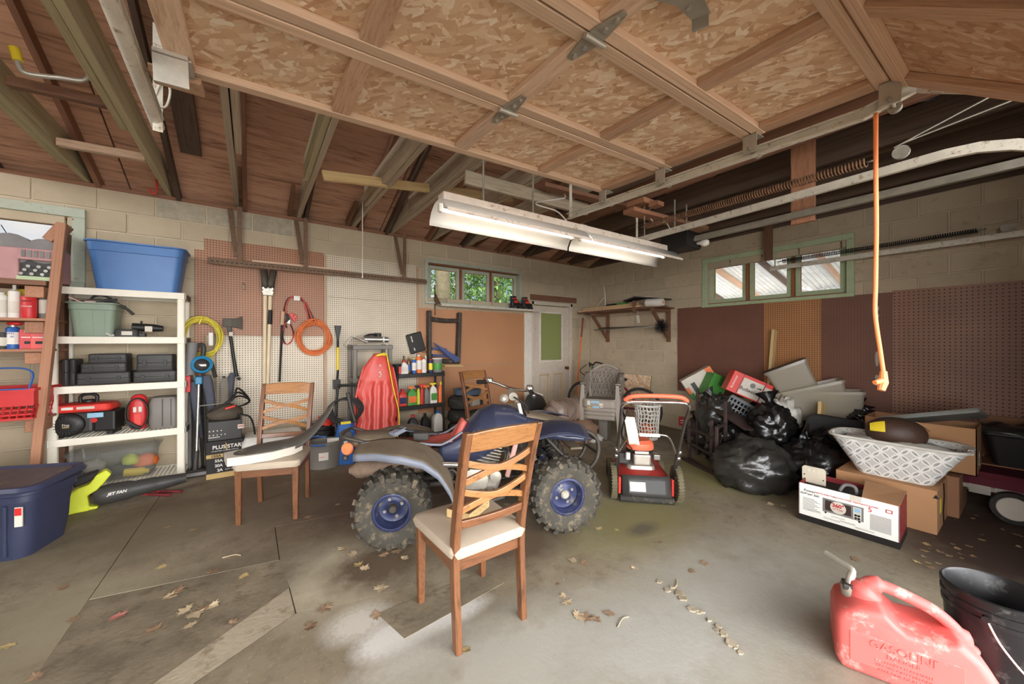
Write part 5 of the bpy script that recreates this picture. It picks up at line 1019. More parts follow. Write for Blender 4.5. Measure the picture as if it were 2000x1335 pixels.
# grey plastic shelving with tool on top
t = thing('plastic_shelf_unit', 'dark grey plastic shelving behind the red sled', 'shelving', floor_at(722, 4.93), 0)
GX = .21; gh = 1.29
for sx in (-1, 1):
    for sy in (-.16, .13): MB().loft([rrect(.05, .05, .012, 0, 3, sx*GX, sy), rrect(.045, .045, .012, gh, 3, sx*GX, sy)]).go('post', 'grey_plastic', t, smooth=40)
for z_ in (gh-.04, .85, .45, .05): MB().b2((-GX-.03, -.19, z_-.02), (GX+.03, .16, z_+.03)).go('shelf_tier', 'grey_plastic', t, bevel=.006)
t2_ = thing('heat_gun', 'silver and black tool lying on top of the grey shelving', 'power tool', floor_at(737, 4.8)+Vector((0, 0, gh+.02)))
MB().cyl((-.16, 0, .05), (.13, -.02, .045), .04, .035, 16).go('barrel', 'steel', t2_, smooth=40); MB().cyl((.06, -.015, .047), (.075, -.016, .047), .043, n=16).go('ring', 'white', t2_, smooth=40); MB().lathe([(.04, 0), (.045, .01), (.045, .05), (.04, .06)], 18, (.02, .06, .07)).go('cup', 'charcoal', t2_, smooth=40); MB().tube(catm([(-.16, 0, .08), (-.08, 0, .11), (0, .02, .1)], 4), .015, 6).go('handle', 'ink', t2_, smooth=0)
t2_ = thing('canvas_glove', 'cream cloth draped over the left end of the grey shelving', 'cloth', floor_at(690, 4.78)+Vector((0, 0, gh-.005)))
def drape(u, v): x = -.1+.26*u; return (x, -.08+.16*v-.03*math.sin(u*5), .06+.045*math.sin(u*3.2+.6)-.14*max(0, .3-u)*2.2+.012*math.sin(v*9+u*7))
MB().grid(drape, 16, 10).go('cloth', 'paper', t2_, smooth=0, solid=.006)
# red sled
mat('sled_red', (200, 74, 64), .38, var=.05)
pS0, pS1 = floor_at(735, 4.42), A(730, 695, .35); sh_ = 1.19
t = thing('plastic_sled', 'long red plastic sled standing on end with a yellow rope', 'sled', pS0, R=Matrix.Rotation(-.14, 4, 'X') @ Matrix.Rotation(.06, 4, 'Y'))
def sled(u, v):
    z = v*1.2; prof = .235*min(1, (v/.06+.55) if v < .03 else 1)*(1 if v < .62 else max(.3, 1-((v-.62)/.38)**2*.72)); notch = .02*(1 if (abs(v-.35) < .03 or abs(v-.55) < .03 or abs(v-.7) < .03) else 0)
    hw = prof-notch; x = (u-.5)*2*hw; e = abs(u-.5)*2; rib = .012*math.sin(u*PI*9) if e < .75 and .06 < v < .72 else 0
    y = -.06*(1-e**4)-rib-(.05*((v-.8)/.2)**2 if v > .8 else 0)
    return (x, y, z)
MB().grid(sled, 40, 44).go('shell', 'sled_red', t, smooth=0, solid=.006)
for sx in (-1, 1): MB().tube(catm([(sx*.24, -.005, .03), (sx*.245, 0, .4), (sx*.24, 0, .72), (sx*.17, -.02, 1.05)], 8), .012, 6).go('rolled_edge', 'sled_red', t, smooth=0)
MB().tube(catm([(-.06, -.1, 1.17), (.05, -.11, 1.2), (.09, -.1, 1.08), (.16, -.07, .8), (.24, -.05, .5), (.23, -.06, .25), (.15, -.08, .05)], 8), .007, 6).go('rope', 'yellow', t, smooth=0)
MB().tube(catm([(-.05, -.11, 1.17), (0, -.13, 1.185), (.05, -.11, 1.18)], 5), .014, 6).go('rope_knot', 'yellow', t, smooth=0)
for x_, z_ in ((0, 1.06), (0, .98), (.01, .955), (0, .93)): MB().lathe([(.012, 0), (.008, .006)], 10, (x_, -.075, z_), (0, -1, 0)).go('eyelet', 'paper', t)
t = tag(MB().tube(catm([F(745, 905), F(738, 912)+Vector((0, 0, .0)), F(728, 908), F(722, 900), F(716, 907), F(705, 916)], 6), .011, 6).go('rope', 'yellow', smooth=0), 'short yellow rope lying on the floor below the sled', 'rope')
t.location.z = .012
# black shelf with bottles
pk0, pk1 = floor_at(776, 4.72), floor_at(866, 4.72); kw = pk1.x-pk0.x
t = thing('black_shelf_unit', 'low black shelf unit crowded with bottles', 'shelving', ((pk0.x+pk1.x)/2, 4.86, fz(4.86)), 0)
for sx in (-1, 1):
    for sy in (-.13, .14): MB().cyl((sx*kw/2, sy, 0), (sx*kw/2, sy, .93), .017, n=12).go('post', 'black_plastic', t, smooth=40)
zk = [.91, .49, .1]
for z_ in zk: MB().b2((-kw/2-.02, -.15, z_-.05), (kw/2+.02, .16, z_)).go('shelf_tier', 'black_plastic', t, bevel=.004)
G2 = 'bottles on the black shelf'; zt = fz(4.86)+zk[0]+.001
def jug(name, lab, p, w_, d_, h_, m_, cap, capm='white', lab_m=None, trig=False, group=G2, rz=0):
    t = thing(name, lab, 'bottle', p, rz, group)
    MB().loft([rrect(w_, d_, .015, 0), rrect(w_, d_, .02, h_*.6), rrect(w_*.75, d_*.8, .02, h_*.75), rrect(w_*.35, d_*.4, .01, h_*.84), rrect(w_*.33, d_*.4, .01, h_*.88)]).go('body', m_, t, smooth=35)
    if trig: MB().bar((-.01, 0, h_*.86), (-.01, 0, h_), .03, .03).bar((-.05, 0, h_*.97), (.04, 0, h_*.97), .025, .025).go('trigger_head', cap, t, bevel=.006)
    else: MB().cyl((0, 0, h_*.87), (0, 0, h_), w_*.2, n=12).go('cap', cap, t, smooth=40)
    if lab_m: MB().b2((-w_*.4, -d_/2-.002, h_*.15), (w_*.4, -d_/2+.001, h_*.5)).go('label', lab_m, t)
    return t
yk = 4.78; xz = lambda u: Vector((atY(u, 700, yk).x, yk, zt))
jug('bottle', 'squat white jug at the left end of the top black shelf', xz(788)+Vector((.0, -.02, 0)), .1, .07, .17, 'white', 'red', lab_m='paper')
jug('bottle', 'brown glass bottle behind the white jug', xz(792)+Vector((0, .07, 0)), .05, .05, .23, mat('amber', (120, 74, 40), .2), 'ink'); jug('bottle', 'second brown bottle with a tan cap', xz(801)+Vector((0, .05, 0)), .05, .05, .23, 'amber', 'gold', lab_m='blue')
can('spray_can', 'blue and white aerosol on the top black shelf', xz(807)+Vector((0, -.03, 0)), .03, .2, 'blue', 'yellow', band='white', group=G2); can('spray_can', 'orange and white aerosol on the top black shelf', xz(818), .038, .24, 'orange', 'white', band='white', group=G2)
can('spray_can', 'white aerosol with red print beside the orange one', xz(828), .034, .2, 'white', 'red', band='paper', group=G2); can('spray_can', 'small dark blue can with a red cap on the top black shelf', xz(840)+Vector((0, -.02, 0)), .027, .18, mat('navy', (40, 44, 84), .4), 'red', band='yellow', group=G2); can('spray_can', 'thin yellow topped tube behind the dark blue can', xz(835)+Vector((0, .07, 0)), .016, .24, 'paper', 'yellow', group=G2)
t = can('paint_can', 'clear handled tub with a green label at the right of the top black shelf', xz(854), .068, .18, 'dusty_grey', band='green', group=G2, neck=False); MB().lathe([(.07, .178), (.072, .182), (.072, .192), (.066, .195)], 20).go('lid', 'paper', t, smooth=40)
zt = fz(4.86)+zk[1]+.001
jug('bottle', 'red motor oil jug on the second black shelf', xz(786), .11, .07, .22, 'bright_red', 'red', lab_m='navy'); jug('bottle', 'green jug with an orange spray head on the second black shelf', xz(804), .13, .08, .24, 'green', 'orange', lab_m='orange', trig=True); jug('bottle', 'lime green spray bottle on the second black shelf', xz(817), .045, .05, .25, 'lime', 'ink', trig=True)
jug('bottle', 'slim red spray bottle on the second black shelf', xz(824), .05, .05, .26, 'red', 'bright_red', trig=True); jug('bottle', 'grey spray bottle with an orange head on the second black shelf', xz(833), .07, .06, .24, 'grey_plastic', 'orange', trig=True); jug('bottle', 'white and green sprayer with a yellow nozzle on the second black shelf', xz(846), .1, .07, .27, 'white', 'yellow', lab_m='green', trig=True); jug('bottle', 'tall orange cleaner jug at the right end of the second black shelf', xz(861), .085, .07, .28, 'orange', 'yellow')
zt = fz(4.86)+zk[2]+.001; jug('bottle', 'white gallon jug on the bottom black shelf', xz(855), .15, .12, .28, 'white', 'blue'); jug('bottle', 'dark bottle beside the white gallon jug', xz(830), .1, .1, .26, 'ink', 'ink'); jug('bottle', 'red capped dark jug on the bottom black shelf', xz(806), .12, .1, .26, 'charcoal', 'red')
t = thing('funnel', 'long black funnel hanging at the corner of the black shelf', 'funnel', A(777, 700, .35)); MB().lathe([(.012, -.3), (.014, -.1), (.02, 0), (.055, .1), (.058, .12), (.05, .12)], 18).go('cone', 'black_plastic', t, smooth=40); MB().b2((.0, -.06, .0), (.03, -.055, .09)).go('hang_tag', 'red', t)
t.location = Vector((pk0.x-.02, 4.66, fz(4.7)+.93+.0)); 
t = tag(MB().tube(catm([A(1003+.0, 655, .02), A(925, 640, .02), A(910, 655, .02), A(905, 690, .02), A(908, 720, .02)], 8), .0025, 5).go('loose_wire', 'rust_steel', smooth=0), 'thin brown wire hanging on the tan pegboard', 'wire')
# ------------------------------------------------------------------ quad bike
RX, RY = .968, 2.923; AZ = math.atan2(-.421, .907)
mat('quad_blue', (48, 52, 72), .3, var=.15, scale=3, coat=.3); mat('quad_pale', (128, 132, 144), .4, var=.12, scale=4); mat('mud', (112, 98, 80), .9, var=.15, scale=7); mat('rim_blue', (50, 56, 88), .4, .2, var=.12, dirt=(110, 104, 92), dirt_amt=.25); mat('quad_red', (176, 84, 74), .5, var=.12)
mat('alloy', (186, 178, 164), .4, .5, var=.15, scale=16); mat('rusty', (116, 96, 80), .85, .1, var=.25, scale=14, bump=.3); mat('tyre', (66, 62, 54), .85, var=.15, scale=6, dirt=(116, 104, 84), dirt_amt=.35); mat('frame_steel', (70, 64, 58), .55, .3, var=.2)
qb = thing('quad_bike', 'dusty blue quad bike without its seat in the middle of the garage', 'quad bike', (RX, RY, 0), AZ)
def wheel(x, y, R, W, side, steer=0, m_rim='rim_blue'):
    h = W/2; r0 = R*.5
    tr_ = MB().lathe([(r0, -h*.8), (r0+.03, -h*.98), (R*.82, -h), (R*.93, -h*.9), (R*.965, -h*.6), (R*.97, 0), (R*.965, h*.6), (R*.93, h*.9), (R*.82, h), (r0+.03, h*.98), (r0, h*.8)], 40, (0, 0, 0), (0, 1, 0), False, False).go('tire', 'tyre', qb, smooth=50)
    tr_.location = (x, y, R); tr_.rotation_euler = (0, 0, steer)
    b = MB(); n_ = 20
    for k in range(n_):
        for s_ in (-1, 1):
            a = 2*PI*(k+.25*s_)/n_; M = Matrix.Rotation(a, 4, 'Y'); b.T = M
            b.bar((s_*.004, s_*h*.08, R*.955), (.03, s_*h*.82, R*.945), .034, .045, (0, 0, 1)); b.bar((.03, s_*h*.82, R*.93), (.034, s_*h*1.02, R*.82), .03, .03, (0, 0, 1))
    tag(b.go('tread', 'tyre', tr_), kind='stuff')
    s = side
    MB().lathe([(r0+.004, s*h*.82), (r0-.012, s*h*.8), (r0-.014, s*h*.55), (r0*.82, s*h*.45), (r0*.8, s*h*.1), (r0*.62, s*h*.05), (r0*.35, s*h*.1), (r0*.28, s*h*.2), (.002, s*h*.2)], 32, (0, 0, 0), (0, 1, 0), False, False).go('rim', m_rim, tr_, smooth=50, solid=.004)
    MB().lathe([(r0*.25, s*h*.15), (r0*.25, s*h*.4), (r0*.17, s*h*.5), (.002, s*h*.5)], 14, (0, 0, 0), (0, 1, 0)).go('hub', 'alloy' if x > .5 else 'frame_steel', tr_, smooth=40)
    for k in range(4): a = 2*PI*k/4+.4; MB().cyl((r0*.5*math.cos(a), s*h*.02, r0*.5*math.sin(a)), (r0*.5*math.cos(a), s*h*.2, r0*.5*math.sin(a)), .012, n=6).go('lug_nut', 'steel', tr_)
    return tr_
wheel(0, -.40, .248, .25, -1); wheel(0, .40, .248, .25, 1); wheel(1.213, -.42, .262, .2, -1, .06); wheel(1.213, .42, .262, .2, 1, .06)
for a, b_, r in (((0, -.38, .25), (0, .38, .25), .022), ((0, 0, .27), (.48, 0, .3), .04), ((.0, -.1, .26), (.5, -.1, .28), .022), ((.0, .1, .26), (.5, .1, .28), .022)): MB().tube([a, b_], r, 10).go('axle' if a[1] == -.38 else 'swingarm', 'frame_steel', qb, smooth=40)
for s_ in (-1, 1):
    MB().tube(catm([(.42, s_*.13, .2), (.8, s_*.14, .19), (1.15, s_*.12, .24), (1.4, s_*.12, .34)], 6), .016, 8).go('frame_tube', 'frame_steel', qb, smooth=0)
    MB().tube(catm([(-.3, s_*.12, .56), (.1, s_*.12, .52), (.42, s_*.12, .46), (.46, s_*.13, .2)], 6), .016, 8).go('frame_tube', 'frame_steel', qb, smooth=0)
    MB().tube(catm([(.42, s_*.1, .48), (.7, s_*.1, .66), (1.0, s_*.08, .72), (1.3, s_*.1, .45), (1.4, s_*.12, .34)], 6), .016, 8).go('frame_tube', 'frame_steel', qb, smooth=0)
    MB().tube([(1.05, s_*.14, .26), (1.213, s_*.34, .26)], .014, 8).tube([(1.35, s_*.14, .28), (1.213, s_*.34, .26)], .014, 8).go('lower_arm', 'frame_steel', qb, smooth=0)
    MB().tube([(1.1, s_*.14, .42), (1.22, s_*.32, .33)], .012, 8).tube([(1.33, s_*.14, .42), (1.22, s_*.32, .33)], .012, 8).go('upper_arm', 'alloy', qb, smooth=0)
    p0, p1 = Vector((1.16, s_*.13, .58)), Vector((1.2, s_*.3, .3)); MB().tube([p0, p1], .014, 8).go('shock_body', 'black_plastic', qb, smooth=0)
    d = p1-p0; x_, y_, z_ = MB().frame(p0, p1); MB().tube([p0+d*(.12+.7*i/72)+(x_*math.cos(2*PI*i/9)+y_*math.sin(2*PI*i/9))*.03 for i in range(73)], .006, 5).go('shock_spring', 'black_plastic', qb, smooth=0)
    MB().tube(catm([(.38, s_*.3, .24), (.6, s_*.38, .22), (.78, s_*.36, .24)], 5), .014, 8).go('foot_rail', 'frame_steel', qb, smooth=0); b = MB()
    for k in range(7): b.bar((.42+.05*k, s_*.2, .24), (.42+.05*k, s_*.36, .235), .012, .01)
    for k in range(4): b.bar((.4, s_*(.21+.045*k), .24), (.76, s_*(.21+.045*k), .238), .008, .008)
    tag(b.go('foot_grate', 'mud', qb), kind='stuff')
# engine
MB().loft([rrect(.3, .26, .05, .2, cx=.62), rrect(.34, .3, .06, .26, cx=.62), rrect(.3, .28, .06, .38, cx=.63), rrect(.2, .2, .05, .42, cx=.66)]).go('crankcase', 'alloy', qb, smooth=35)
MB().lathe([(.11, 0), (.1, .03), (.06, .04), (.003, .045)], 20, (.58, -.15, .3), (0, -1, 0)).go('side_cover', 'alloy', qb, smooth=40); MB().lathe([(.05, 0), (.045, .03), (.003, .035)], 16, (.74, -.14, .32), (0, -1, 0)).go('oil_cap', 'alloy', qb, smooth=40)
cy = MB().cyl((.68, 0, .4), (.72, 0, .56), .07, n=16).go('cylinder', 'frame_steel', qb, smooth=40)
for k in range(6): MB().box((.683+.006*k, 0, .42+.024*k), (.19, .19, .006), Matrix.Rotation(.24, 3, 'Y')).go('cooling_fin', 'alloy', cy)
MB().tube(catm([(.78, -.06, .5), (.84, -.12, .5), (.8, -.19, .42), (.62, -.22, .42), (.42, -.25, .46), (.22, -.27, .48)], 6), .022, 10).go('exhaust_pipe', 'chrome', qb, smooth=0)
MB().lathe([(.02, -.02), (.03, 0), (.055, .03), (.06, .06), (.06, .44), (.045, .5), (.022, .52)], 20, (-.3, -.27, .47), (1, 0, .02)).go('muffler', 'rusty', qb, smooth=40)
MB().lathe([(.05, 0), (.055, .06), (.04, .1), (.03, .12)], 16, (.52, -.1, .5), (.2, -.3, .6)).go('carburettor', 'alloy', qb, smooth=40); MB().tube(catm([(.5, -.12, .6), (.6, -.16, .5), (.7, -.13, .62), (.8, -.1, .55)], 5), .009, 6).go('hose', 'ink', qb, smooth=0)
MB().bar((.84, -.12, .3), (.92, -.14, .62), .06, .04).go('coolant_bottle', mat('pink_plastic', (196, 150, 140), .5), qb, bevel=.012); MB().b2((.3, -.14, .3), (.42, .14, .46)).go('air_box', 'frame_steel', qb, bevel=.02)
MB().tube(catm([(.3, -.16, .34), (.4, -.18, .4), (.46, -.17, .3), (.4, -.17, .22)], 5), .012, 6).go('brake_line', 'frame_steel', qb, smooth=0)
MB().bar((.02, -.05, .3), (.16, -.02, .58), .05, .05).go('rear_shock', 'mud', qb, bevel=.01)
# bodywork
def panel(name, st, m_, n=12, solid=.006):
    """stations (x, half width, z at crown, z at lower edge)"""
    def f_(u, v):
        t_ = v*(len(st)-1); i = min(len(st)-2, int(t_)); k = t_-i; k = k*k*(3-2*k); a, b_ = st[i], st[i+1]; x, w_, zc, ze = (a[j]+(b_[j]-a[j])*k for j in range(4))
        th = (u-.5)*PI; return (x, math.sin(th)*w_*(1+.12*(1-abs(math.cos(th)))), ze+(zc-ze)*max(0, math.cos(th))**.7)
    return MB().grid(f_, 18, n*(len(st)-1)//2).go(name, m_, qb, smooth=0, solid=solid)
panel('fuel_tank_cover', [(.42, .13, .60, .50), (.52, .16, .72, .46), (.62, .19, .82, .48), (.74, .2, .865, .56), (.88, .19, .85, .64), (1.0, .17, .79, .66)], 'quad_blue')
panel('front_cowl', [(.98, .17, .79, .66), (1.12, .2, .76, .62), (1.3, .22, .71, .6), (1.46, .2, .66, .58)], 'quad_blue')
panel('nose_top', [(1.0, .1, .80, .77), (1.2, .13, .765, .73), (1.42, .12, .70, .66)], 'mud')
MB().tube(catm([(.5, -.03, .74), (.44, -.07, .62), (.4, -.1, .56)], 5), [.03]*11, 8).go('red_trim', 'quad_red', qb, smooth=0); MB().tube(catm([(.5, .05, .74), (.44, .07, .64), (.4, .1, .58)], 5), [.025]*11, 8).go('red_trim', 'quad_red', qb, smooth=0)
for s_ in (-1, 1):
    def fen(u, v, s_=s_):
        X = [(-.28, .63), (-.12, .655), (.05, .65), (.2, .605), (.31, .52), (.39, .39), (.43, .2)]; t_ = v*(len(X)-1); i = min(len(X)-2, int(t_)); k = t_-i; k = k*k*(3-2*k) if False else k
        x = X[i][0]+(X[i+1][0]-X[i][0])*k; z = X[i][1]+(X[i+1][1]-X[i][1])*k; y0, y1 = (.16, .5) if v < .7 else (.16+.2*(v-.7)/.3, .5)
        y1 -= .16*max(0, 1-v*3.2); return (x, s_*(y0+(y1-y0)*u), z-.035*u**3-.01*math.sin(u*3))
    MB().grid(fen, 10, 26).go('rear_fender', 'mud', qb, smooth=0, solid=.008)
    e = [Vector(fen(1, k/26)) for k in range(27)]; MB().loft([[p+Vector((0, 0, .006)) for p in e], [p+Vector((0, s_*.004, -.042)) for i, p in enumerate(e)]], closed=False).go('fender_edge', 'quad_pale', qb, smooth=0, solid=.005)
    def ffen(u, v, s_=s_):
        x = 1.0+.46*v; z = .70+.05*math.sin(v*PI)-.05*u*u; return (x-.04*u, s_*(.17+.3*u*(1-.25*abs(v-.5))), z)
    MB().grid(ffen, 8, 10).go('front_fender', 'quad_blue', qb, smooth=0, solid=.008)
    MB().grid(lambda u, v, s_=s_: (.3+.28*v, s_*(.12+.05*v+.02*math.sin(u*3)), .42+.02*v+(.14+.12*v)*u), 6, 8).go('side_panel', 'quad_blue', qb, smooth=0, solid=.006)
MB().grid(lambda u, v: (-.3+.74*v, (u-.5)*.34*(1-.15*v), .60-.04*math.sin(v*PI)+.015*math.cos(u*6.3)), 10, 14).go('seat_pan', 'quad_red', qb, smooth=0, solid=.008)
MB().loft([rrect(.3, .3, .05, .6, cx=-.2), rrect(.3, .26, .06, .65, cx=-.2), rrect(.22, .18, .05, .67, cx=-.2)]).go('tail_cover', 'mud', qb, smooth=35)
for y_ in (-.17, .17): MB().grid(lambda u, v, y_=y_: (-.26+.74*v, y_+(u-.5)*.03, .63+.02*math.sin(v*6)-.02*v+(.0 if v < .8 else (v-.8)*.4)), 2, 14).go('trim_rail', 'quad_pale', qb, smooth=0, solid=.012)
MB().b2((.1, -.06, .6), (.22, .04, .66)).go('battery', 'charcoal', qb, bevel=.008); MB().tube(catm([(-.1, .08, .66), (.0, .0, .69), (.1, .05, .66), (.3, -.04, .65)], 5), .008, 6).go('wiring', 'ink', qb, smooth=0); MB().bar((-.06, -.06, .66), (.02, .04, .68), .06, .03).go('tail_strap', 'quad_pale', qb)
MB().tube(catm([(-.2, -.14, .62), (-.34, -.15, .66), (-.4, -.13, .68), (-.42, 0, .68), (-.4, .13, .68), (-.34, .15, .66), (-.2, .14, .62)], 5), .013, 8).go('grab_bar', 'frame_steel', qb, smooth=0)
MB().tube([(-.18, -.15, .58), (-.36, -.17, .575)], .01, 6).go('reflector_stem', 'frame_steel', qb); MB().lathe([(.044, 0), (.046, .012), (.04, .022), (.003, .026)], 20, (-.35, -.18, .6), (-.35, -.9, .1)).go('reflector', mat('reflector_orange', (236, 130, 84), .35), qb, smooth=40)
# bars turned to the left
MB().tube([(1.0, 0, .6), (.93, 0, .93)], .02, 10).go('steering_stem', 'alloy', qb, smooth=0)
st_ = .5; R_ = Matrix.Rotation(st_, 3, 'Z'); hb = [R_ @ Vector((x_, y_, z_))+Vector((.92, 0, .93)) for x_, y_, z_ in ((-.12, .38, .09), (-.06, .26, .1), (.03, .1, .05), (.03, -.1, .05), (-.06, -.26, .08), (-.12, -.38, .05))]
MB().tube(catm(hb, 6), .0125, 8).go('handlebar', 'chrome', qb, smooth=0)
for a, b_ in ((hb[0], hb[1]), (hb[5], hb[4])): MB().tube([a, a.lerp(b_, .75)], .018, 10).go('grip', 'black_plastic', qb, smooth=40); MB().lathe([(.03, 0), (.032, .02), (.02, .04), (.003, .042)], 14, a.lerp(b_, .95), (0, 0, 1)).go('control_pod', 'chrome', qb, smooth=40); MB().tube([a.lerp(b_, .9), a.lerp(b_, .3)+Vector((.08, 0, -.01))], .006, 6).go('lever', 'alloy', qb)
MB().cyl((.9, -.05, .93), (.9, .05, .95), .035, n=12).go('bar_clamp', 'alloy', qb, smooth=40); MB().lathe([(.035, 0), (.04, .03), (.02, .05)], 14, (.84, -.02, .9), (-.5, -.4, .6)).go('key_switch', 'alloy', qb, smooth=40); MB().tube(catm([(.95, .05, .9), (1.02, .08, .8), (1.05, .02, .7)], 5), .009, 6).tube(catm([(.9, -.08, .93), (1.0, -.1, .86), (1.04, -.05, .74)], 5), .008, 6).go('control_cable', 'ink', qb, smooth=0)
MB().bar((.98, -.05, .72), (.94, -.05, .88), .09, .03).go('headlight_bracket', 'alloy', qb, bevel=.006)
# front bumper
for s_ in (-1, 1): MB().tube(catm([(1.38, s_*.12, .3), (1.52, s_*.13, .32), (1.6, s_*.14, .42), (1.6, s_*.14, .56), (1.5, s_*.13, .64), (1.4, s_*.12, .6)], 6), .016, 10).go('bumper_hoop', 'frame_steel', qb, smooth=0)
for z_, x_ in ((.33, 1.54), (.45, 1.605), (.56, 1.6)): MB().tube([(x_, -.14, z_), (x_, .14, z_)], .011, 8).go('bumper_bar', 'frame_steel', qb, smooth=40)
MB().b2((1.36, -.16, .5), (1.46, .16, .515)).go('skid_plate', 'mud', qb)
# ------------------------------------------------------------------ dining chairs
mat('cushion', (180, 164, 144), .85, var=.05, scale=5, bump=.2, bscale=200)
def chair(lab, loc, rz, seatless=False):
    t = thing('dining_chair', lab, 'chair', loc, rz, 'dining chairs')
    for s_ in (-1, 1):
        pts = [(s_*.18, -.215, 0), (s_*.182, -.2, .2), (s_*.183, -.19, .42), (s_*.186, -.22, .62), (s_*.188, -.275, .84), (s_*.19, -.325, 1.0)]
        b = MB(); P_ = catm(pts, 3); W_ = [.034+.006*math.sin(PI*i/(len(P_)-1)) for i in range(len(P_))]
        b.loft([[p+Vector((a*.016, c*w_*.6, 0)) for a, c in ((-1, -1), (1, -1), (1, 1), (-1, 1))] for p, w_ in zip(P_, W_)]).go('back_post', 'chair_wood', t, bevel=.005)
        b = MB(); b.loft([[Vector((s_*.19+a*w_, .19+c*w_, z_)) for a, c in ((-1, -1), (1, -1), (1, 1), (-1, 1))] for z_, w_ in ((0, .016), (.3, .021), (.41, .023))]).go('leg', 'chair_wood', t, bevel=.004)
        MB().b2((s_*.186-.012, -.18, .35), (s_*.186+.012, .19, .41)).go('side_rail', 'chair_wood', t, bevel=.004)
    MB().b2((-.19, .18, .35), (.19, .204, .41)).go('front_rail', 'chair_wood', t, bevel=.004); MB().b2((-.18, -.195, .345), (.18, -.17, .41)).go('rear_rail', 'chair_wood', t, bevel=.004)
    def curve(x): return -.018*(1-(x/.19)**2)
    def rail(name, z0, z1, y0, y1, th=.022, m_='chair_wood', arch=0):
        n_ = 12; rg = []
        for i in range(n_+1):
            x = -.188+.376*i/n_; c = curve(x); ar = arch*(1-(x/.19)**2); rg.append([Vector((x, y0+c-th/2, z0)), Vector((x, y0+c+th/2, z0)), Vector((x, y1+c+th/2, z1+ar)), Vector((x, y1+c-th/2, z1+ar))])
        return MB().loft(rg).go(name, m_, t, bevel=.005)
    rail('top_rail', .91, .995, -.297, -.323, .026, 'honey_wood', .012); rail('lower_rail', .545, .585, -.206, -.212)
    for zc in (.81, .675):
        for d in (-1, 1):
            n_ = 12; rg = []
            for i in range(n_+1):
                k = i/n_*2-1; x = .185*k; z = zc+d*.052*(k*abs(k)**.4); y = -.217-.26*max(0, (z-.62))+curve(x)+.004; w_ = .015
                rg.append([Vector((x, y-.009, z-w_)), Vector((x, y+.009, z-w_)), Vector((x, y+.009, z+w_)), Vector((x, y-.009, z+w_))])
            MB().loft(rg).go('cross_slat', 'honey_wood', t, bevel=.003)
    rg = []
    for z_, k in ((.405, .0), (.412, .012), (.44, .02), (.46, .012), (.472, -.02), (.478, -.09)): rg.append([Vector((p.x*(1+.04*(p.y/.2)), p.y+.005, z_)) for p in rrect(.4+2*k, .42+2*k, .04, 0)])
    MB().loft(rg).go('seat_cushion', 'cushion', t, smooth=40)
    return t
chair('dining chair in the foreground with a wood block on its seat', (.925, 1.70, 0), .01)
c2 = chair('dining chair facing the camera with a black quad seat lying on it', (.16, 3.555, fz(3.4)), math.radians(160.7))
chair('dining chair half hidden behind the quad bike handlebar', (2.3, 3.72, fz(3.7)), math.radians(192))
t = thing('wood_block', 'rough wooden block lying on the foreground chair seat', 'wood block', (.94, 1.74, .48), .5); MB().b2((-.1, -.07, 0), (.1, .07, .042)).go('block', 'pine', t, bevel=.003)
MB().b2((-.098, -.068, .0421), (.098, .068, .0435)).go('worn_face', 'brown_wood', t)
for k in range(8): MB().cyl((-.08+.022*k, -.0702, .02+.008*(k % 2)), (-.08+.022*k, -.0715, .02+.008*(k % 2)), .002, n=6).go('nail_hole', 'ink', t)
# quad seat on the second chair
mat('seat_vinyl', (74, 70, 64), .5, var=.15, scale=5, dirt=(120, 112, 98), dirt_amt=.25)
t = thing('vehicle_saddle', 'black quad bike seat with a pale underside resting on the chair cushion', 'vehicle seat', c2.matrix_world @ Vector((0, 0, 0)) if False else (.16, 3.5, fz(3.4)+.48), math.radians(8))
prof_ = [(-.32, .03, .09, .0), (-.22, .085, .12, .0), (-.05, .1, .13, .0), (.1, .095, .12, .01), (.2, .12, .10, .05), (.3, .21, .08, .15), (.4, .33, .05, .28), (.44, .37, .02, .35)]
rg = []
for x, zt_, w_, zb in [tuple(a) for a in catm([(p[0], p[1], p[2]) for p in prof_], 3)] and [(p[0], p[1], p[2], p[3]) for p in prof_]:
    rg.append([Vector((x, w_*math.cos(a), zb+(zt_-zb)*max(0, math.sin(a))**.8)) for a in [PI*i/10 for i in range(11)]])
MB().loft(rg).go('seat_cover', 'seat_vinyl', t, smooth=40, sub=1)
MB().loft([[Vector((x, w_*1.02*c, zb-.012+.055*k)) for c in (-1, -.5, 0, .5, 1) for k in (0,)]+[Vector((x, w_*1.02*c, zb-.012+.06)) for c in (1, .5, 0, -.5, -1)] for x, zt_, w_, zb in ((-.325, 0, .095, .002), (-.2, 0, .125, .002), (-.05, 0, .135, .002), (.1, 0, .11, .01), (.17, 0, .06, .02))]).go('seat_foam', 'paper', t, smooth=35)
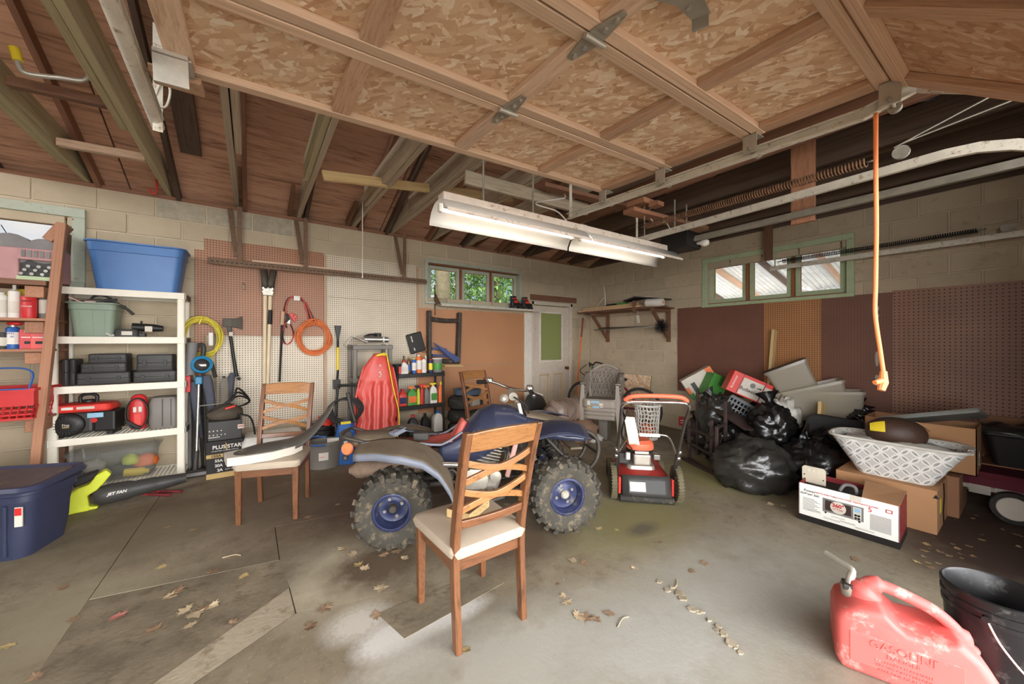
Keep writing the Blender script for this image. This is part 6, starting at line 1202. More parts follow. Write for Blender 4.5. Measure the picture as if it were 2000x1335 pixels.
# ------------------------------------------------------------------ stacked plastic garden chairs
mat('resin_grey', (150, 138, 126), .5, var=.06)
def resin_chair(lab, loc, rz, first=None):
    if first:
        t = copy_tree(first); t.location = loc; t.rotation_euler = (0, 0, rz); tag(t, lab); return t
    t = thing('garden_chair', lab, 'chair', loc, rz, 'stacked plastic garden chairs')
    for s_ in (-1, 1):
        MB().loft([[Vector((s_*(.255-.02*k)+a*w_, .22-.02*k+c*.012, z_)) for a, c in ((-1, -1), (1, -1), (1, 1), (-1, 1))] for z_, w_, k in ((0, .022, 0), (.4, .035, 1), (.62, .02, 1.2))]).go('front_leg', 'resin_grey', t, bevel=.005)
        MB().loft([[Vector((s_*(.25-.05*k)+a*.025, -.25+.06*k+c*.012, z_)) for a, c in ((-1, -1), (1, -1), (1, 1), (-1, 1))] for z_, k in ((0, 0), (.42, 1))]).go('rear_leg', 'resin_grey', t, bevel=.005)
        def arm(u, v, s_=s_): y = .2-.42*v; return (s_*(.235+(u-.5)*.07-.02*math.sin(v*PI)*0+.012*v), y, .63+.12*v*v+.006*math.sin(u*PI))
        MB().grid(arm, 4, 12).go('arm', 'resin_grey', t, smooth=0, solid=.012)
        MB().grid(lambda u, v, s_=s_: (s_*(.245+.012*v), -.02-.2*v, .41+(.30+.04*v)*u), 3, 6).go('arm_web', 'resin_grey', t, smooth=0, solid=.008)
    MB().grid(lambda u, v: ((u-.5)*(.44-.04*v), .22-.42*v, .42-.03*math.sin(v*2.2)+.01*abs(u-.5)), 10, 10).go('seat', 'resin_grey', t, smooth=0, solid=.012)
    MB().grid(lambda u, v: ((u-.5)*.44, .232-.004*v, .31+.11*v), 6, 4).go('apron', 'resin_grey', t, smooth=0, solid=.008)
    def bk(u, v): a = (u-.5)*2; return (a*(.2+.03*math.sin(v*PI)), -.2-.13*v-.04*(1-a*a), .40+.46*v-(.09*a*a if v > .8 else 0)*(v-.8)*5)
    fr_ = [bk(0, k/10) for k in range(11)]+[bk(k/10, 1) for k in range(1, 10)]+[bk(1, 1-k/10) for k in range(11)]
    MB().tube([Vector(p) for p in fr_], .022, 8).go('back_frame', 'resin_grey', t, smooth=0)
    b = MB(); n_ = 8
    for k in range(-4, n_+4):
        for d in (1, -1):
            pp = [(k/n_+d*.3*j/8*1.2, j/8) for j in range(9)]; pp = [p for p in pp if 0 <= p[0] <= 1]
            if len(pp) > 1: b.tube([Vector(bk(*p)) for p in pp], .0065, 5)
    for v_ in (.2, .4, .6, .8): b.tube([Vector(bk(k/8, v_)) for k in range(9)], .0065, 5)
    tag(b.go('back_lattice', 'resin_grey', t), kind='stuff')
    return t
GC = (4.06, 3.55); gr = math.radians(122)
g0 = resin_chair('lowest grey plastic garden chair of the stack by the corner', (GC[0], GC[1], fz(3.5)), gr)
for k, nm in enumerate(('second from the floor', 'third from the floor', 'topmost')):
    o_ = .03*(k+1); resin_chair('%s grey plastic garden chair in the stack by the corner' % nm, (GC[0]-math.sin(gr)*o_*.6, GC[1]+math.cos(gr)*o_*.6, fz(3.5)+.055*(k+1)), gr, g0)
top = [o for o in bpy.data.objects if o.get('label', '').startswith('lowest grey')][0]
for x0, x1, z0, z1, m_ in ((-.16, -.12, .34, .4, 'paper'), (-.11, .02, .37, .4, 'pale_blue'), (-.02, .03, .335, .37, 'paper'), (-.16, -.05, .27, .29, 'gold'), (-.05, .03, .255, .285, 'pale_blue')): pass
o3 = [o for o in bpy.data.objects if o.get('label', '').startswith('topmost grey')][0]
for x0, x1, z0, z1, m_ in ((.12, .16, .35, .405, 'paper'), (.0, .11, .375, .405, 'pale_blue'), (-.05, .0, .345, .38, 'paper'), (.1, .16, .30, .32, 'gold'), (.0, .09, .31, .335, 'pale_blue'), (-.05, -.01, .32, .335, 'paper')): MB().b2((x0, .238, z0), (x1, .242, z1)).go('sticker', m_, o3)
# ------------------------------------------------------------------ lawn mower
mw = thing('lawn_mower', 'red and black push mower with an orange handle grip', 'lawn mower', (2.83, 2.0, 0), math.radians(-44))
mat('mower_red', (168, 48, 44), .4, var=.08); mat('grip_orange', (232, 110, 78), .4, var=.05); mat('grassy', (96, 88, 66), .85, var=.2, scale=12)
def mwheel(x, y, R, W):
    t_ = MB().lathe([(R*.62, -W*.4), (R*.9, -W/2), (R, -W*.35), (R, W*.35), (R*.9, W/2), (R*.62, W*.4)], 32, (0, 0, 0), (1, 0, 0), False, False).go('tire', 'grassy', mw, smooth=50); t_.location = (x, y, R)
    MB().lathe([(R*.63, -W*.3), (R*.5, -W*.12), (R*.2, -W*.3), (.004, -W*.4)], 24, (0, 0, 0), (1, 0, 0), False, False).go('wheel_disc', 'tyre' if R < .1 else mat('wheel_olive', (122, 116, 88), .6, var=.12), t_, smooth=40, solid=.006)
    b = MB()
    for k in range(36):
        b.T = Matrix.Rotation(2*PI*k/36, 4, 'X'); b.bar((-W*.5, -.004, R), (W*.5, .004, R), .01, .008)
    tag(b.go('tread', 'grassy', t_), kind='stuff'); b = MB()
    for k in range(8):
        a = 2*PI*k/8; b.bar((-W*.32, R*.2*math.cos(a), R*.2*math.sin(a)), (-W*.2, R*.6*math.cos(a), R*.6*math.sin(a)), .012, .01, (1, 0, 0)); 
    tag(b.go('spokes', 'tyre', t_), kind='stuff')
mwheel(-.27, .0, .148, .05); mwheel(.27, .0, .148, .05); mwheel(-.25, .52, .09, .045); mwheel(.25, .52, .09, .045)
MB().loft([rrect(.44, .6, .08, .06, cy=.28), rrect(.46, .62, .09, .08, cy=.28), rrect(.44, .58, .1, .18, cy=.29), rrect(.36, .46, .1, .21, cy=.3)]).go('deck', 'mower_red', mw, smooth=35)
dd = MB().grid(lambda u, v: ((u-.5)*.4, -.05-.05*v+.0, .22-.17*v), 4, 4).go('rear_door', 'charcoal', mw, smooth=0, solid=.02)
MB().grid(lambda u, v: (-.15+.3*u, -.08-.035*v, .19-.1*v), 2, 2).go('door_recess', 'black_plastic', mw, solid=.012); MB().grid(lambda u, v: (-.14+.13*u, -.09-.03*v, .175-.07*v), 2, 2).go('warning_label', 'paper', mw, solid=.006)
MB().cyl((-.22, -.1, .035), (.22, -.1, .035), .03, n=12).go('trail_shield', 'black_rubber', mw, smooth=40)
for s_ in (-1, 1): MB().b2((s_*.22-.01, -.07, .06), (s_*.22+.01, -.02, .2)).go('side_bracket', 'bright_red', mw, bevel=.003)
MB().loft([rrect(.26, .26, .05, .2, cy=.26), rrect(.24, .24, .05, .24, cy=.26), rrect(.18, .18, .05, .25, cy=.26)]).go('engine_base', 'alloy', mw, smooth=35); MB().b2((-.07, .12, .25), (.08, .36, .35)).go('engine_block', 'alloy', mw, bevel=.015)
MB().lathe([(.1, .34), (.125, .36), (.12, .385), (.1, .39)], 24, (0, .25, 0)).go('blower_ring', 'black_plastic', mw, smooth=40); MB().loft([rrect(.24, .24, .09, .385, cy=.25), rrect(.25, .25, .1, .4, cy=.25), rrect(.24, .24, .1, .44, cy=.25), rrect(.18, .18, .08, .465, cy=.25)]).go('engine_cover', 'grip_orange', mw, smooth=35); MB().b2((-.06, .115, .36), (.06, .125, .38)).go('engine_badge', 'paper', mw)
MB().b2((-.2, .18, .24), (-.1, .3, .34)).go('air_filter', 'charcoal', mw, bevel=.012); MB().b2((.12, .2, .28), (.18, .3, .33)).go('muffler', 'steel', mw, bevel=.008); MB().cyl((-.12, .14, .3), (-.12, .14, .36), .02, n=10).go('fuel_cap', 'white', mw)
for s_ in (-1, 1):
    MB().tube(catm([(s_*.24, .06, .12), (s_*.245, -.1, .4), (s_*.245, -.3, .72), (s_*.25, -.42, .88)], 5), .0125, 8).go('handle_tube', 'frame_steel', mw, smooth=0); MB().bar((s_*.24, .05, .12), (s_*.245, -.12, .43), .03, .01).go('handle_bracket', 'black_plastic', mw)
    for q in ((s_*.255, -.1, .4), (s_*.255, -.13, .46)): MB().ell(q, (.022, .022, .022), 10, 8).go('wing_nut', 'chrome', mw, smooth=0)
MB().tube(catm([(-.25, -.42, .88), (-.2, -.46, .92), (0, -.465, .925), (.2, -.46, .92), (.25, -.42, .88)], 6), .0125, 8).go('handle_bar', 'chrome', mw, smooth=0)
MB().tube(catm([(-.23, -.43, .93), (-.17, -.46, .965), (0, -.465, .972), (.17, -.46, .965), (.23, -.43, .93)], 6), .017, 8).go('grip_bail', 'grip_orange', mw, smooth=0)
MB().tube(catm([(-.24, -.1, .42), (-.15, -.2, .6), (0, -.21, .61), (.15, -.2, .6), (.24, -.1, .42)], 5), .009, 8).go('brace_bar', 'chrome', mw, smooth=0); MB().cyl((-.08, -.21, .612), (.08, -.21, .612), .015, n=10).go('bar_sleeve', 'white', mw, smooth=40)
MB().tube(catm([(-.2, -.4, .86), (-.22, -.2, .6), (-.1, .05, .42), (-.12, .18, .36)], 6), .006, 6).tube(catm([(.0, .2, .46), (-.1, -.1, .52), (-.2, -.25, .62)], 6), .004, 6).go('control_cable', 'ink', mw, smooth=0)
MB().grid(lambda u, v: (-.22+.08*u+.04*v, -.33+.01*math.sin(u*4), .78-.22*v), 3, 6).go('hang_tag', 'paper', mw, smooth=0, solid=.003)
# ------------------------------------------------------------------ shelf on the right wall by the corner
t = thing('bracket_shelf', 'brown bracket shelf loaded with lumber on the right wall', 'wall shelf', (0, 0, 0))
ZS = 1.9
for y_ in (4.66, 3.42):
    beam('wall_cleat', (WB-.03, y_, 1.38), (WB-.03, y_, ZS), .06, .05, 'brown_wood', t, up=(0, 1, 0)); beam('arm', (WB-.05, y_, ZS-.02), (5.02, y_, ZS-.02), .06, .045, 'brown_wood', t); beam('diagonal', (WB-.05, y_, 1.45), (5.06, y_, ZS-.05), .05, .04, 'brown_wood', t)
beam('front_board', (5.05, 3.2, ZS+.012), (5.05, 4.98, ZS+.012), .12, .02, 'brown_wood', t); beam('back_board', (5.3, 3.3, ZS+.012), (5.3, 4.95, ZS+.012), .3, .02, 'brown_wood', t)
beam('end_stop', (5.0, 3.72, ZS-.06), (5.0, 3.72, ZS+.14), .05, .04, 'brown_wood', t, up=(0, 1, 0))
for k, (x_, z_, y0, y1, m_, lab) in enumerate(((5.04, .05, 3.6, 5.0, 'fir', 'front wooden batten on the corner shelf'), (5.13, .045, 3.4, 4.98, 'pine', 'pale batten second from the front on the corner shelf'), (5.24, .045, 3.5, 4.95, 'fir_pale', 'wide pale board at the back of the corner shelf'), (5.08, .09, 3.7, 4.9, 'pine', 'thin board lying on top of the corner shelf lumber'))):
    tag(beam('lumber_piece', (x_, y0, ZS+z_), (x_+.02, y1, ZS+z_), .07, .035, m_), lab, 'lumber', 'lumber on the corner shelf')
t = thing('binder', 'black plastic folder with pale edges on the corner shelf', 'folder', (5.18, 3.62, ZS+.15), .1); MB().add([(-.2, -.3, -.02), (.18, -.32, .0), (.2, .1, .06), (-.16, .12, .05), (.0, .34, .0), (-.2, .3, .0)], [(0, 1, 2, 3), (3, 2, 4, 5)]).go('cover', 'black_plastic', t, solid=.02); MB().b2((-.1, -.1, .035), (.02, .02, .045)).go('sticker', 'paper', t)
tag(MB().b2((5.08, 3.98, ZS+.11), (5.2, 4.14, ZS+.14)).go('green_pack', 'green', bevel=.005), 'small bright green packet on the corner shelf', 'packet')
tag(MB().loft([rrect(.14, .3, .03, 0, 5, 5.18, 4.3), rrect(.1, .22, .03, .035, 5, 5.18, 4.3)]).go('black_cloth', 'ink', smooth=35, loc=(0, 0, ZS+.11)), 'folded black cloth on the corner shelf', 'cloth')
t = thing('foam_roll', 'white foam roll lying across the end of the corner shelf', 'roll', (0, 0, 0)); MB().lathe([(.03, 0), (.055, .005), (.06, .02), (.06, .26), (.055, .275), (.02, .28)], 20, (5.0, 3.5, ZS+.085), (.05, -1, -.05)).go('roll', 'white', t, smooth=40); MB().lathe([(.018, 0), (.017, .004)], 12, (5.014, 3.22, ZS+.071), (.05, -1, -.05)).go('core', 'orange', t)
t = thing('antenna_stick', 'white forked stick standing on the corner shelf', 'stick', (5.36, 4.62, ZS+.06)); MB().tube(catm([(0, 0, 0), (0, .01, .25), (.0, .03, .38), (0, .05, .46)], 4), .011, 8).go('stick', 'white', t, smooth=0); MB().tube([(0, .02, .26), (-.02, .28, -.0)], .008, 6).go('branch', 'white', t)
t = thing('chimney_brush', 'round black bristle brush on long rods under the corner shelf', 'brush', (0, 0, 0)); bp = Vector((5.12, 3.32, 1.62))
for k in range(3): MB().tube([bp+Vector((0, .04, 0)), Vector((5.2, 4.75-.1*k, 1.6+.02*k))], .007+.002*(k == 0), 6).go('rod', 'iron' if k else 'galv_dull', t, smooth=0)
b = MB(); rd = random.Random(4)
for k in range(260):
    d = Vector((rd.gauss(0, 1), rd.gauss(0, 1), rd.gauss(0, 1))).normalized(); b.bar(bp, bp+d*.115, .005, .005, w1=.002, h1=.002)
tag(b.go('bristles', 'ink', t), kind='stuff')
t = thing('luggage_tag', 'cream tag hanging from the corner shelf end', 'tag', (4.98, 3.62, ZS-.1)); MB().grid(lambda u, v: (.0, .05*u-.02*v, -.12*v), 2, 3).go('tag', 'paper', t, solid=.003); MB().tube([(0, .02, 0), (.02, .03, .08)], .003, 5).go('string', 'paper', t)
t = thing('red_pole', 'long red pole leaning in the corner below the shelf', 'pole', (0, 0, 0)); p0, p1 = Vector((4.86, 4.92, fz(4.9))), Vector((5.02, 4.86, 1.83)); MB().tube([p0, p0.lerp(p1, .8)], .014, 8).go('shaft', 'orange', t, smooth=40); MB().tube([p0.lerp(p1, .8), p1], .017, 8).go('upper_shaft', mat('dull_red', (140, 70, 52), .6), t, smooth=40)
# ------------------------------------------------------------------ corner: sheet, bicycle, tires, tarp
t = tag(MB().b2((0, 0, 0), (1.22, .74, .012)).go('osb_sheet', 'osb'), 'chipboard sheet with a green edge leaning on the right wall', 'board'); t.matrix_world = fr((5.34, 4.94, .08), (0, -1, 0), (.12, 0, .72)); MB().b2((1.22, 0, 0), (1.224, .74, .012)).go('painted_edge', 'green', t)
bk = thing('bicycle', 'dark bicycle standing behind the stacked plastic chairs', 'bicycle', (0, 0, 0)); mat('bike_teal', (60, 150, 130), .4); mat('bike_maroon', (110, 30, 44), .4)
w1, w2 = Vector((4.68, 4.5, .33+fz(4.5))), Vector((4.93, 3.55, .33+fz(3.5))); dirb = (w2-w1).normalized(); ax = Vector((-dirb.y, dirb.x, 0))
for c in (w1, w2):
    wh = MB().tube([c+(dirb*math.cos(a)+Vector((0, 0, 1))*math.sin(a))*.31 for a in [2*PI*i/36 for i in range(36)]], .022, 8, True).go('tire', 'black_rubber', bk, smooth=0); MB().tube([c+(dirb*math.cos(a)+Vector((0, 0, 1))*math.sin(a))*.285 for a in [2*PI*i/36 for i in range(36)]], .009, 6, True).go('rim', 'steel', wh, smooth=0)
    b = MB()
    for k in range(18): a = 2*PI*k/18; b.bar(c+ax*.02*(-1)**k, c+(dirb*math.cos(a)+Vector((0, 0, 1))*math.sin(a))*.28, .003, .003)
    tag(b.go('spokes', 'steel', wh), kind='stuff'); MB().cyl(c-ax*.04, c+ax*.04, .018, n=10).go('hub', 'steel', wh)
U = Vector((0, 0, 1)); bb = w1.lerp(w2, .55)-U*.05; seat_ = bb+U*.42+dirb*.12; head = w1+U*.42+dirb*.16
for a, b_, m_ in ((bb, seat_, 'bike_maroon'), (bb, head, 'bike_maroon'), (head+U*.05, seat_-U*.06, 'bike_maroon'), (bb, w2, 'bike_maroon'), (seat_, w2, 'bike_maroon'), (w1, head+U*.18, 'bike_teal')): MB().tube([a, b_], .017, 8).go('frame_tube', m_, bk, smooth=0)
MB().tube(catm([head+U*.2-ax*.28+dirb*.1, head+U*.24-ax*.12, head+U*.2, head+U*.24+ax*.12, head+U*.2+ax*.28+dirb*.1], 5), .013, 8).go('handlebar', 'ink', bk, smooth=0); MB().tube(catm([head+U*.22-ax*.2, head+U*.1-ax*.25-dirb*.1, head-U*.05], 5), .007, 6).go('brake_cable', 'ink', bk, smooth=0)
MB().ell(seat_+U*.06, (.07, .12, .035), 14, 8).go('saddle', 'ink', bk, smooth=0); MB().cyl(bb-ax*.03, bb+ax*.03, .08, n=20).go('chainring', 'steel', bk)
for k, z_ in enumerate((.0, .19, .38)):
    tt = thing('stacked_tire', ('bottom', 'middle', 'top')[k]+' worn black tire of the stack beside the black shelf', 'tire', (2.5, 4.72, fz(4.72)+z_), k*.5, 'stacked tires'); R_ = .245
    MB().lathe([(.14, .0), (.16, .0), (R_-.03, .012), (R_, .04), (R_+.004, .095), (R_, .15), (R_-.03, .178), (.16, .19), (.14, .19), (.15, .1)], 36, cap0=False, cap1=False).go('carcass', 'black_rubber', tt, smooth=40)
    for q in (.06, .095, .13): MB().lathe([(R_+.002, q-.004), (R_+.006, q), (R_+.002, q+.004)], 36, cap0=False, cap1=False).go('tread_rib', 'black_rubber', tt, smooth=40)
t = thing('enamel_basin', 'blue grey basin sitting on the tire stack', 'basin', (2.52, 4.7, fz(4.72)+.571)); MB().lathe([(.15, 0), (.19, .02), (.2, .08), (.21, .09), (.19, .09), (.17, .03), (.002, .012)], 28).go('bowl', mat('basin_blue', (84, 96, 110), .45), t, smooth=40)
t = thing('metal_bracket', 'dull metal housing hanging over the tire stack edge', 'metal part', (2.5, 4.42, fz(4.4)+.46)); MB().b2((-.06, -.02, .0), (.06, .08, .12)).b2((-.05, -.03, .02), (.05, -.01, .07)).go('housing', 'galv_dull', t, bevel=.01); lump('boss', 'galv_dull', t, (.05, .04, .03), (0, .02, 0), .2, 3, 1, 12, 8)
t = thing('metal_bowl', 'small shiny bowl of parts on the basin', 'bowl', (2.5, 4.66, fz(4.72)+.663)); MB().lathe([(.05, 0), (.08, .03), (.085, .05), (.075, .05), (.002, .012)], 20).go('bowl', 'chrome', t, smooth=40)
t = thing('round_lid', 'dark grey domed lid standing behind the tarp roll', 'lid', (3.62, 4.5, fz(4.5)+.28), R=Matrix.Rotation(.25, 4, 'Z') @ Matrix.Rotation(1.35, 4, 'X')); MB().lathe([(.27, -.02), (.28, 0), (.27, .015), (.2, .05), (.1, .07), (.003, .075)], 30).go('dome', 'charcoal', t, smooth=40)
mat('tarp_grey', (138, 120, 108), .3, var=.12, scale=6, bump=.5, bscale=14); mat('canvas_brown', (140, 108, 88), .8, var=.12)
t = thing('tarp_roll', 'grey brown plastic tarp tied in a fat roll behind the quad bike', 'tarp', (3.55, 3.75, .42), math.radians(10))
def roll(u, v): a = 2*PI*u; x = -.36+.72*v; r = (.16+.02*math.sin(v*9)+.012*math.sin(a*5+v*13))*(1 if .08 < v < .92 else .72); return (x, r*math.cos(a), r*math.sin(a))
MB().grid(roll, 36, 30).go('sheet', 'tarp_grey', t, smooth=0)
for sx in (-1, 1): MB().lathe([(.13, 0), (.08, .012), (.004, .02)], 20, (sx*.355, 0, 0), (sx, 0, 0)).go('roll_end', 'tarp_grey', t, smooth=0)
for x_ in (-.2, 0, .2): MB().tube(catm([(x_+.03*math.sin(a), .182*math.cos(a), .182*math.sin(a)) for a in [2*PI*i/14 for i in range(14)]], 3, True), .006, 6, True).go('cord', 'canvas_brown', t, smooth=0)
t = thing('canvas_bundle', 'brown canvas bundle on the floor under the tarp roll', 'bundle', (3.6, 3.68, .13)); lump('cloth', 'canvas_brown', t, (.42, .26, .19), (0, 0, 0), .15, 3, 4, 30, 18, ridge=.2)
t = thing('clear_bag', 'crumpled clear plastic bag under the garden chairs', 'bag', (3.82, 3.5, .06)); lump('film', 'sack_white', t, (.13, .1, .06), (0, 0, 0), .4, 4, 7, 20, 12, ridge=.3)
t = thing('grey_bin', 'narrow dark grey bin standing under the garden chair stack', 'bin', (4.1, 3.55, fz(3.5)), .4); MB().loft([rrect(.16, .12, .02, 0), rrect(.18, .14, .02, .3), rrect(.16, .12, .02, .3), rrect(.14, .1, .02, .02)]).go('tub', 'grey_plastic', t, smooth=35)
# laundry hamper
t = thing('laundry_hamper', 'white perforated plastic hamper with an orange item inside', 'hamper', (4.62, 3.22, fz(3.2))); b = MB()
for k in range(9): z_ = .03+.055*k; r = .14+.03*k/8; b.tube([(r*math.cos(a), r*math.sin(a), z_+.008*math.sin(a*9)) for a in [2*PI*i/36 for i in range(36)]], .008, 5, True)
for k in range(22): a = 2*PI*k/22; b.tube([((.14+.03*j/4)*math.cos(a+.14*(j % 2)), (.14+.03*j/4)*math.sin(a+.14*(j % 2)), .02+.11*j) for j in range(5)], .008, 5)
tag(b.go('lattice_wall', 'white', t), kind='stuff'); MB().tube([(.18*math.cos(a), .18*math.sin(a), .48) for a in [2*PI*i/36 for i in range(36)]], .018, 8, True).go('rim', 'white', t, smooth=0); MB().cyl((0, 0, .0), (0, 0, .02), .14, n=24).go('base', 'white', t); lump('orange_item', 'orange', t, (.11, .11, .1), (0, 0, .12), .2, 3, 3, 18, 12)
# ------------------------------------------------------------------ pile along the right wall
def cf(o, th=0, a=-55, pitch=0):
    """frame facing the room: x to the viewer's right, z out of the face; th turns it in its own plane"""
    r = Vector((math.cos(math.radians(a)), math.sin(math.radians(a)), 0)); n_ = Vector((r.y, -r.x, 0)); up = Vector((0, 0, 1)); n2 = (n_*math.cos(pitch)+up*math.sin(pitch)); up2 = (up*math.cos(pitch)-n_*math.sin(pitch))
    x = r*math.cos(th)-up2*math.sin(th); y = r*math.sin(th)+up2*math.cos(th); return fr(o, x, y)
def carton(name, lab, cat, o, w_, h_, d_, m_, th=0, a=-55, pitch=0, group=None, faces=()):
    t = thing(name, lab, cat, (0, 0, 0), 0, group); t.matrix_world = cf(o, th, a, pitch)
    MB().b2((-w_/2, -h_/2, -d_), (w_/2, h_/2, 0)).go('carton', m_, t, bevel=.003, seg=1)
    for nm, x0, x1, y0, y1, mm in faces: MB().b2((x0*w_, y0*h_, 0), (x1*w_, y1*h_, .002)).go(nm, mm, t)
    return t
mat('card', (184, 138, 98), .8, var=.07, scale=3); mat('card_dark', (150, 108, 80), .8, var=.07, scale=3); mat('bag_black', (24, 23, 23), .25, var=.2, spec=.7, bump=1.0, bscale=9); mat('bag_dusty', (46, 45, 42), .28, var=.25, spec=.7, bump=1.0, bscale=8, scale=3)
glassy('bin_clear', .05, (.95, .94, .9), .2, ((222, 214, 198), .45))
# clear bins
def cbin(lab, o, w_, h_, d_, th, a, pitch=0):
    t = thing('clear_bin', lab, 'storage bin', (0, 0, 0), 0, 'clear bins by the right wall'); t.matrix_world = cf(o, th, a, pitch)
    MB().loft([rrect(w_*.86, d_*.86, .03, -h_/2), rrect(w_, d_, .035, h_/2-.03), rrect(w_+.03, d_+.03, .04, h_/2-.03), rrect(w_+.03, d_+.03, .04, h_/2), rrect(w_-.01, d_-.01, .03, h_/2), rrect(w_*.84, d_*.84, .03, -h_/2+.01)]).go('tub', 'bin_clear', t, smooth=35).rotation_euler = (-PI/2, 0, 0); return t
cbin('clear storage bin turned over on top of the pile with a black lid', atX(1546, 738, 5.12), .42, .32, .3, -.45, -70)
cbin('wide clear storage bin tilted below the upper bin', atX(1586, 782, 5.1), .62, .34, .34, -.32, -70)
cbin('clear storage bin standing at the right end of the bins', atX(1632, 795, 5.15), .46, .36, .3, -.08, -75)
t = thing('black_tray', 'black tray balanced on the uppermost clear bin', 'tray', (0, 0, 0)); t.matrix_world = cf(atX(1530, 716, 5.1), -.45, -70); MB().b2((-.2, -.012, -.2), (.2, .012, .1)).b2((-.22, .006, -.22), (.22, .016, .12)).go('tray', 'black_plastic', t, bevel=.004)
tag(beam('pine_plank', Vector((5.2, 1.95, .1)), Vector((5.42, 1.93, 1.53)), .1, .035, 'pine', up=(0, 1, 0)), 'pale plank standing upright against the ochre pegboard', 'plank')
tag(beam('wood_offcut', atX(1604, 815, 4.8)-Vector((0, 0, .04)), atX(1606, 786, 4.85), .16, .03, 'pine', up=(0, 1, 0)), 'short pine offcut standing in front of the clear bins', 'plank')
# cartons
t = carton('display_box', 'white and orange shop carton leaning at the left of the pile', 'box', atX(1370, 748, 5.0), .42, .3, .16, 'paper', -.55, -50, faces=(('orange_corner', .3, .5, .2, .5, 'orange'), ('orange_corner', -.5, -.4, -.2, .1, 'orange'), ('green_corner', -.5, -.36, -.5, -.2, 'green'), ('photo_print', -.3, -.16, -.4, .2, 'charcoal')))
t = carton('display_box', 'bright green carton beside the beer carton', 'box', atX(1402, 755, 4.95), .22, .3, .2, 'green', .42, -35, faces=(('dark_panel', -.05, .5, .1, .5, mat('dark_green', (52, 104, 44), .5)),))
t = carton('beer_carton', 'red and white beer carton tipped on the milk crate', 'box', atX(1464, 757, 4.78), .44, .25, .2, 'bright_red', .42, -50, faces=(('white_label', -.22, .3, -.44, .36, 'paper'), ('white_label', .33, .5, -.46, .3, 'paper'), ('blue_stripe', -.25, -.235, -.5, .5, 'navy'), ('blue_stripe', .305, .32, -.5, .5, 'navy')))
txt('Budweiser', .062, 'ink', t, fr((.02, -.055, .0025), (1, 0, 0), (0, 1, 0)), xs=.9, bold=.0006); txt('Budweiser', .038, 'white', t, fr((-.165, .0, .0025), (0, 1, 0), (-1, 0, 0))); txt('ALE', .05, 'red', t, fr((.195, -.03, .0025), (0, 1, 0), (-1, 0, 0))); MB().lathe([(.045, .002), (.042, .004), (.003, .004)], 20, (.02, .035, 0)).go('round_crest', 'sack_white', t); MB().lathe([(.03, .004), (.028, .005), (.003, .005)], 16, (.02, .035, 0)).go('round_crest', 'grey_plastic', t)
for sx in (-1, 1): MB().prism([(0, 0), (.07, .012), (.07, -.006)], .002, .003, fr((.02+sx*.03, .025, 0), (sx, .05, 0), (0, 1, 0))).go('ribbon', 'ink', t)
# milk crate
t = thing('milk_crate', 'grey slotted crate tipped under the beer carton', 'crate', (0, 0, 0)); t.matrix_world = cf(atX(1452, 800, 4.72), .55, -50, .25); W_, H_, D_ = .36, .2, .24; mat('crate_grey', (104, 106, 110), .5)
b = MB()
for k in range(10): x_ = -W_/2+W_*k/9; b.b2((x_-.007, -H_/2, -.008), (x_+.007, H_/2-.02, 0))
for z_ in (-H_/2, -H_/2+.06, -H_/2+.12, H_/2-.03): b.b2((-W_/2, z_-.008, -.008), (W_/2, z_+.008, .002))
tag(b.go('slotted_side', 'crate_grey', t), kind='stuff'); MB().b2((-W_/2, H_/2-.035, -D_), (W_/2, H_/2, 0)).go('top_rim', 'crate_grey', t, bevel=.004); MB().b2((W_/2-.01, -H_/2, -D_), (W_/2, H_/2, 0)).go('end_panel', 'crate_grey', t); MB().b2((-W_/2, -H_/2, -D_), (W_/2, -H_/2+.01, 0)).go('base_panel', 'charcoal', t); MB().b2((.02, -H_/2+.01, -.1), (.08, -H_/2+.06, -.03)).go('blue_item', 'blue', t)
# garbage bags
def bag(lab, c, r, seed, neck=None, m_='bag_black', amp=.16, freq=2.2):
    t = thing('garbage_bag', lab, 'garbage bag', c, 0, 'black garbage bags in the pile')
    lump('bag', m_, t, r, (0, 0, 0), amp, freq, seed, 54, 36, ridge=.22)
    if neck:
        n0 = Vector((0, 0, r[2]*.8)); d = Vector(neck); pts = [n0, n0+d*.4, n0+d*.55, n0+d]; x, y, z = MB().frame((0, 0, 0), d); rg = []
        for q, rr_ in zip(pts, (r[0]*.45, r[0]*.16, r[0]*.12, r[0]*.36)): rg.append([q+(x*math.cos(2*PI*i/28)+y*math.sin(2*PI*i/28))*rr_*(1+.28*math.sin(i*2.7+seed)) for i in range(28)])
        MB().loft(rg).go('tied_neck', m_, t, smooth=0)
    return t
bag('dusty black garbage bag at the front of the pile beside the mower', (3.98, 1.6, .165), (.36, .34, .265), 2, None, 'bag_dusty', .12)
bag('black garbage bag on the floor behind the white oven carton', (4.42, 1.25, .18), (.36, .28, .28), 11, (-.05, .1, .06))
bag('tall black garbage bag with a tied neck in the middle of the pile', (4.6, 1.66, .36), (.25, .25, .34), 21, (.02, .06, .2))
bag('black garbage bag draped over the brown rack at the left of the pile', (4.58, 2.25, .44), (.19, .2, .3), 31, (-.04, .08, .12), 'bag_dusty')
bag('low black garbage bag inside the brown rack', (4.78, 2.35, .2), (.3, .34, .28), 41)
bag('black garbage bag between the rack and the dusty front bag', (4.42, 2.02, .18), (.26, .24, .26), 51)
bag('small black bag with a knot by the cardboard carton', (5.12, 1.03, .6), (.18, .12, .1), 61, (0, .05, .1))
t = thing('silver_bag', 'crumpled pale plastic bag below the clear bins', 'bag', (4.78, 1.62, .5)); lump('film', 'sack_white', t, (.2, .16, .24), (0, 0, 0), .3, 3, 5, 30, 20, ridge=.4)
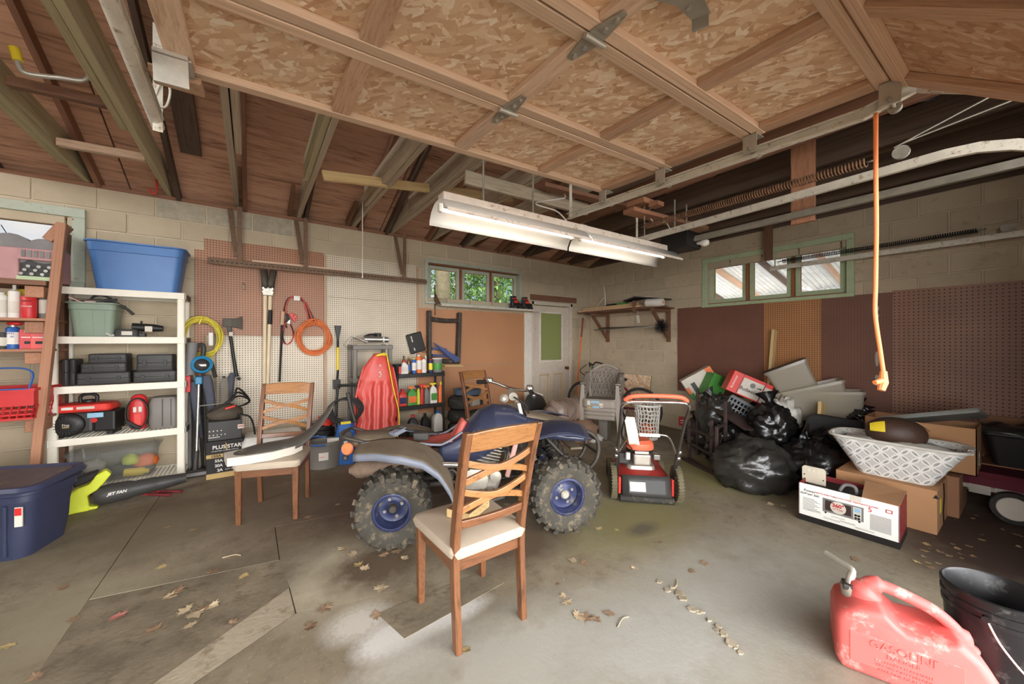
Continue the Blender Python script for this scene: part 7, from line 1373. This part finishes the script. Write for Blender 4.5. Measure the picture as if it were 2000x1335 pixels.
t = thing('packing_fill', 'heap of dark rubbish filling the base of the pile against the wall', 'rubbish heap', (5.12, 1.9, .22)); lump('heap', 'bag_black', t, (.26, .95, .36), (0, 0, 0), .2, 2.5, 15, 40, 24, ridge=.2)
# brown rack
mat('rack_brown', (62, 48, 44), .45, var=.12)
t = thing('metal_rack', 'dark brown metal stepped rack standing in front of the garbage bags', 'rack', (0, 0, 0)); P1, P2 = F(1346, 897), F(1400, 932); e1 = (P2-P1); e2 = Vector((.55, .1, 0))
def post(p, h): beam('post', p, p+Vector((0, 0, h)), .03, .03, 'rack_brown', t, up=(0, 1, 0))
post(P1, .46); post(P2, .52); post(P1+e2*.5, .78); post(P2+e2*.55, .74); post(P2+e2*.1+Vector((.02, .08, 0)), .56)
for h_ in (.02, .2, .38): beam('cross_bar', P1+Vector((0, 0, h_)), P2+Vector((0, 0, h_)), .025, .025, 'rack_brown', t)
for p, q, h_ in ((P2, P2+e2*.55, .3), (P2, P2+e2*.55, .5), (P1, P1+e2*.5, .3), (P1+e2*.5, P2+e2*.55, .62), (P2, P2+e2*.55, .04)): beam('side_bar', p+Vector((0, 0, h_)), q+Vector((0, 0, h_)), .022, .025, 'rack_brown', t)
beam('foot_bar', P1+Vector((-.05, .05, .015)), P2+Vector((.02, -.03, .015)), .05, .03, 'rack_brown', t)
t = tag(beam('brown_panel', atX(1415, 802, 4.55), atX(1475, 840, 4.4), .3, .02, 'rack_brown', up=(.2, .2, 1)), 'dark brown panel leaning inside the rack', 'panel')
tag(beam('tan_board', atX(1410, 832, 4.45), atX(1440, 880, 4.3), .16, .015, 'fir', up=(.3, .3, 1)), 'tan board leaning behind the rack', 'board')
t = carton('red_pack', 'small red packet on the wall behind the mower handle', 'packet', atX(1334, 823, 5.35), .12, .13, .05, 'red', 0, -70, faces=(('white_print', -.3, .3, .05, .2, 'paper'), ('white_print', -.3, .2, -.2, -.1, 'paper')))
# black fabric case
t = thing('fabric_case', 'black fabric bag with a rounded top behind the garbage bags', 'bag', (0, 0, 0)); t.matrix_world = cf(atX(1648, 852, 4.62), .1, -75); MB().loft([rrect(.56, .3, .06, -.03), rrect(.58, .32, .1, -.1), rrect(.56, .28, .1, -.2)]).go('body', mat('fabric_black', (38, 36, 36), .75, var=.15, scale=4, bump=.3, bscale=30), t, smooth=35); MB().tube([Vector((p.x, p.y, p.z)) for p in rrect(.575, .315, .08, -.035)], .007, 6, True).go('piping', 'ink', t, smooth=0)
# cardboard cartons
def obox(name, lab, x0, x1, y0, y1, z0, z1, m_, faces=(), open_top=False):
    t = thing(name, lab, 'box', ((x0+x1)/2, (y0+y1)/2, z0)); a, b_ = (x1-x0)/2, (y1-y0)/2; h = z1-z0; th = .006
    if open_top:
        for nm, q in (('front_wall', ((-a, -b_, 0), (-a+th, b_, h))), ('rear_wall', ((a-th, -b_, 0), (a, b_, h))), ('side_wall', ((-a, -b_, 0), (a, -b_+th, h))), ('side_wall', ((-a, b_-th, 0), (a, b_, h))), ('base', ((-a, -b_, 0), (a, b_, th)))): MB().b2(*q).go(nm, m_, t)
    else: MB().b2((-a, -b_, 0), (a, b_, h)).go('carton', m_, t, bevel=.003, seg=1)
    return t, a, b_, h
t, a, b_, h = obox('cardboard_box', 'open cardboard box with a grey lid in it at the right of the pile', 4.62, 5.0, .28, .93, .33, .70, 'card', open_top=True)
MB().b2((-a+.16, -b_-.002, .06), (-a+.24, -b_, .16)).go('shipping_label', 'white', t); MB().b2((-a+.17, -b_-.003, .07), (-a+.2, -b_-.001, .12)).go('barcode', 'ink', t)
MB().b2((-a+.0, -b_, h), (-a+.008, b_, h+.0)).go('flap', 'card', t) if False else None
t = thing('grey_lid', 'grey plastic lid propped inside the open cardboard box', 'lid', (0, 0, 0)); t.matrix_world = Matrix.Translation((4.84, .55, .72)) @ Matrix.Rotation(-.28, 4, 'X') @ Matrix.Rotation(.25, 4, 'Y'); MB().loft([rrect(.34, .6, .03, -.015), rrect(.36, .62, .03, 0), rrect(.34, .6, .03, .02), rrect(.3, .54, .03, .02), rrect(.29, .53, .03, .008)]).go('lid', mat('lid_grey', (150, 152, 146), .5), t, smooth=35)  # a grey lid, not a tray
t, a, b_, h = obox('cardboard_box', 'cardboard box with black cracks and a yellow tag on the floor', 4.0, 4.5, .42, .98, 0, .315, 'card')
MB().b2((-a+.14, -b_-.002, .12), (-a+.2, -b_, .22)).go('yellow_tag', 'yellow', t); MB().tube(catm([(-a+.3, -b_-.001, .0), (-a+.27, -b_-.001, .1), (-a+.31, -b_-.001, .2), (-a+.29, -b_-.001, .31)], 4), .006, 5).go('tear', 'ink', t); MB().prism([(0, 0), (.03, 0), (.015, .03)], 0, .002, fr((-a, -b_+.02, .26), (0, -1, 0), (0, 0, 1))).go('arrow_mark', 'ink', t); MB().b2((-a-.002, -b_+.23, .08), (-a, -b_+.29, .22)).go('barcode_label', 'white', t)
t, a, b_, h = obox('cardboard_box', 'second cardboard box behind the cracked one on the floor', 4.52, 5.05, .36, .9, 0, .32, 'card_dark')
# laundry basket with ring pattern
def ringpat():
    m, N, L, P = base('ring_fabric'); tcx = N.new('ShaderNodeTexCoord'); s_ = N.new('ShaderNodeSeparateXYZ'); L.new(tcx.outputs['Object'], s_.inputs[0]); fs = []
    for off in ((0, 0), (.5, .5)):
        q = []
        for ax_, of in ((1, off[0]), (2, off[1])): q.append(math_(N, L, 'POWER', math_(N, L, 'ABSOLUTE', math_(N, L, 'SUBTRACT', math_(N, L, 'FRACT', math_(N, L, 'ADD', math_(N, L, 'DIVIDE', s_.outputs[ax_], .105), of)), .5)), 2.0))
        d = math_(N, L, 'SQRT', math_(N, L, 'ADD', q[0], q[1])); fs.append(math_(N, L, 'LESS_THAN', math_(N, L, 'ABSOLUTE', math_(N, L, 'SUBTRACT', d, .47)), .045)); fs.append(d)
    both = math_(N, L, 'MULTIPLY', math_(N, L, 'LESS_THAN', fs[1], .5), math_(N, L, 'LESS_THAN', fs[3], .5)); col = mixc(N, L, both, lin((206, 204, 198)), lin((158, 158, 154)))
    col = mixc(N, L, math_(N, L, 'MAXIMUM', fs[0], fs[2]), col, lin((236, 234, 228))); L.new(col, P.inputs['Base Color']); P.inputs['Roughness'].default_value = .6; return m
ringpat()
t = thing('laundry_basket', 'white fabric basket with grey interlocking rings on the cardboard box', 'basket', (4.2, .66, .317), 0)
def bring(wx, wy, z, r): return [Vector((p.x, p.y, z)) for p in rrect(wx, wy, r, 0, 7)]
MB().loft([bring(.26, .42, 0, .08), bring(.36, .62, .17, .1), bring(.4, .76, .28, .12), bring(.39, .75, .28, .12), bring(.34, .6, .16, .1), bring(.24, .4, .01, .08)]).go('fabric_wall', 'ring_fabric', t, smooth=35)
MB().tube([Vector((p.x, p.y, .285)) for p in rrect(.41, .77, .12, 0, 7)], .012, 8, True).go('rim', 'sack_white', t, smooth=0)
for y_ in (-.38, .38): MB().b2((-.05, y_-.015, .26), (.05, y_+.015, .3)).go('corner_grip', 'white', t, bevel=.006)
lump('laundry', 'sack_white', t, (.16, .32, .06), (0, 0, .24), .3, 3, 9, 24, 12)
t = thing('football', 'brown leather ball with a yellow panel on the ring patterned basket', 'ball', (4.2, .66, .655), .25); mat('ball_brown', (70, 50, 40), .45, var=.12, bump=.3, bscale=90)
MB().ell((0, 0, 0), (.12, .19, .125), 26, 18, lambda d: 1-.06*abs(d.y)**3).go('ball', 'ball_brown', t, smooth=0)
MB().grid(lambda u, v: tuple(Vector((.1215*math.cos(th)*math.cos(ps), .193*math.sin(ps), .1265*math.sin(th)*math.cos(ps))) for th, ps in ((2.2+.8*u, .35+.55*v),))[0], 8, 6).go('yellow_panel', 'yellow', t, smooth=0); MB().tube([(.1215*math.cos(2.0)*math.cos(ps), .193*math.sin(ps), .1265*math.sin(2.0)*math.cos(ps)) for ps in [-1.2+.2*i for i in range(13)]], .002, 5).go('seam', 'ink', t)
# oven carton in front
p0, p1 = F(1560, 1012), F(1757, 1073); ang = math.atan2(p1.y-p0.y, p1.x-p0.x); bw = (p1-p0).length; bh = .285; bd = .33
t = thing('oven_carton', 'white air fryer oven carton with printed pictures in front of the pile', 'box', p0, ang); mat('carton_white', (240, 238, 232), .5, var=.02); mat('carton_maroon', (130, 44, 48), .5, var=.1)
MB().b2((0, 0, 0), (bw, .006, bh)).go('front_wall', 'carton_white', t); MB().b2((0, bd-.006, 0), (bw, bd, bh)).go('rear_wall', 'carton_maroon', t); MB().b2((bw-.006, 0, 0), (bw, bd, bh)).go('side_wall', 'carton_maroon', t); MB().b2((0, 0, 0), (.006, bd, bh)).go('side_wall', 'carton_maroon', t); MB().b2((0, 0, 0), (bw, bd, .01)).go('base', 'card', t)
MB().b2((-.001, -.002, 0), (bw+.001, 0, .045)).go('black_band', 'ink', t); MB().b2((bw, 0, 0), (bw+.002, bd, .045)).go('black_band', 'ink', t)
MB().add([(bw*.66, .01, bh), (bw, .0, bh), (bw, bd, bh+.02), (bw*.6, bd, bh+.035)], [(0, 1, 2, 3)]).go('flap', 'card', t, solid=.005); MB().add([(.0, bd, bh), (bw*.6, bd, bh), (bw*.6, bd+.05, bh-.1), (0, bd+.05, bh-.1)], [(0, 1, 2, 3)]).go('flap', 'card_dark', t, solid=.004)
MB().b2((.02, .02, .01), (bw*.62, bd-.02, bh-.03)).go('appliance', 'ink', t, bevel=.01); MB().tube(catm([(bw*.4, .12, bh-.03), (bw*.45, .14, bh+.02), (bw*.55, .14, bh+.02), (bw*.58, .12, bh-.03)], 5), .012, 8).go('clear_tray', 'dusty_grey', t, smooth=0)
fo = lambda x, z_: fr((x*bw, -.0012, z_*bh), (1, 0, 0), (0, 0, 1))
def fb(nm, x0, x1, z0, z1, m_, dy=.0): MB().b2((x0*bw, -.0018-dy, z0*bh), (x1*bw, 0, z1*bh)).go(nm, m_, t)
txt('Power', .026, 'ink', t, fo(.125, .8)); txt('AirFryer 360', .022, 'ink', t, fo(.125, .72)); txt('MASTER EVERYTHING YOU COOK  DEHYDRATE & MORE', .0135, 'red', t, fo(.5, .82))
for k in range(10): fb('text_line', .05, .05+.13+.03*(k % 3), .62-.035*k, .63-.035*k, 'dusty_grey')
fb('oven_print', .27, .68, .4, .75, 'dusty_grey'); fb('oven_print', .295, .56, .45, .71, mat('oven_dark', (60, 44, 40), .5), .0006); fb('oven_print', .58, .66, .42, .72, 'sack_white', .0006); fb('display_print', .59, .65, .6, .7, 'pale_blue', .001); fb('oven_foot', .29, .31, .36, .4, 'ink'); fb('oven_foot', .63, .65, .36, .4, 'ink')
for k in range(4): MB().cyl(((.605+.03*(k % 2))*bw, -.002, (.52-.07*(k//2))*bh), ((.605+.03*(k % 2))*bw, -.004, (.52-.07*(k//2))*bh), .008, n=10).go('dial_print', 'ink', t)
MB().lathe([(.045, .002), (.044, .003), (.003, .003)], 20, (.43*bw, 0, .58*bh), (0, -1, 0)).go('badge_print', 'paper', t); txt('360°', .036, 'red', t, fr((.43*bw, -.0035, .585*bh), (1, 0, 0), (0, 0, 1)), bold=.001); txt('air fryer', .018, 'red', t, fr((.43*bw, -.0035, .52*bh), (1, 0, 0), (0, 0, 1)))
txt('5', .045, 'red', t, fo(.74, .7)); fb('seal_print', .88, .94, .78, .86, 'red'); fb('seal_print', .89, .93, .795, .845, 'carton_white', .0006)
for k in range(16): fb('text_line', .74, .93, .28+.024*k, .29+.024*k, 'dusty_grey')
for x0, x1, z0 in ((.1, .25, .3), (.28, .45, .22), (.45, .6, .25), (.6, .78, .2), (.36, .5, .31)): fb('rack_print', x0, x1, z0, z0+.035, 'sack_white')
fb('paper_tear', .55, .66, .86, 1.0, 'paper')
t2_ = thing('bracket_plate', 'beige metal plate with holes sticking up from the oven carton', 'metal plate', (0, 0, 0)); t2_.matrix_world = cf(F(1560, 1012)+Vector((.16, -.05, bh+.03)), 0, math.degrees(ang)); MB().prism([(-.075, -.06), (.075, -.06), (.075, .055), (.06, .07), (-.06, .07), (-.075, .055)], -.002, .002).go('plate', mat('beige_metal', (206, 196, 176), .45), t2_)
for x_, y_ in ((-.06, -.0), (.06, -.02)): MB().cyl((x_, y_, .002), (x_, y_, .004), .005, n=8).go('hole', 'ink', t2_)
for x_ in (-.03, .0, .03): MB().b2((x_-.003, .03, .002), (x_+.003, .05, .004)).go('slot', 'white', t2_)
# wagon and mesh basket at the right edge
t = thing('utility_wagon', 'burgundy cushioned wagon with a white wheel at the right photo edge', 'wagon', (5.0, .05, 0))
MB().loft([rrect(.5, .7, .06, .24, cy=-.02), rrect(.52, .72, .08, .3, cy=-.02), rrect(.46, .66, .08, .345, cy=-.02)]).go('cushion', mat('burgundy', (96, 34, 46), .8, var=.15), t, smooth=35); MB().b2((-.24, -.35, .2), (.24, .34, .235)).go('tray', 'galv_dull', t, bevel=.004)
for k in range(4): MB().b2((-.245, .28-.13*k, .17), (-.24, .17-.13*k, .24)).go('side_panel', 'steel', t)
wl = MB().lathe([(.06, -.03), (.115, -.035), (.12, 0), (.115, .035), (.06, .03)], 26, (-.27, .06, .12), (1, 0, 0), False, False).go('wheel', 'black_rubber', t, smooth=40); MB().lathe([(.085, -.038), (.08, -.044), (.02, -.05), (.003, -.05)], 26, (-.27, .06, .12), (1, 0, 0)).go('wheel_cap', 'paper', wl, smooth=40)
MB().lathe([(.06, -.03), (.115, -.035), (.12, 0), (.115, .035), (.06, .03)], 26, (.24, .06, .12), (1, 0, 0)).go('wheel', 'black_rubber', t, smooth=40); MB().lathe([(.06, -.03), (.115, -.035), (.12, 0), (.115, .035), (.06, .03)], 26, (.24, -.28, .12), (1, 0, 0)).go('wheel', 'black_rubber', t, smooth=40); MB().tube([(-.27, .06, .12), (.27, .06, .12)], .015, 8).go('axle', 'steel', t)
t = thing('mesh_basket', 'black mesh basket with plastic wrap beside the open cardboard box', 'basket', (5.2, .1, .40), .05); MB().b2((-.15, -.2, -.05), (.15, .2, -.04)).go('stand', 'card_dark', t); MB().loft([rrect(.24, .26, .04, -.04), rrect(.3, .36, .05, .2), rrect(.34, .4, .05, .21), rrect(.34, .4, .05, .225), rrect(.29, .35, .05, .225), rrect(.22, .24, .04, -.03)]).go('tub', 'black_plastic', t, smooth=35); lump('wrap', 'bag_dusty', t, (.16, .2, .07), (0, .05, .22), .4, 4, 3, 26, 14, ridge=.4)
tag(MB().b2((5.42, -.4, .36), (5.45, .3, .72)).go('card_sheet', 'card_dark'), 'dark cardboard sheet standing behind the mesh basket', 'cardboard')
# ------------------------------------------------------------------ foreground: gas can and bucket
def D(u, v, d): return Vector((0, 0, EYE))+ray(u, v)*d
mat('can_red', (224, 104, 98), .5, var=.06, scale=4, dirt=(236, 176, 166), dirt_amt=.18)
g0 = F(1640, 1300); gx = Vector((.33, -.944, 0)); t = thing('gas_can', 'faded red plastic gasoline can with a metal spout in the right foreground', 'gas can', g0+Vector((.944, .33, 0))*.12, math.atan2(gx.y, gx.x))
out_ = [(.0, .0), (.44, .0), (.46, .03), (.455, .11), (.40, .2), (.345, .25), (.29, .232), (.2, .225), (.165, .25), (.13, .285), (.06, .275), (.0, .235), (-.012, .2), (-.012, .03)]
rg = []
for y_, k in ((-.125, .90), (-.115, .96), (-.09, 1), (.09, 1), (.115, .96), (.125, .90)):
    c = Vector((.22, 0, .13)); rg.append([Vector((c.x+(x-c.x)*k, y_, c.z+(z_-c.z)*k)) for x, z_ in out_])
MB().loft(rg).go('tank', 'can_red', t, smooth=60, bevel=.012, seg=3)
MB().tube(catm([(.085, 0, .24), (.105, 0, .315), (.15, 0, .335), (.24, 0, .315), (.31, 0, .285), (.365, 0, .23), (.37, 0, .18)], 6), [.055]*6+[.034]*6+[.023]*18+[.034]*4+[.05]*3, 14).go('handle', 'can_red', t, smooth=0)
MB().b2((.03, -.128, .05), (.35, -.122, .175)).go('raised_panel', 'can_red', t, bevel=.003)
ly = lambda x, z_: fr((x, -.1285, z_), (1, 0, 0), (0, 0, 1))
txt('GASOLINE', .042, 'can_red', t, ly(.19, .135), ext=.0025, name='embossed_lettering', bold=.0006); txt('DANGER', .024, 'can_red', t, ly(.19, .107), ext=.002, name='embossed_lettering')
for k, s_ in enumerate(('EXTREMELY FLAMMABLE', 'VAPORS CAN EXPLODE', 'KEEP OUT OF REACH')): txt(s_, .015, 'can_red', t, ly(.19, .085-.018*k), ext=.0015, name='embossed_lettering')
MB().cyl((.05, 0, .26), (.042, 0, .305), .034, .03, 18).go('spout_collar', 'galv_dull', t, smooth=40); MB().b2((.02, -.03, .285), (.07, .03, .31)).go('collar_lug', 'charcoal', t, bevel=.006)
sp = thing('x', 'x', 'x'); bpy.data.objects.remove(sp)
Mi = (Matrix.Translation(t.location) @ Matrix.Rotation(t.rotation_euler.z, 4, 'Z')).inverted()
q0 = Vector((.045, 0, .3)); q1 = Mi @ D(1664, 1112, 1.66); q2 = Mi @ D(1613, 1079, 1.78)
MB().tube(catm([q0, q0.lerp(q1, .5), q1, q1.lerp(q2, .5), q2], 5), [.016]*8+[.0125]*13, 12).go('spout', 'galv', t, smooth=40)
bq = thing('bucket', 'black plastic bucket at the right photo edge', 'bucket', (2.50, .10, 0)); mat('bucket_black', (30, 29, 30), .35, var=.15, dirt=(84, 82, 80), dirt_amt=.2)
MB().lathe([(.125, 0), (.13, .004), (.146, .27), (.152, .272), (.152, .29), (.148, .292), (.148, .31), (.155, .312), (.155, .325), (.149, .327), (.149, .345), (.156, .348), (.156, .365), (.148, .368), (.143, .36), (.123, .012), (.002, .01)], 44).go('tub', 'bucket_black', bq, smooth=40)
MB().tube(catm([(-.153, .02, .3), (-.17, -.02, .22), (-.14, -.09, .12), (-.05, -.16, .06), (.06, -.17, .06), (.13, -.1, .14), (.155, 0, .3)], 7), .0035, 6).go('bail', 'white', bq, smooth=0); MB().cyl((-.165, .02, .3), (-.15, .02, .3), .012, n=10).go('bail_ear', 'bucket_black', bq)
MB().tube([(-.06, -.158, .058), (.05, -.168, .058)], .012, 10).go('hand_grip', 'white', bq, smooth=40); MB().grid(lambda u, v: (.15*math.cos(-1.9+.7*u), .15*math.sin(-1.9+.7*u), .08+.16*v), 8, 2).go('sticker', mat('dim_label', (92, 88, 70), .5), bq, smooth=0)
# ------------------------------------------------------------------ fallen leaves
LC = [('leaf_tan', (190, 170, 138)), ('leaf_brown', (146, 120, 94)), ('leaf_yellow', (190, 168, 116)), ('leaf_pink', (178, 116, 104))]
for nm, c in LC: mat(nm, c, .8, var=.18, scale=25, rnd=.12)
def leaf_mesh(seed, mname):
    rd = random.Random(seed); pts = []
    lob = [(0, .15), (.25, .32), (.5, .28), (.42, .5), (.85, .62), (.5, .7), (.55, 1.0), (.28, .85), (0, 1.3)]
    half = [(x*rd.uniform(.85, 1.1), y*rd.uniform(.95, 1.05)) for x, y in lob]; o = half+[(-x*rd.uniform(.85, 1.1), y) for x, y in reversed(half[1:-1])]
    V = [(0, .55, .0)]+[(x, y, 0) for x, y in o]; cr, cu = rd.uniform(.1, .45), rd.uniform(-.1, .35)
    V = [(x-.0, y-.6, cr*x*x+cu*(y-.6)**2+rd.uniform(0, .06)) for x, y, _ in V]; n_ = len(o); mz = min(v[2] for v in V); V = [(a, b, c-mz) for a, b, c in V]
    Fs = [(0, 1+i, 1+(i+1) % n_) for i in range(n_)]; k = len(V); V += [(-.02, -.45, .02), (.02, -.45, .02), (.05, -.95, .05)]; Fs.append((k, k+1, k+2))
    me = bpy.data.meshes.new('leaf'); me.from_pydata(V, [], Fs); me.materials.append(MATS[mname]); me.update(); return me
LM = {nm: [leaf_mesh(7*i+j, nm) for j in range(3)] for i, (nm, c) in enumerate(LC)}
rd = random.Random(12)
spots = [(125, 1147, 1), (318, 1107, 1), (415, 1117, 1.3), (345, 1157, 1.4), (330, 1166, 1.2), (362, 1192, 1.1), (380, 1200, 1.3), (398, 1190, 1.1), (415, 1183, 1), (300, 1230, 1.2), (372, 1221, .9), (145, 1210, .9), (15, 1262, .9), (70, 1322, 1), (377, 1035, .9), (672, 1072, 1.3), (690, 1082, 1.1), (700, 1103, 1), (712, 1110, 1), (750, 1083, 1), (775, 1076, 1.2), (790, 1090, .9), (745, 1148, 1.3), (635, 1188, 1.3), (605, 1225, 1.2), (735, 1202, 1), (910, 1270, .8), (1287, 1058, .8), (1170, 1033, .9), (1205, 1035, .6), (1148, 1009, 1.2), (1120, 1095, 1), (1140, 1100, .9), (1375, 1100, .9), (1670, 1092, 1), (1792, 1098, .7), (1350, 1115, .8), (1107, 1177, 1), (1100, 1165, .8), (1190, 1198, .9), (1145, 1207, 1.2), (1128, 1203, 1), (1165, 1210, .8), (1505, 985, 1.1), (1530, 988, .7), (475, 1125, 1), (262, 968, .9), (230, 1204, 1.2), (660, 985, .8), (700, 985, .7), (880, 1075, 1), (990, 985, .9), (455, 1215, .7), (325, 1030, .7), (600, 1010, .9), (1240, 1110, .7), (1090, 1140, .6)]
for k in range(34): spots.append((rd.uniform(1800, 1995), rd.uniform(985, 1110), rd.uniform(.35, .8)))
LMK = [(60, 1150, 'below the navy tote'), (60, 1290, 'at the lower left photo edge'), (330, 1110, 'on the dark slab near its joint'), (370, 1190, 'in the cluster on the dark slab'), (300, 1240, 'left of the pale concrete strip'), (250, 970, 'by the red bars and blower'), (400, 1035, 'in front of the vehicle saddle chair'), (690, 1080, 'beside the rear quad tire'), (780, 1085, 'between the quad tire and the front chair leg'), (620, 1200, 'beside the pale concrete strip end'), (740, 1170, 'at the small rectangular floor patch'), (910, 1270, 'at the front chair rear leg'), (1150, 1010, 'by the front quad tire'), (1280, 1055, 'in front of the mower'), (1120, 1100, 'right of the foreground chair'), (1140, 1190, 'in the right foreground cluster by the chair'), (1360, 1110, 'above the broken concrete patch'), (1510, 985, 'in front of the garbage bags'), (1670, 1090, 'by the gas can spout'), (1790, 1098, 'in front of the oven carton corner'), (1850, 1040, 'beside the cracked cardboard box'), (1950, 1020, 'under the wagon wheel'), (1930, 1090, 'behind the black bucket'), (680, 985, 'below the red sled'), (980, 985, 'under the quad bike'), (600, 1010, 'right of the vehicle saddle chair')]
for k, (u, v, s) in enumerate(spots):
    p = F(u, v); nm = 'leaf_pink' if (u, v) == (230, 1204) else rd.choice(['leaf_tan', 'leaf_tan', 'leaf_brown', 'leaf_brown', 'leaf_yellow'] if u < 1780 else ['leaf_yellow', 'leaf_tan', 'leaf_brown'])
    o = bpy.data.objects.new('fallen_leaf', rd.choice(LM[nm])); COL.objects.link(o); sc_ = .05*s; o.scale = (sc_, sc_, sc_*.8); o.location = (p.x, p.y, p.z+.003); o.rotation_euler = (rd.uniform(-.12, .12), rd.uniform(-.12, .12), rd.uniform(0, 6.3))
    cl = {'leaf_tan': 'tan', 'leaf_brown': 'brown', 'leaf_yellow': 'yellowish', 'leaf_pink': 'pinkish'}[nm]
    wh = min(LMK, key=lambda q: (q[0]-u)**2+2*(q[1]-v)**2)[2]
    tag(o, '%s%s dry leaf on the floor %s' % ('small ' if s < .75 else ('large ' if s > 1.15 else ''), cl, wh), 'leaf', 'fallen leaves on the garage floor')
for k in range(3):
    p = F(*((1228, 1205), (470, 1085), (1315, 1150))[k]); a = rd.uniform(0, 3); tag(MB().tube(catm([(0, 0, 0), (.04*math.cos(a), .04*math.sin(a), .004), (.1*math.cos(a+.3), .1*math.sin(a+.3), 0)], 3), .0025, 5).go('twig', 'leaf_tan', loc=p+Vector((0, 0, .003))), 'thin dry twig on the floor %s' % ('near the foreground chair leg', 'by the dark slab', 'by the broken patch')[k], 'twig')
